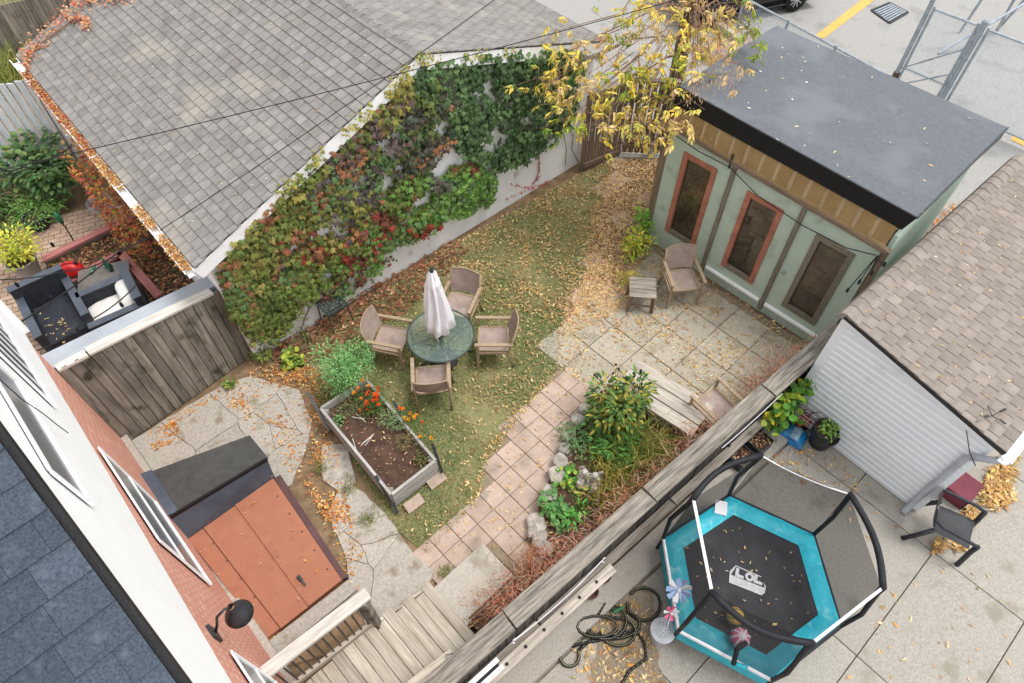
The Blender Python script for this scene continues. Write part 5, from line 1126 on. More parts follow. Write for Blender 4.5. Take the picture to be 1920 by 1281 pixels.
bush('tomato_bush', 'bright green feathery bush filling the far planter end', 'plant', G(650, 722, .32), .46, .8, 3000, BG, .04, 'oval', 2, 10)
def marigold(label, spots, cols, lc, seed):
    q = random.Random(seed); c0_ = G(*spots[0][:2], .32); t = thing('marigold', label, 'flower', c0_, 0, 'marigolds in the planter'); lf = LF(); sm = MB()
    for x, y, z in spots:
        p = G(x, y, z); b = Vector((p.x+q.uniform(-.03, .03), p.y+q.uniform(-.03, .03), .3)); sm.tube([b, p], .004, 4)
        f = LF(); col = q.choice(cols)
        for k in range(26):
            a = q.uniform(0, 6.28); e = q.uniform(.1, 1.3); d = Vector((math.cos(a)*math.sin(e), math.sin(a)*math.sin(e), math.cos(e))); f.add(p+d*.008, d+UP*.1, UP, q.uniform(.022, .036), .022, vary(col, q, .15), 'dia')
        f.build('flower_head', 'petal', t)
        for k in range(50): lf.add(b+Vector((q.gauss(0, .07), q.gauss(0, .07), q.uniform(.02, max(.05, z-.34)))), rdir(q, .8), UP, .035, .014, vary(q.choice(lc), q), 'dia')
    lf.build('foliage', 'leaf', t, kind='stuff'); sm.build('stem', 'stem_green', t)
OR, YE = [C(240, 104, 40), C(232, 84, 36)], [C(246, 176, 40), C(240, 150, 34)]; q = random.Random(77)
GL = [C(96, 120, 60), C(110, 136, 76), C(84, 104, 54)]
marigold('dense orange marigolds beside the bright green bush', [(700+q.uniform(-14, 14), 742+q.uniform(-18, 18), .6+q.uniform(-.08, .08)) for _ in range(17)], OR, GL, 1)
marigold('yellow marigolds nearest the bright green bush', [(692, 724, .62), (672, 728, .55), (678, 748, .5), (664, 738, .55), (680, 714, .6), (668, 734, .55)], YE, GL, 2)
marigold('low red orange marigolds in the soil middle', [(685, 762, .45), (676, 770, .42), (690, 770, .42)], OR, GL, 3)
marigold('orange yellow marigolds leaning over the planter lawn side', [(770, 776, .6), (780, 780, .6), (766, 788, .55), (792, 792, .55), (760, 784, .58), (757, 768, .6), (750, 766, .6), (776, 784, .6)], YE+OR[:1], GL, 4)
marigold('two yellow marigolds at the near right planter side', [(788, 820, .5), (809, 822, .5)], YE, GL, 5)
bush('silver_herb', 'grey green herb clump in the planter middle', 'plant', G(738, 800, .31), .24, .22, 420, [C(140, 156, 116), C(120, 142, 96), C(150, 168, 120)], .05, 'dia', 3, 5, wd=.25)
bush('dry_herb', 'half dry herb at the planter right side', 'plant', G(768, 825, .31), .22, .18, 260, [C(140, 132, 88), C(160, 130, 100), C(104, 110, 66)], .045, 'dia', 4, 5, wd=.3)
bush('lettuce_sprout', 'tiny bright sprout at the planter left side', 'plant', G(638, 792, .31), .09, .08, 60, BG, .04, 'oval', 5, 3)
bush('straggly_herb', 'thin straggly herb at foot of the green bush', 'plant', G(645, 770, .31), .22, .14, 160, [C(130, 136, 90), C(104, 116, 70)], .04, 'dia', 6, 4, wd=.3)
bush('kale_clump', 'dark leafy clump in the near planter corner', 'plant', G(795, 862, .31), .16, .12, 120, [C(84, 96, 52), C(130, 96, 76), C(110, 116, 60)], .05, 'dia', 7, 4)
# weeds
WG = [C(104, 130, 60), C(128, 150, 72), C(150, 160, 80)]
bush('yellow_weed', 'broad leaved weed with yellow centre near ivy foot', 'plant', G(550, 676), .2, .12, 110, [C(130, 160, 74), C(196, 200, 80), C(110, 140, 64)], .08, 'round', 8, 4, wd=.9)
bush('ivy_foot_weed', 'low green weed where plank fence meets ivy', 'plant', G(492, 664), .22, .2, 160, WG, .06, 'oval', 9, 3)
bush('fence_foot_weed', 'small weed at foot of the plank fence', 'plant', G(432, 722), .12, .1, 60, WG, .05, 'round', 10, 3, wd=.9)
bush('thin_weed', 'thin grey weed between ivy wall and planter', 'plant', G(580, 640), .3, .25, 90, [C(150, 156, 120), C(120, 130, 90)], .1, 'dia', 11, 9, wd=.12)
bush('path_sapling', 'yellow green sapling at the shed left corner', 'plant', G(1188, 490), .3, .75, 330, [C(170, 180, 60), C(206, 196, 70), C(130, 160, 60)], .07, 'oval', 12, 6)
bush('shed_sapling', 'bright green sapling leaning on the shed corner post', 'plant', G(1200, 450), .2, .8, 190, [C(120, 176, 70), C(150, 190, 80)], .08, 'oval', 13, 4)
bush('yellow_shrublet', 'pale yellow low shrub behind the side table', 'plant', G(1175, 530), .3, .25, 260, [C(196, 180, 80), C(170, 160, 80), C(150, 150, 70)], .05, 'oval', 14, 5)
for k, (x, y, lb) in enumerate(((655, 915, 'grass tuft beside the planter left side'), (600, 880, 'grass tuft between broken paving and hatch'), (690, 975, 'grass tuft growing in the paving gap near planter'), (835, 1075, 'grass tuft at the landing slab corner'), (610, 760, 'grass tuft under the far planter corner'))):
    g_ = G(x, y); t = thing('grass_tuft', lb, 'grass', g_, 0, 'grass tufts in paving'); q = random.Random(50+k); lf = LF()
    for i in range(130): lf.add(g_+Vector((q.gauss(0, .07), q.gauss(0, .07), 0)), Vector((q.uniform(-.8, .8), q.uniform(-.8, .8), 1)), rdir(q, .2), q.uniform(.06, .15), .008, vary(q.choice([C(110, 136, 66), C(140, 150, 80), C(170, 160, 96)]), q), 'blade')
    lf.build('blades', 'grassleaf', t, kind='stuff')
# ---------------------------------------------------------------- stone edged flower bed
BED_PX = [(1000, 1010), (1010, 950), (1040, 880), (1075, 815), (1100, 760), (1150, 725), (1230, 800), (1300, 830), (1240, 900), (1130, 1000), (1040, 1080), (960, 1150), (900, 1190), (880, 1170), (975, 1085), (1020, 1040)]
BED = [(p.x, p.y) for p in gpoly(BED_PX)]
MB().prism(BED, -.05, .1).build('bed_soil', 'bed_soil', None, kind='structure', label='earth of the stone edged flower bed', cat='soil')
STN = [(1005, 985, .36, .26), (1012, 1012, .3, .2), (1020, 1032, .26, .2), (1030, 930, .3, .26), (1043, 895, .26, .28), (1050, 868, .24, .24), (1058, 845, .2, .22), (1068, 820, .24, .25), (1083, 795, .22, .22), (1095, 772, .2, .2), (998, 1000, .2, .14), (1008, 1055, .24, .16)]
for k, (x, y, sx, sy) in enumerate(STN):
    g_ = G(x, y, .06); q = random.Random(60+k); b = MB(); poly = []
    for j in range(9): a = 2*math.pi*j/9; rr_ = q.uniform(.82, 1.12); poly.append((sx/2*rr_*math.cos(a), sy/2*rr_*math.sin(a)))
    M = Matrix.Rotation(q.uniform(0, 3), 3, 'Z'); pts = [(g_.x+(M @ Vector((p[0], p[1], 0))).x, g_.y+(M @ Vector((p[0], p[1], 0))).y) for p in poly]
    b.prism(pts, -.05, .13+q.uniform(0, .09), .03)
    where = ['largest at the near end', 'just past the near end', 'lowest at the near end', 'fourth along', 'near the statue', 'left of the statue', 'past the statue', 'at the bed middle', 'beside round green leaves', 'under the yellow bush', 'flat and small at the near tip', 'sunk in red twigs'][k]
    b.build('edging_stone', 'stone', None, label='rough pale edging stone of the flower bed, '+where, cat='stone', group='edging stones of the flower bed')
st = G(1090, 1065, .04); MB().prism([(st.x-.16, st.y-.1), (st.x+.02, st.y-.17), (st.x+.18, st.y+.06), (st.x+.02, st.y+.16)], -.02, .07, .02).build('flat_stone', 'stone', None, label='flat grey flagstone lying among red twigs near landing', cat='stone')
cfb = bush('coneflower_bush', 'tall yellowing coneflower bush with dark seed heads', 'bush', G(1150, 785, .1), .5, .85, 1050, [C(96, 130, 66), C(112, 146, 74), C(160, 160, 72), C(190, 170, 76), C(80, 112, 60), C(104, 136, 70), C(66, 94, 54)], .11, 'oval', 21, 16, wd=.42, droop=.3)
sh = cfb; q = random.Random(5)
for x, y in ((1160, 692), (1155, 684), (1188, 700), (1189, 706), (1202, 695), (1203, 720), (1190, 725), (1198, 728), (1115, 703), (1150, 700), (1128, 735), (1170, 735), (1202, 698), (1120, 760)):
    p = G(x, y, 1.12); f = MB().tube([Vector((p.x, p.y, .6))+Vector((q.uniform(-.1, .1), q.uniform(-.1, .1), 0)), p], .004, 4).build('seed_stalk', 'stem_green', sh); MB().ball(p, (.018, .018, .024), 8, 5).build('seed_head', 'black_trim', sh, True)
GR2 = [C(90, 140, 70), C(110, 160, 80), C(74, 120, 60)]
bush('nasturtium', 'bright round leaved nasturtium at near end of the flower bed', 'plant', G(1034, 965, .1), .26, .24, 90, [C(100, 150, 84), C(116, 164, 96)], .085, 'round', 22, 6, wd=1)
bush('leafy_seedling', 'bright green upright leafy plant beside the nasturtium', 'plant', G(1074, 975, .1), .16, .26, 70, [C(96, 172, 76), C(120, 190, 90)], .1, 'oval', 23, 5, wd=.35)
bush('strawberry', 'round leaved strawberry plants along the edging stones', 'plant', G(1066, 905, .1), .24, .14, 80, [C(104, 160, 70), C(90, 144, 62), C(170, 190, 80)], .075, 'round', 24, 5, wd=1)
bush('groundcover', 'grey green groundcover spilling over the bed stones', 'plant', G(1088, 835, .12), .36, .14, 240, [C(104, 140, 90), C(120, 150, 104), C(84, 124, 70)], .06, 'oval', 25, 5)
bush('dark_foliage', 'dark green foliage under the coneflower bush', 'plant', G(1130, 820, .1), .55, .32, 420, GR2, .09, 'oval', 26, 6)
q = random.Random(8)
for nm, lb, cx, cy, sp_, n, cols, hh in (('daylily', 'green strap leaved daylily clump behind the statue', 1170, 850, .4, 520, [C(120, 150, 70), C(150, 170, 84), C(100, 136, 60)], .55), ('dry_daylily', 'yellow straw strap leaved clump near the fence', 1215, 855, .36, 460, [C(176, 170, 90), C(196, 180, 110), C(150, 156, 80)], .55), ('tall_straw', 'yellow dry leaf blades in front of the statue', 1150, 925, .34, 320, [C(206, 190, 90), C(170, 168, 84), C(190, 170, 110)], .5), ('curved_grass', 'small arching green clump at the bed front', 1098, 955, .12, 70, [C(110, 140, 70), C(96, 124, 60)], .3)):
    g_ = G(cx, cy, .08); t = thing(nm, lb, 'plant', g_); lf = LF()
    for k in range(n):
        p = g_+Vector((q.gauss(0, sp_*.6), q.gauss(0, sp_*.6), 0)); lf.add(p, Vector((q.gauss(0, .5), q.gauss(0, .5), 1)), rdir(q, .2), hh*q.uniform(.5, 1.15), .02, vary(q.choice(cols), q), 'blade')
    lf.build('blades', 'leaf', t, kind='stuff')
# stone statue of two cherubs
sg = G(1103, 905, .1); stat = thing('cherub_statue', 'small weathered stone statue of two seated cherubs with wings', 'statue', sg)
b = MB(); cdir = dirv(-20)
b.ball(sg+UP*.05, (.17, .13, .07), 12, 6, .08)
for s in (-1, 1):
    o = sg+cdir*(.075*s); bk_ = Vector((-cdir.y, cdir.x, 0))
    b.ball(o+UP*.17, (.062, .058, .1), 10, 6); b.ball(o+UP*.31-bk_*.01, .052, 10, 7); b.ball(o-bk_*.035+UP*.315, (.02, .022, .018), 6, 4)
    b.tube([o+UP*.12, o-bk_*.11+UP*.12, o-bk_*.15+UP*.03], [.04, .034, .022], 8); b.tube([o+cdir*.04*s+UP*.12, o+cdir*.05*s-bk_*.11+UP*.11, o+cdir*.05*s-bk_*.14+UP*.02], [.038, .03, .02], 8)
    b.tube([o+cdir*s*.05+UP*.22, o+cdir*s*.09-bk_*.03+UP*.15, o+cdir*s*.02-bk_*.09+UP*.15], [.026, .022, .016], 7); b.tube([o-cdir*s*.04+UP*.22, sg-bk_*.06+UP*.17, sg-bk_*.09+UP*.18], [.025, .02, .016], 7)
    b.ball(o+bk_*.07+cdir*s*.05+UP*.24, (.05, .02, .085), 8, 6, 0, Matrix.Rotation(s*.5, 3, 'Y'))
so2 = b.build('figure', 'statue_stone', stat, True); rm = so2.modifiers.new('r', 'REMESH'); rm.mode = 'VOXEL'; rm.voxel_size = .009; rm.use_smooth_shade = True
MB().box(sg+UP*.01, (.34, .28, .05), frame(cdir)).build('plinth', 'statue_stone', stat)
# red dry twigs along the fence foot
tw = LF(); q = random.Random(91); twm = MB()
chair_at = G(1340, 762, .42); chair_at.z = 0
inner = lambda t, o: Vector((c0.x, c0.y, 0))+FD*t-FN*(.33+o)
for k in range(4200):
    t = q.uniform(2.0, Ltot-.2); dens = .55+.45*noise.noise(Vector((t*1.4, 3, 0)))
    if 4.6 < t < 5.6: dens *= .6
    if q.random() > dens+.25: continue
    o = abs(q.gauss(0, .26)); p = inner(t, o-.06)+UP*q.uniform(.05, 1.2*math.exp(-o*2.2)+.12)
    if (Vector((p.x, p.y, 0))-chair_at).length < .5 and p.z > .1: continue
    d = Vector((q.gauss(0, .7), q.gauss(0, .7), q.uniform(-.2, 1))); tw.add(p, d, rdir(q), q.uniform(.08, .26), .008, vary(q.choice([C(210, 156, 136), C(196, 134, 116), C(220, 184, 160), C(210, 164, 142), C(224, 202, 176)]), q), 'blade')
    if q.random() < .35: tw.add(p, rdir(q), UP, .04, .02, vary(q.choice([C(186, 90, 70), C(206, 130, 80)]), q), 'dia')
tw.build('red_twigs', 'leaf', None, label='tangle of dry reddish twigs along the yard side of long fence', cat='twigs', kind='stuff')
tw = LF()
for k in range(900):
    x, y = q.choice([(q.gauss(960, 22), q.gauss(1110, 22)), (q.gauss(930, 25), q.gauss(1140, 20)), (q.gauss(1000, 25), q.gauss(1080, 20)), (q.gauss(1000, 14), q.gauss(1045, 14))]); p = G(x, y, q.uniform(.06, .4)); tw.add(p, Vector((q.gauss(0, .8), q.gauss(0, .8), q.uniform(-.2, .8))), rdir(q), q.uniform(.06, .2), .008, vary(q.choice([C(190, 110, 80), C(170, 90, 74), C(206, 140, 80), C(200, 160, 120)]), q), 'blade')
tw.build('red_twigs', 'leaf', None, label='bushy heap of red twigs beside the landing slab', cat='twigs', kind='stuff')
MB().tube([G(880, 1160, .14), G(925, 1118, .14), G(958, 1085, .14)], .018, 6).build('iron_bar', 'rust', None, label='rusty iron edging bar lying across the landing slab', cat='bar')
# ---------------------------------------------------------------- trampoline
TC = Vector((3.03, 2.69, 0)); TZ = .5; Rb = 1.155; ang = [R(93-60*k-1.5) for k in range(6)]
tp = thing('trampoline', 'hexagonal trampoline with turquoise pad and black safety net', 'trampoline', TC)
vx = lambda r, a, z: TC+Vector((r*math.cos(a), r*math.sin(a), z))
Vv = [vx(Rb, a, TZ) for a in ang]; Iv = [vx(.88, a, TZ-.02) for a in ang]; TT = [vx(1.06, a, 1.88) for a in ang]
m_ = MB(); m_.add([vx(.9, a, TZ-.03) for a in ang], [tuple(range(6))]); m_.build('jump_mat', 'jump_mat', tp)
for k in range(6):
    a, b_ = Iv[k], Iv[(k+1) % 6]; c, d = Vv[(k+1) % 6], Vv[k]; P = MB()
    for j in range(9):
        t = j/8
        for i in range(5): p = a.lerp(b_, t).lerp(d.lerp(c, t), i/4); P.v.append(p+UP*(.03*math.sin(math.pi*i/4)+.006*noise.noise(p*9)))
    for j in range(8):
        for i in range(4): P.f.append((j*5+i, (j+1)*5+i, (j+1)*5+i+1, j*5+i+1))
    P.build('pad', 'turquoise', tp, True)
    MB().tube([Vv[k]-UP*.02, Vv[(k+1) % 6]-UP*.02], .028, 8).build('frame_tube', 'strap_white' if k in (3, 4) else 'foam_black', tp)
    MB().tube([Vv[k]-UP*.02, vx(Rb*1.02, ang[k], 0)], .024, 8).build('leg', 'foam_black', tp)
    b = MB(); n1, n2 = Vv[k]+UP*.02, Vv[(k+1) % 6]+UP*.02; t1, t2 = TT[k], TT[(k+1) % 6]
    b.add([n1.lerp(n2, .01), n1.lerp(n2, .99), t2.lerp(t1, .01)-UP*.03, t1.lerp(t2, .01)-UP*.03], [(0, 1, 2, 3)]); b.build('net_panel', 'net', tp)
    sk_ = MB()
    q1, q2 = vx(Rb+.012, ang[k], TZ-.05), vx(Rb+.012, ang[(k+1) % 6], TZ-.05); sk_.add([q1, q2, q2-UP*.28, q1-UP*.28], [(0, 1, 2, 3)]); sk_.build('skirt', 'turquoise' if k in (2, 3, 4) else 'net', tp)
for (i, j) in ((5, 0), (1, 2), (3, 4)):                     # padded bow poles over every second side
    out = ((TT[i]+TT[j])/2-Vector((TC.x, TC.y, 1.88))).normalized(); n = 9; arc = [TT[i].lerp(TT[j], k/n)+out*(.12*math.sin(math.pi*k/n))-UP*(.05*math.sin(math.pi*k/n)) for k in range(n+1)]
    pts = [Vv[i]-UP*.1, Vv[i]+UP*.5+(TT[i]-Vv[i])*.05+out*.04, TT[i]-UP*.16+out*.015]+arc+[TT[j]-UP*.16+out*.015, Vv[j]+UP*.5+out*.04, Vv[j]-UP*.1]
    MB().tube(pts, [.026, .028, .032]+[.038]*len(arc)+[.032, .028, .026], 10).build('bow_pole', 'foam_black', tp, True)
for (i, j) in ((5, 4), (3, 2)): board('strap', TT[i], TT[j], .035, .012, 'strap_white', tp, up=Vector((0, -.6, .6)))
MB().tube(sagp(TT[0], TT[1], .07), .009, 6).build('rope', 'strap_white', tp)
# the printed logo on the mat
def logo():
    b = MB(); u = (dirv(-20)); v = dirv(70); o = G(1402, 1090, TZ-.02)+UP*.004; s = .052
    f = lambda x, y, z=0: o+u*(x*s)+v*(y*s)+UP*z
    sh_ = lambda pts, z, m, nm: MB().add([f(x, y, z) for x, y in pts], [tuple(range(len(pts)))]).build(nm, m, tp)
    sh_([(-4.3, -1.9), (3.6, -2.3), (4.3, -1.4), (4.3, .2), (2.9, 2.3), (-3.4, 2.9), (-4.6, .9)], .0, 'logo_grey', 'logo_plate')
    sh_([(-4.1, .2), (4.1, -.25), (3.4, 2.0), (-3.3, 2.6)], .003, 'logo_dark', 'logo_plate')
    def L(x): sh_([(x, 2.3), (x+.8, 2.3), (x+.8, .9), (x+2.1, .8), (x+2.1, .1), (x, .15)], .006, 'logo_grey', 'logo_letter')
    L(-3.2); L(1.3)
    r_ = MB(); n = 20
    for k in range(n): a = 2*math.pi*k/n; r_.v += [f(.25+1.1*math.cos(a), 1.15+1.1*math.sin(a), .006), f(.25+.45*math.cos(a), 1.15+.5*math.sin(a), .006)]
    for k in range(n): r_.f.append((2*k, 2*((k+1) % n), 2*((k+1) % n)+1, 2*k+1))
    r_.build('logo_letter', 'logo_grey', tp)
logo()
pa_ = G(1352, 952, TZ+.03); MB().box(pa_, (.16, .2, .006), frame(dirv(-15))).build('label_patch', 'canvas', tp)
yb = thing('yellow_ball', 'yellow patterned ball on the trampoline mat', 'ball', G(1380, 1158, TZ)); MB().ball(G(1378, 1155, TZ+.11), .11, 16, 10).build('skin', 'yellow_line', yb, True)
for a in range(3):
    ax = Matrix.Rotation(R(60*a), 3, 'X'); c_ = G(1378, 1155, TZ+.11); MB().tube([c_+ax @ Vector((.111*math.cos(t*.5236), .111*math.sin(t*.5236), 0)) for t in range(12)], .006, 4, True).build('seam', 'hose_green', yb)
pbl = thing('pink_ball', 'magenta and white striped ball on the trampoline', 'ball', G(1388, 1198, TZ)); c_ = G(1388, 1196, TZ+.12); MB().ball(c_, .115, 16, 10).build('skin', 'pink', pbl, True)
for a in range(4): MB().tube([c_+Matrix.Rotation(R(45*a), 3, 'Z') @ Vector((.112*math.cos(t*.5236), 0, .112*math.sin(t*.5236))) for t in range(12)], .014, 6, True).build('stripe', 'white_plastic', pbl)
sc = thing('toy_scooter', 'small toy handle with turquoise strap leaning at the net', 'toy', G(1385, 1235, .55)); MB().tube([G(1398, 1205, .75), G(1382, 1218, .8), G(1375, 1245, .62)], .03, 8).build('handle', 'foam_black', sc, True); MB().tube([G(1375, 1243, .6), G(1400, 1252, .56)], .03, 8).build('foot', 'turquoise', sc, True)
# ---------------------------------------------------------------- things on the driveway side
q = random.Random(12); hs_ = thing('garden_hose', 'tangled black garden hose heaped on the driveway', 'hose', G(1160, 1170)); pts = []
def loop(cx, cy, rx, ry, a0, a1, z, n=14): return [G(cx+rx*math.cos(a0+(a1-a0)*k/n), cy+ry*math.sin(a0+(a1-a0)*k/n), z+.01*math.sin(k)) for k in range(n+1)]
hp = loop(1207, 1133, 31, 31, -2.5, 3.2, .03)+loop(1150, 1170, 50, 28, -1, 5, .05)+loop(1135, 1165, 40, 34, 5, 11, .07)+loop(1120, 1175, 38, 20, 11, 17.5, .09)+loop(1160, 1185, 32, 26, 17.5, 22, .05)+loop(1068, 1230, 18, 20, -.5, 5, .03)
hp += [G(1150, 1195, .03), G(1190, 1180, .03), G(1208, 1205, .03), G(1212, 1235, .03), G(1180, 1258, .03), G(1165, 1285, .03), G(1160, 1300, .03)]
MB().tube(hp, .02, 8).build('coil', 'hose', hs_, True)
dots = LF()
for i in range(0, len(hp)-1):
    for t in (0, .25, .5, .75): dots.add(hp[i].lerp(hp[i+1], t)+UP*.0205, hp[i+1]-hp[i], UP, .014, .008, C(190, 190, 150), 'dia')
dots.build('flecks', 'petal', hs_); MB().tube([G(1150, 1148, .1), G(1170, 1138, .12)], .02, 8).build('nozzle', 'hose_green', hs_)
bk2 = thing('round_stool', 'small white round bucket stool with perforated lid by trampoline', 'bucket', G(1243, 1185)); g_ = G(1243, 1182, .3); B0 = Vector((g_.x, g_.y, 0))
MB().lathe([(.12, 0), (.155, .28), (.16, .3), (.15, .305), (.0, .305)], 28, B0, cap=False).build('body', 'pot_grey', bk2, True)
for rr_ in (.03, .06, .09):
    for k in range(int(rr_*160)): a = 6.283*k/int(rr_*160); MB().lathe([(.007, .306), (.006, .308)], 6, B0+Vector((rr_*math.cos(a), rr_*math.sin(a), 0))).build('hole', 'iron', bk2)
pw = thing('toy_pinwheel', 'pale blue and pink foil pinwheel on a white stick', 'pinwheel', B0+UP*.3)
hc = G(1272, 1105, .85); MB().tube([B0+UP*.3+Vector((.05, .02, 0)), hc], .008, 6).build('stick', 'white_plastic', pw)
for ctr, r_, m2, n in ((hc, .16, 'paleblue', 9), (G(1258, 1148, .6), .1, 'pink', 7)):
    for k in range(n):
        a = 6.283*k/n; u = Vector((math.cos(a), math.sin(a)*.75, math.sin(a)*.6)); v = Vector((math.cos(a+.75), math.sin(a+.75)*.75, math.sin(a+.75)*.6)); nn_ = Vector((0, -.6, .8))
        MB().add([ctr, ctr+u*r_+nn_*.03, ctr+(u+v)*.55*r_+nn_*.05, ctr+v*r_*.6], [(0, 1, 2), (0, 2, 3)]).build('vane', m2 if k % 3 else 'white_plastic', pw)
    MB().ball(ctr+Vector((0, -.03, .04)), .02, 8, 5).build('hub', 'white_plastic', pw, True)
def pot(name, label, x, y, r0, r1, h, m, soil=True, cat='pot', z=0):
    g_ = G(x, y, z); t = thing(name, label, cat, g_); MB().lathe([(r0, 0), (r1, h), (r1+.012, h), (r1+.012, h-.03), (r1-.01, h), (r1-.02, h-.05)], 24, g_, cap=False).build('pot', m, t, True); MB().lathe([(0, 0), (r0, 0)], 24, g_, cap=False).build('base', m, t)
    if soil: MB().lathe([(r1-.018, h-.05), (0, h-.045)], 20, g_, cap=False).build('soil', 'bed_soil', t)
    return t, g_
pot('stacked_pot', 'large black plastic pot under another beside the white siding', 1535, 830, .15, .2, .3, 'plastic_black')
t, g_ = pot('planted_pot', 'black pot with small pale green plant atop another pot', 1537, 822, .14, .17, .28, 'plastic_black', z=.3)
bush('pot_plant', 'pale green plant in the upper stacked black pot', 'plant', g_+UP*.22, .18, .14, 60, [C(150, 186, 90), C(120, 160, 74)], .08, 'oval', 33, 3)
for lb, x, y, hh in (('square black planter of dry leaves nearer the fence', 1388, 850, .28), ('square black planter of dry leaves nearer the blue bag', 1424, 824, .3)):
    g_ = G(x, y, hh); g_.z = 0; t = thing('square_planter', lb, 'planter', g_, 0, 'square black planters'); F_ = frame(FD); sz_ = .3
    for d_, o in ((FD, FN), (FN, FD)):
        for s in (-1, 1): MB().box(g_+o*(s*sz_/2)+UP*hh/2, (sz_, .015, hh), frame(d_)).build('side', 'plastic_black', t)
    MB().box(g_+UP*(hh-.05), (sz_-.02, sz_-.02, .02), F_).build('soil', 'bed_soil', t); lf = LF(); q = random.Random(int(x))
    for k in range(90): lf.add(g_+FD*q.uniform(-.13, .13)+FN*q.uniform(-.13, .13)+UP*(hh-.03+q.uniform(0, .03)), rdir(q, .3), UP, .05, .022, vary(q.choice([C(130, 90, 70), C(206, 170, 130), C(100, 70, 56)]), q), 'dia')
    lf.build('dead_leaves', 'leaf', t)
bgp = G(1478, 815); bag = thing('soil_bag', 'half empty blue and white plastic soil bag lying on driveway', 'bag', bgp)
def pillow(c, u, v, a, b_, h, seed):
    m = MB(); n = 10
    for j in range(n+1):
        for i in range(n+1):
            x, y = 2*i/n-1, 2*j/n-1; k = max(0, (1-x**4)*(1-y**4))**.5; p = c+u*(x*a)+v*(y*b_)*(1-.08*abs(x))+UP*(h*k+.02+.02*noise.noise(Vector((x*3, y*3, seed)))*k); m.v.append(p)
    for j in range(n):
        for i in range(n): m.f.append((j*(n+1)+i, j*(n+1)+i+1, (j+1)*(n+1)+i+1, (j+1)*(n+1)+i))
    return m
u, v = dirv(-38), dirv(52)
pillow(bgp, u, v, .26, .17, .14, 1).build('printed_half', 'bag_blue', bag, True); pillow(bgp-u*.2+v*.05+UP*.02, u, v, .2, .17, .17, 2).build('dark_half', 'bag_dark', bag, True); pillow(bgp+u*.08+UP*.03, u, v, .09, .15, .14, 3).build('pale_band', 'bag_pale', bag, True)
bs_ = G(1523, 775, .35); wb = thing('wire_basket', 'white wire basket of dry twigs beside the siding', 'basket', Vector((bs_.x, bs_.y, 0))); u, v = dirv(-48), dirv(42); b = MB()
for k in range(6):
    for (uu, vv, n_) in ((u, v, .2), (v, u, .2)):
        o = bs_+vv*(-.17+.068*k); b.tube([o-uu*.2+UP*.1, o-uu*.17-UP*.12, o+uu*.17-UP*.12, o+uu*.2+UP*.1], .005, 4)
for z, s in ((.1, .2), (0, .187), (-.06, .18)): b.tube([bs_+u*s+v*s+UP*z, bs_+u*s-v*s+UP*z, bs_-u*s-v*s+UP*z, bs_-u*s+v*s+UP*z, bs_+u*s+v*s+UP*z], .007, 4)
b.build('wires', 'white_wire', wb)
for s in (-1, 1):
    for s2 in (-1, 1): MB().tube([bs_+u*.15*s+v*.15*s2-UP*.12, Vector((bs_.x, bs_.y, 0))+u*.15*s+v*.15*s2], .008, 5).build('leg', 'white_wire', wb)
q = random.Random(4); b = MB()
for k in range(30): p = bs_+u*q.uniform(-.17, .17)+v*q.uniform(-.17, .17); b.tube([p-UP*.08, p+Vector((q.gauss(0, .12), q.gauss(0, .12), q.uniform(.05, .3)))], .005, 4)
b.build('twigs', 'twig', wb)
rd_ = G(1505, 790, .2); rt2 = thing('red_tray', 'red plastic scoop with white edge beside the wire basket', 'scoop', rd_); pillow(rd_, dirv(10), dirv(100), .12, .09, .05, 4).build('bowl', 'red_plastic', rt2, True); MB().bar(rd_+dirv(-30)*.1-UP*.04, rd_+dirv(-30)*.1+dirv(40)*.22-UP*.02, .08, .01).build('edge', 'white_plastic', rt2); MB().box(G(1505, 795, .08), (.16, .14, .2), frame(dirv(10))).build('stand', 'plastic_black', rt2)
fv = thing('fence_vine', 'green and yellow leafy vine growing between fence and siding', 'vine', G(1470, 740)); lf = LF(); sm = MB()
for k in range(560):
    t = q.random(); x, y = lerp(1435, 1560, t)+q.gauss(0, 14), lerp(770, 668, t)+q.gauss(0, 16)+12; z = q.uniform(.25, 1.0); p = G(x, y, z)
    if (p-c0).dot(FN) < .03: p += FN*(.05-(p-c0).dot(FN))
    lf.add(p, rdir(q)-UP*.5, UP+rdir(q)*.5, q.uniform(.08, .15), .1, vary(q.choice([C(84, 136, 56), C(104, 156, 62), C(72, 118, 50), C(196, 190, 60), C(150, 172, 64)]), q, .2), 'round')
for k in range(8): x = 1440+15*k; MB().tube([G(x, 850-13*k, 0), G(x, 780-13*k, .8)], .008, 4).build('stem', 'stem_green', fv)
lf.build('foliage', 'leaf', fv, kind='stuff')
# black plastic armchair and the red box
ac = G(1790, 985, .44); A0_ = Vector((ac.x, ac.y, 0)); pc = thing('plastic_armchair', 'black plastic garden armchair on the neighbour driveway', 'chair', A0_); ux, uy = dirv(-48), dirv(42)   # uy: right side, ux: forward
fx = dirv(-32); sx_ = Vector((-fx.y, fx.x, 0))
P = lambda f, s, z: A0_+fx*f+sx_*s+UP*z
b = MB()
for j in range(6):
    for i in range(6): f, s = -.22+.46*j/5, (-.22+.44*i/5)*(1+.06*j/5); b.v.append(P(f, s, .43-.015*math.sin(math.pi*i/5)-.03*(1-j/5)+(-.03 if j == 5 else 0)))
for j in range(5):
    for i in range(5): b.f.append((j*6+i, j*6+i+1, (j+1)*6+i+1, (j+1)*6+i))
b.build('seat', 'plastic_black', pc, True); b = MB()
for j in range(6):
    for i in range(7): s = (-.23+.46*i/6)*(1-.12*(j/5)**2); b.v.append(P(-.22-.14*j/5-.05*(1-(2*i/6-1)**2), s, .44+.42*j/5-.03*(2*i/6-1)**2*(j/5)))
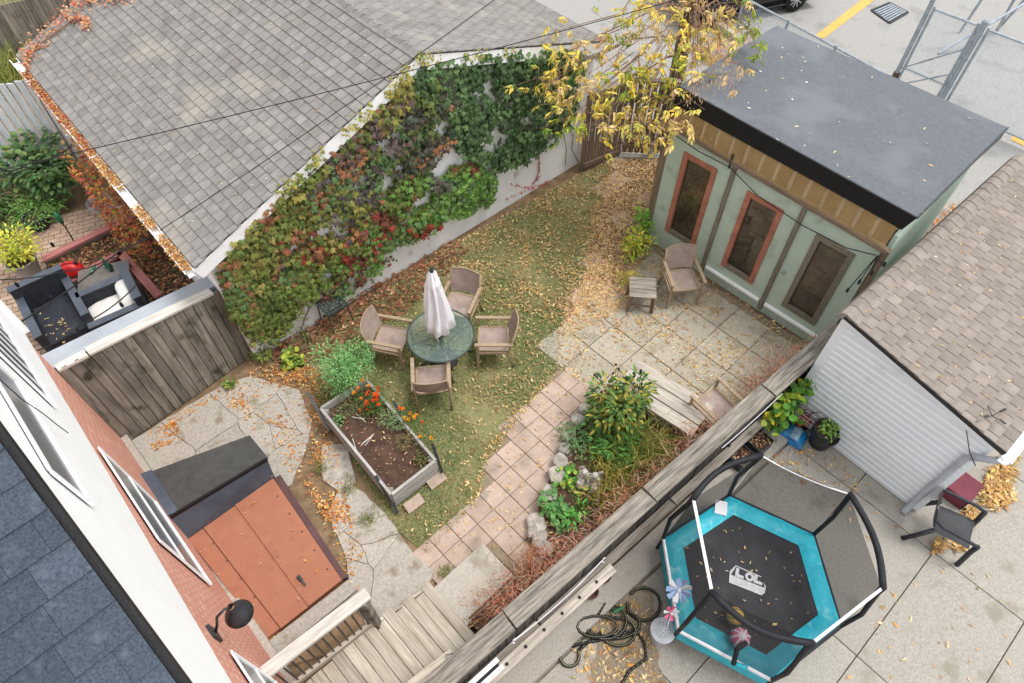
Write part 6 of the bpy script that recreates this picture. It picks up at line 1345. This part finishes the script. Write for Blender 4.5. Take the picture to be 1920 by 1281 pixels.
for j in range(5):
    for i in range(6): b.f.append((j*7+i, j*7+i+1, (j+1)*7+i+1, (j+1)*7+i))
b.build('backrest', 'plastic_black', pc, True)
for s in (-1, 1):
    MB().tube([P(-.34, s*.25, .72), P(-.2, s*.28, .68), P(.12, s*.29, .66), P(.24, s*.28, .62)], .024, 8).build('arm', 'plastic_black', pc, True)
    MB().tube([P(.24, s*.28, .63), P(.26, s*.26, .4), P(.3, s*.27, 0)], .034, 8).build('leg', 'plastic_black', pc, True); MB().tube([P(-.24, s*.24, .45), P(-.34, s*.27, .2), P(-.42, s*.28, 0)], .034, 8).build('leg', 'plastic_black', pc, True)
bxp = G(1800, 905, .25); rb_ = thing('red_step_box', 'dull red square step box behind the black armchair', 'box', Vector((bxp.x, bxp.y, 0))); FX = frame(dirv(-49))
MB().box(bxp+UP*.0, (.5, .42, .03), FX).build('lid', 'redbox', rb_)
for s in (-1, 1): MB().box(Vector((bxp.x, bxp.y, .115))+dirv(-49)*(.23*s), (.02, .4, .23), FX).build('side', 'black_trim', rb_); MB().box(Vector((bxp.x, bxp.y, .116))+dirv(41)*(.19*s), (.46, .02, .228), FX).build('side', 'redbox', rb_)
for lb, x, y, r0 in (('glazed dark pot beside the fence kerb near the hose', 1130, 1085, .09), ('small brown pot with dead plant near the hose', 1108, 1115, .08)): pot('small_pot', lb, x, y, r0*.8, r0, .15, 'maroon', z=.05)
# ---------------------------------------------------------------- left neighbour's yard
fa = dirv(20); fs_ = dirv(-70)      # furniture axes
def rattan_chair(name, label, c, w_, d_, f, cushions=False):
    s = Vector((f.y, -f.x, 0)); t = thing(name, label, 'armchair', c); h = .62; P = lambda a, b_, z: c+f*a+s*b_+UP*z
    MB().box(P(0, 0, .17), (d_, w_, .3), frame(f)).build('seat', 'rattan', t)
    for sg in (-1, 1): MB().box(P(.02, sg*(w_/2), .32), (d_+.08, .11, .6), frame(f)).build('arm', 'rattan', t); MB().box(P(.02, sg*(w_/2), .63), (d_+.09, .13, .02), frame(f)).build('arm_cap', 'slate_metal', t)
    MB().box(P(-d_/2-.04, 0, .42), (.12, w_+.1, .8), frame(f, Vector((-.1*f.x, -.1*f.y, 1)))).build('backrest', 'rattan', t); MB().box(P(-d_/2-.04, 0, .835), (.14, w_+.12, .02), frame(f)).build('back_cap', 'slate_metal', t)
    return t
cA = (G(25, 550, .65)+G(160, 585, .65)+G(118, 510, .65)+G(75, 645, .65))/4; cA.z = 0
rattan_chair('rattan_armchair', 'dark rattan armchair with leaves on its bare seat', cA, .74, .98, dirv(-51))
cB = G(222, 585, .3); cB.z = 0
rattan_chair('rattan_armchair', 'dark rattan armchair with white cushions behind plank fence', cB, .8, .75, dirv(-145)); u, v = dirv(-145), dirv(-55)
for lb, c, aa, bb_, h in (('white seat cushion on the right rattan armchair', cB+u*.05+UP*.32, .4, .36, .12), ('white back cushion leaning in the right rattan armchair', cB-u*.3+UP*.5, .17, .36, .2)):
    ob = pillow(c, u, v, aa, bb_, h, 5).build('cushion', 'cushion', None, True, label=lb, cat='cushion', group='white cushions')
tt_ = G(195, 520, .4); tbx = thing('low_table', 'low grey slate table with bottles between rattan armchairs', 'table', Vector((tt_.x, tt_.y, 0))); F2_ = frame(dirv(20))
MB().box(tt_, (.85, .6, .03), F2_).build('top', 'grey_table', tbx)
for s in (-1, 1):
    for s2 in (-1, 1): MB().box(Vector((tt_.x, tt_.y, .19))+dirv(20)*.38*s+dirv(110)*.26*s2, (.05, .05, .38), F2_).build('leg', 'rattan', tbx)
for k, (x, y, lb) in enumerate(((170, 515, 'green bottle lying on the slate table, leftmost'), (203, 502, 'green bottle standing on the slate table, middle'), (210, 508, 'green bottle standing on the slate table, rightmost'))):
    g_ = G(x, y, .42); bt_ = thing('green_bottle', lb, 'bottle', g_, 0, 'green bottles'); MX = frame(UP) if k else None
    MB().lathe([(.035, 0), (.037, .12), (.015, .19), (.013, .25)], 12, g_, None if k else frame(UP, Vector((0, 1, 0)))).build('glass', 'bottle_green', bt_, True)
g_ = G(135, 510, .35); rc = thing('fuel_can', 'red plastic fuel can on the pink timber edging', 'can', g_); pillow(g_-UP*.02, dirv(20), dirv(110), .19, .12, .2, 6).build('body', 'red_plastic', rc, True); MB().tube([g_+dirv(20)*.1+UP*.18, g_+UP*.24, g_-dirv(20)*.1+UP*.18], .018, 8).build('handle', 'red_plastic', rc, True); MB().lathe([(.03, .14), (.03, .2)], 10, g_+dirv(20)*.14).build('cap', 'black_trim', rc)
ED = thing('timber_edging', 'pink stained timber edging of the raised bed by garage', 'edging', G(200, 480))
for (xa, ya), (xb, yb) in (((80, 487), (250, 405)), ((130, 527), (228, 474)), ((226, 474), (298, 556)), ((296, 412), (372, 522))):
    a, b_ = G(xa, ya, .25), G(xb, yb, .25); board('timber', a, b_, .15, .05, 'pinkwood', ED); board('timber_side', Vector((a.x, a.y, .11)), Vector((b_.x, b_.y, .11)), .04, .22, 'darkwood', ED)
RB = [(p.x, p.y) for p in gpoly([(85, 490), (250, 408), (300, 412), (375, 520), (300, 580), (226, 478), (132, 530)], .1)]
MB().prism(RB, -.05, .12).build('raised_soil', 'soil', None, kind='structure', label='leafy soil of the raised bed by the garage', cat='soil')
t, g_ = pot('grey_planter', 'tall grey tapered planter of yellow leaved shrub', 66, 520, .14, .26, .5, 'pot_grey'); bush('yellow_shrub', 'lemon yellow leaved shrub in the tall grey planter', 'shrub', g_+UP*.45, .5, .6, 800, [C(206, 206, 70), C(222, 214, 90), C(160, 176, 66), C(186, 190, 80)], .08, 'oval', 41, 7)
g_ = G(110, 340); bush('hydrangea', 'large leaved green shrub before the white board fence', 'shrub', G(115, 345), .85, 1.0, 1100, [C(84, 116, 70), C(98, 130, 78), C(70, 100, 60), C(124, 146, 84)], .15, 'oval', 42, 10, wd=.7)
bush('herb_bed', 'fresh green low herbs in front of the left shrub', 'plant', G(90, 405), .8, .4, 1400, [C(110, 150, 76), C(90, 134, 62), C(130, 166, 88)], .07, 'oval', 43, 6)
bush('left_foliage', 'dark green foliage at the far left edge', 'plant', G(15, 400), .7, .5, 700, [C(80, 110, 60), C(100, 130, 70), C(66, 92, 52)], .1, 'oval', 44, 6)
bush('left_ground_plants', 'mixed leafy plants spilling at the left edge paving', 'plant', G(20, 440), .5, .3, 350, [C(110, 130, 70), C(140, 140, 80)], .08, 'oval', 45, 5)
wf = thing('white_board_fence', 'white painted vertical board fence with peeling paint behind shrubs', 'fence', G(40, 300)); A, B = G(-50, 350), G(150, 295); q = random.Random(17); n = 14
for k in range(n): p = A.lerp(B, (k+.5)/n); zt_ = 1.9-.04*k/n+q.uniform(-.03, .03); board('fence_board', Vector((p.x, p.y, 0)), Vector((p.x, p.y, zt_)), (B-A).length/n-.012, .02, 'old_white', wf, up=Vector((.1, -1, 0)))
board('rail', Vector((A.x, A.y+.04, .5)), Vector((B.x, B.y+.04, .5)), .05, .09, 'old_white', wf)
df = thing('dark_board_fence', 'dark brown board fence at the top left corner', 'fence', G(50, 20)); A, B = G(-60, 40, 1.3), G(130, 0, 1.3)
for k in range(26): p = A.lerp(B, (k+.5)/26); board('fence_board', Vector((p.x, p.y, -.05)), Vector((p.x, p.y, 1.5)), .16, .02, 'darkwood', df, up=Vector((.2, -1, 0)))
q = random.Random(19); og = thing('ornamental_grass', 'tall arching ornamental grass behind the garage corner', 'grass', G(40, 110)); lf = LF()
for k in range(1500):
    x, y = q.choice([(35, 120), (55, 70), (15, 150), (75, 50)]); p = G(x+q.gauss(0, 12), y+q.gauss(0, 12)); lf.add(p, Vector((q.gauss(0, .6), q.gauss(0, .6), 1)), rdir(q, .3), q.uniform(.5, 1.2), .022, vary(q.choice([C(140, 156, 80), C(170, 172, 96), C(110, 136, 66), C(190, 186, 120)]), q), 'blade')
lf.build('blades', 'leaf', og, kind='stuff')
bush('corner_bush', 'pale green bush between ornamental grass and dark fence', 'bush', G(80, 60), .5, .6, 350, [C(130, 164, 90), C(110, 146, 76)], .09, 'oval', 46, 5)
cg = G(188, 385, .25); co = thing('wire_coil', 'coil of grey fence wire on the raised paving', 'coil', G(188, 392)); b = MB()
for k in range(5): b.tube([cg+Vector((.22*math.cos(a*.5236+.2*k), .22*math.sin(a*.5236+.2*k), .03*k+.02*math.sin(a))) for a in range(12)], .005, 4, True)
b.build('wire', 'galv', co); MB().bar(G(188, 392)+UP*.02, G(188, 392)+UP*.26, .16, .16).build('stand', 'pinkwood', co)
ct = thing('garden_torch', 'slim dark green garden torch on a leaning pole', 'torch', G(130, 440)); MB().tube([G(148, 468), G(122, 425, .7), G(112, 415, .9)], .012, 6).build('pole', 'iron', ct); MB().lathe([(.02, 0), (.05, .08), (.045, .2), (.01, .3)], 10, G(118, 420, .75)).build('sleeve', 'hose_green', ct, True)
bk3 = thing('black_bin', 'black garden tub among the shrubs', 'tub', G(75, 425)); MB().lathe([(.17, 0), (.22, .26), (.235, .26), (.235, .23), (.21, .255), (.19, .06)], 22, G(78, 424), cap=False).build('tub', 'plastic_black', bk3, True); MB().lathe([(.2, .2), (0, .2)], 20, G(78, 424), cap=False).build('soil', 'soil', bk3)
ms = G(622, 570, .45); mst = thing('mesh_stool', 'small green lattice metal stand against the ivy wall', 'stand', Vector((ms.x, ms.y, 0))); u, v = dirv(42), dirv(-48)
for k in range(7):
    o = -.18+.06*k; MB().bar(ms+u*o-v*.18, ms+u*o+v*.18, .018, .01).build('lattice_bar', 'patio_green', mst); MB().bar(ms+v*o-u*.18+UP*.011, ms+v*o+u*.18+UP*.011, .018, .01).build('lattice_bar', 'patio_green', mst)
for s in (-1, 1):
    MB().bar(ms+u*.19*s-v*.2, ms+u*.19*s+v*.2, .025, .03).build('rim', 'patio_green', mst); MB().bar(ms+v*.19*s-u*.2, ms+v*.19*s+u*.2, .025, .0301).build('rim', 'patio_green', mst)
    for s2 in (-1, 1): MB().tube([ms+u*.18*s+v*.18*s2, Vector((ms.x, ms.y, 0))+u*.2*s+v*.2*s2], .012, 6).build('leg', 'patio_green', mst)
MB().prism([(p.x, p.y) for p in (G(602, 835), G(650, 832), G(668, 905), G(640, 925), G(604, 900))], -.04, .012, .01).build('slate_slab', 'stone', None, label='worn grey flagstone lying by the planter left side', cat='slab')
# ---------------------------------------------------------------- overhead wires
def wire(label, pts, r=.012, sag=.0, bulbs=()):
    t = thing('overhead_wire', label, 'cable', pts[0]); path = []
    for i in range(len(pts)-1): path += sagp(pts[i], pts[i+1], sag, 12)[:(12 if i < len(pts)-2 else 13)]
    MB().tube(path, r, 5).build('wire', 'cable', t)
    for p in bulbs: MB().lathe([(.015, 0), (.022, -.04), (.022, -.07), (.012, -.09)], 8, p).build('bulb_socket', 'black_trim', t)
wire('black overhead cable crossing the garage roof to the ash tree', [G(-60, 333, 4.8), G(1290, -6, 5.6)], .005, .05)
wire('second overhead cable from left yard over the garage ridge', [G(300, 432, 4.2), G(940, -10, 5.4)], .005, .04)
wire('string light cable over the rattan armchairs', [G(-20, 640, 2.3), G(225, 470, 2.3), G(360, 395, 2.4)], .011, .05, [G(95, 555, 2.3), G(225, 568, 2.0), G(142, 615, 2.0), G(205, 495, 2.2)])
wire('looping string light cable above the grey planter', [G(-20, 525, 2.2), G(125, 508, 2.2), G(205, 485, 2.2), G(232, 468, 2.3)], .009, .05, [G(28, 530, 2.1), G(95, 455, 2.1)])
wire('string light cable below the seated armchair cushions', [G(60, 660, 2.3), G(150, 610, 2.2), G(255, 535, 2.3)], .009, .06)
wire('string light cable in front of the white board fence', [G(-20, 320, 2.4), G(60, 300, 2.4), G(135, 270, 2.4)], .009, .1)
wire('lower string light cable in front of the white board fence', [G(-20, 340, 2.3), G(140, 272, 2.4)], .008, .05)
# ---------------------------------------------------------------- fallen leaves
YL = [C(228, 204, 148), C(218, 186, 118), C(234, 214, 166), C(206, 170, 110), C(200, 166, 120)]
TN = [C(220, 186, 144), C(206, 166, 126), C(194, 150, 112), C(228, 202, 164)]
OL = [C(220, 158, 84), C(204, 134, 68), C(228, 178, 104), C(194, 118, 70)]
RL = [C(168, 104, 76), C(144, 88, 68), C(186, 130, 96), C(128, 88, 68)]
def clump(p): return .25+1.1*max(0, noise.noise(Vector((p.x*2.3, p.y*2.3, 1)))+.5*noise.noise(Vector((p.x*6, p.y*6, 4)))+.3)
BL = [C(176, 140, 100), C(150, 116, 84), C(190, 156, 110)]
def P2(px): return [(p.x, p.y) for p in gpoly(px)]
litter('fallen_leaves', 'narrow yellow leaves scattered over the lawn', [(LAWN, 3800), (P2([(820, 475), (1090, 325), (1150, 300), (1110, 470), (1050, 610), (900, 560)]), 7500), (P2([(900, 560), (1060, 600), (1050, 690), (985, 775), (915, 860), (860, 780), (880, 690)]), 900)], YL+BL, (.052, .018), 1, .02, keep=clump)
litter('fallen_leaves', 'tan leaves carpeting the path between gate and patio', [(UPP, 5600), (P2([(1100, 500), (1200, 480), (1180, 570), (1060, 640)]), 1800)], TN+YL[:2], (.06, .021), 2, .0)
def drift(p): return .15+.95*max(0, noise.noise(Vector((p.x*1.6, p.y*1.6, 5)))+.25)
litter('fallen_leaves', 'drifts of tan leaves over the patio slabs', [(PATIO, 7000)], TN+YL, (.058, .02), 4, .004, keep=drift)
litter('fallen_leaves', 'few pale leaves at the edges of the paver path', [(PATHW, 260), (P2([(1045, 690), (985, 772), (918, 858), (892, 948), (880, 945), (905, 850), (975, 762), (1035, 690)]), 260)], YL, (.05, .018), 5, .006)
def edge(p): return .1+1.2*max(0, noise.noise(Vector((p.x*2.2, p.y*2.2, 9)))+.1)
litter('fallen_leaves', 'orange leaves gathered on the broken concrete by the plank fence', [(P2([(238, 832), (480, 690), (600, 690), (640, 790), (600, 900), (560, 900), (420, 740), (320, 800)]), 2600), (P2([(470, 680), (590, 690), (600, 760), (560, 745), (470, 712)]), 1300), (P2([(270, 815), (330, 790), (340, 825), (290, 845)]), 420), (P2([(560, 890), (640, 900), (680, 1040), (655, 1090), (600, 960)]), 1300), (P2([(500, 1180), (560, 1190), (540, 1215), (500, 1215)]), 260), (P2([(600, 1130), (660, 1085), (670, 1105), (610, 1150)]), 200), (P2([(575, 760), (610, 790), (640, 880), (600, 900), (585, 840)]), 700), (P2([(430, 745), (460, 750), (455, 765), (430, 765)]), 70)], OL+YL[:1], (.045, .02), 6, .004, keep=edge)
litter('fallen_leaves', 'rust red leaves under the ivy wall', [(P2([(500, 655), (660, 560), (850, 450), (880, 470), (760, 590), (680, 620), (600, 680), (520, 690)]), 2000)], RL+[C(120, 104, 76), C(150, 120, 90)], (.065, .036), 7, .01)
litter('fallen_leaves', 'yellow leaves scattered on the driveway slabs', [(P2([(1420, 860), (1560, 850), (1680, 950), (1900, 1100), (1900, 1281), (1560, 1281), (1700, 1060)]), 80), (P2([(1420, 850), (1560, 840), (1640, 930), (1500, 900)]), 80), (P2([(1060, 1130), (1220, 1130), (1240, 1281), (1080, 1281)]), 420), (P2([(1190, 1050), (1240, 1000), (1240, 1060)]), 50)], YL+OL[:1]+TN, (.065, .026), 8, .004)
litter('fallen_leaves', 'heap of golden leaves behind the black armchair', [(P2([(1880, 855), (1905, 860), (1890, 905), (1900, 940), (1860, 960), (1830, 935), (1845, 900)]), 700), (P2([(1805, 955), (1830, 945), (1835, 975), (1810, 985)]), 160), (P2([(1785, 1010), (1805, 1005), (1808, 1030), (1790, 1035)]), 60), (P2([(1745, 1030), (1775, 1010), (1770, 1022), (1750, 1040)]), 60)], [C(218, 182, 118), C(200, 158, 96), C(228, 202, 150), C(190, 150, 100)], (.085, .033), 9, .01, lift=.06)
litter('fallen_leaves', 'tan leaves lying on the trampoline mat', [([(TC.x+.85*math.cos(a), TC.y+.85*math.sin(a)) for a in ang], 60)], TN+YL+[C(220, 214, 190)], (.045, .018), 10, TZ-.02)
litter('fallen_leaves', 'brown leaves over the raised bed by the garage', [(RB, 1500)], RL+TN[1:3]+[C(110, 130, 60)], (.07, .035), 11, .125)
litter('fallen_leaves', 'pale leaf bits on the flat shed roof', [([(A_.x, A_.y), (B_.x, B_.y), (C_.x, C_.y), (D_.x, D_.y)], 48)], [C(236, 234, 220), C(222, 190, 120), C(240, 226, 180)], (.05, .018), 12, lambda p: A_.z+(B_.z-A_.z)*((p.x-A_.x)*E1.x+(p.y-A_.y)*E1.y)/4+(D_.z-A_.z)*((p.x-A_.x)*E2.x+(p.y-A_.y)*E2.y)/3.1+.01)
litter('fallen_leaves', 'brown leaf bits on the planter soil', [([(p.x, p.y) for p in K], 190)], TN+RL, (.045, .015), 14, .33)
litter('fallen_leaves', 'dry leaf and straw bits on the flower bed soil', [(BED, 900)], TN+RL+YL, (.06, .015), 15, .1)
litter('fallen_leaves', 'leaves banked in the alley beside the tan roof', [(P2([(1640, 520), (1740, 400), (1800, 380), (1700, 540)]), 700), (P2([(1290, 90), (1400, 60), (1420, 90), (1330, 130)]), 700)], OL+TN, (.07, .03), 16, .0, lift=.08)
def on_roof_leaves():
    q = random.Random(3); lf = LF()
    for k in range(110):                                    # tan roof
        a, o = q.uniform(ro0+.1, ro1-.05), q.uniform(-4.5, 0); lf.add(RW.at(a, topf(a)+.09, o), rdir(q, .1), UP, q.uniform(.03, .08), .022, vary(q.choice(YL), q), 'dia')
    lf.build('fallen_leaves', 'leaf', None, label='pale yellow leaves on the tan shingle roof', cat='leaves', kind='stuff'); lf = LF()
    for k in range(160):                                    # grey roof
        s_ = q.uniform(eL[0]+.2, pk[0]-.1); t = q.uniform(0, 6.5); lf.add(RP(s_, zf(s_)+.03, t), rdir(q, .1), UP, q.uniform(.03, .055), .016, vary(q.choice(YL+[C(240, 236, 210)]), q), 'dia')
    lf.build('fallen_leaves', 'leaf', None, label='few pale leaf bits on the grey shingle roof', cat='leaves', kind='stuff'); lf = LF()
    for k in range(45): g2 = G(q.uniform(50, 130), q.uniform(590, 640), .34); lf.add(g2, rdir(q, .1), UP, .06, .022, vary(q.choice(YL), q), 'dia')
    lf.build('fallen_leaves', 'leaf', None, label='yellow leaves on the bare rattan seat', cat='leaves', kind='stuff')
on_roof_leaves()
litter('fallen_leaves', 'few dry leaves on the orange cellar hatch', [(P2([(352, 1010), (513, 896), (641, 1086), (500, 1197)]), 26)], OL+TN, (.045, .018), 21, lambda p: .32-.16*((p.x-DL.x)*vd.x+(p.y-DL.y)*vd.y)/2.0)
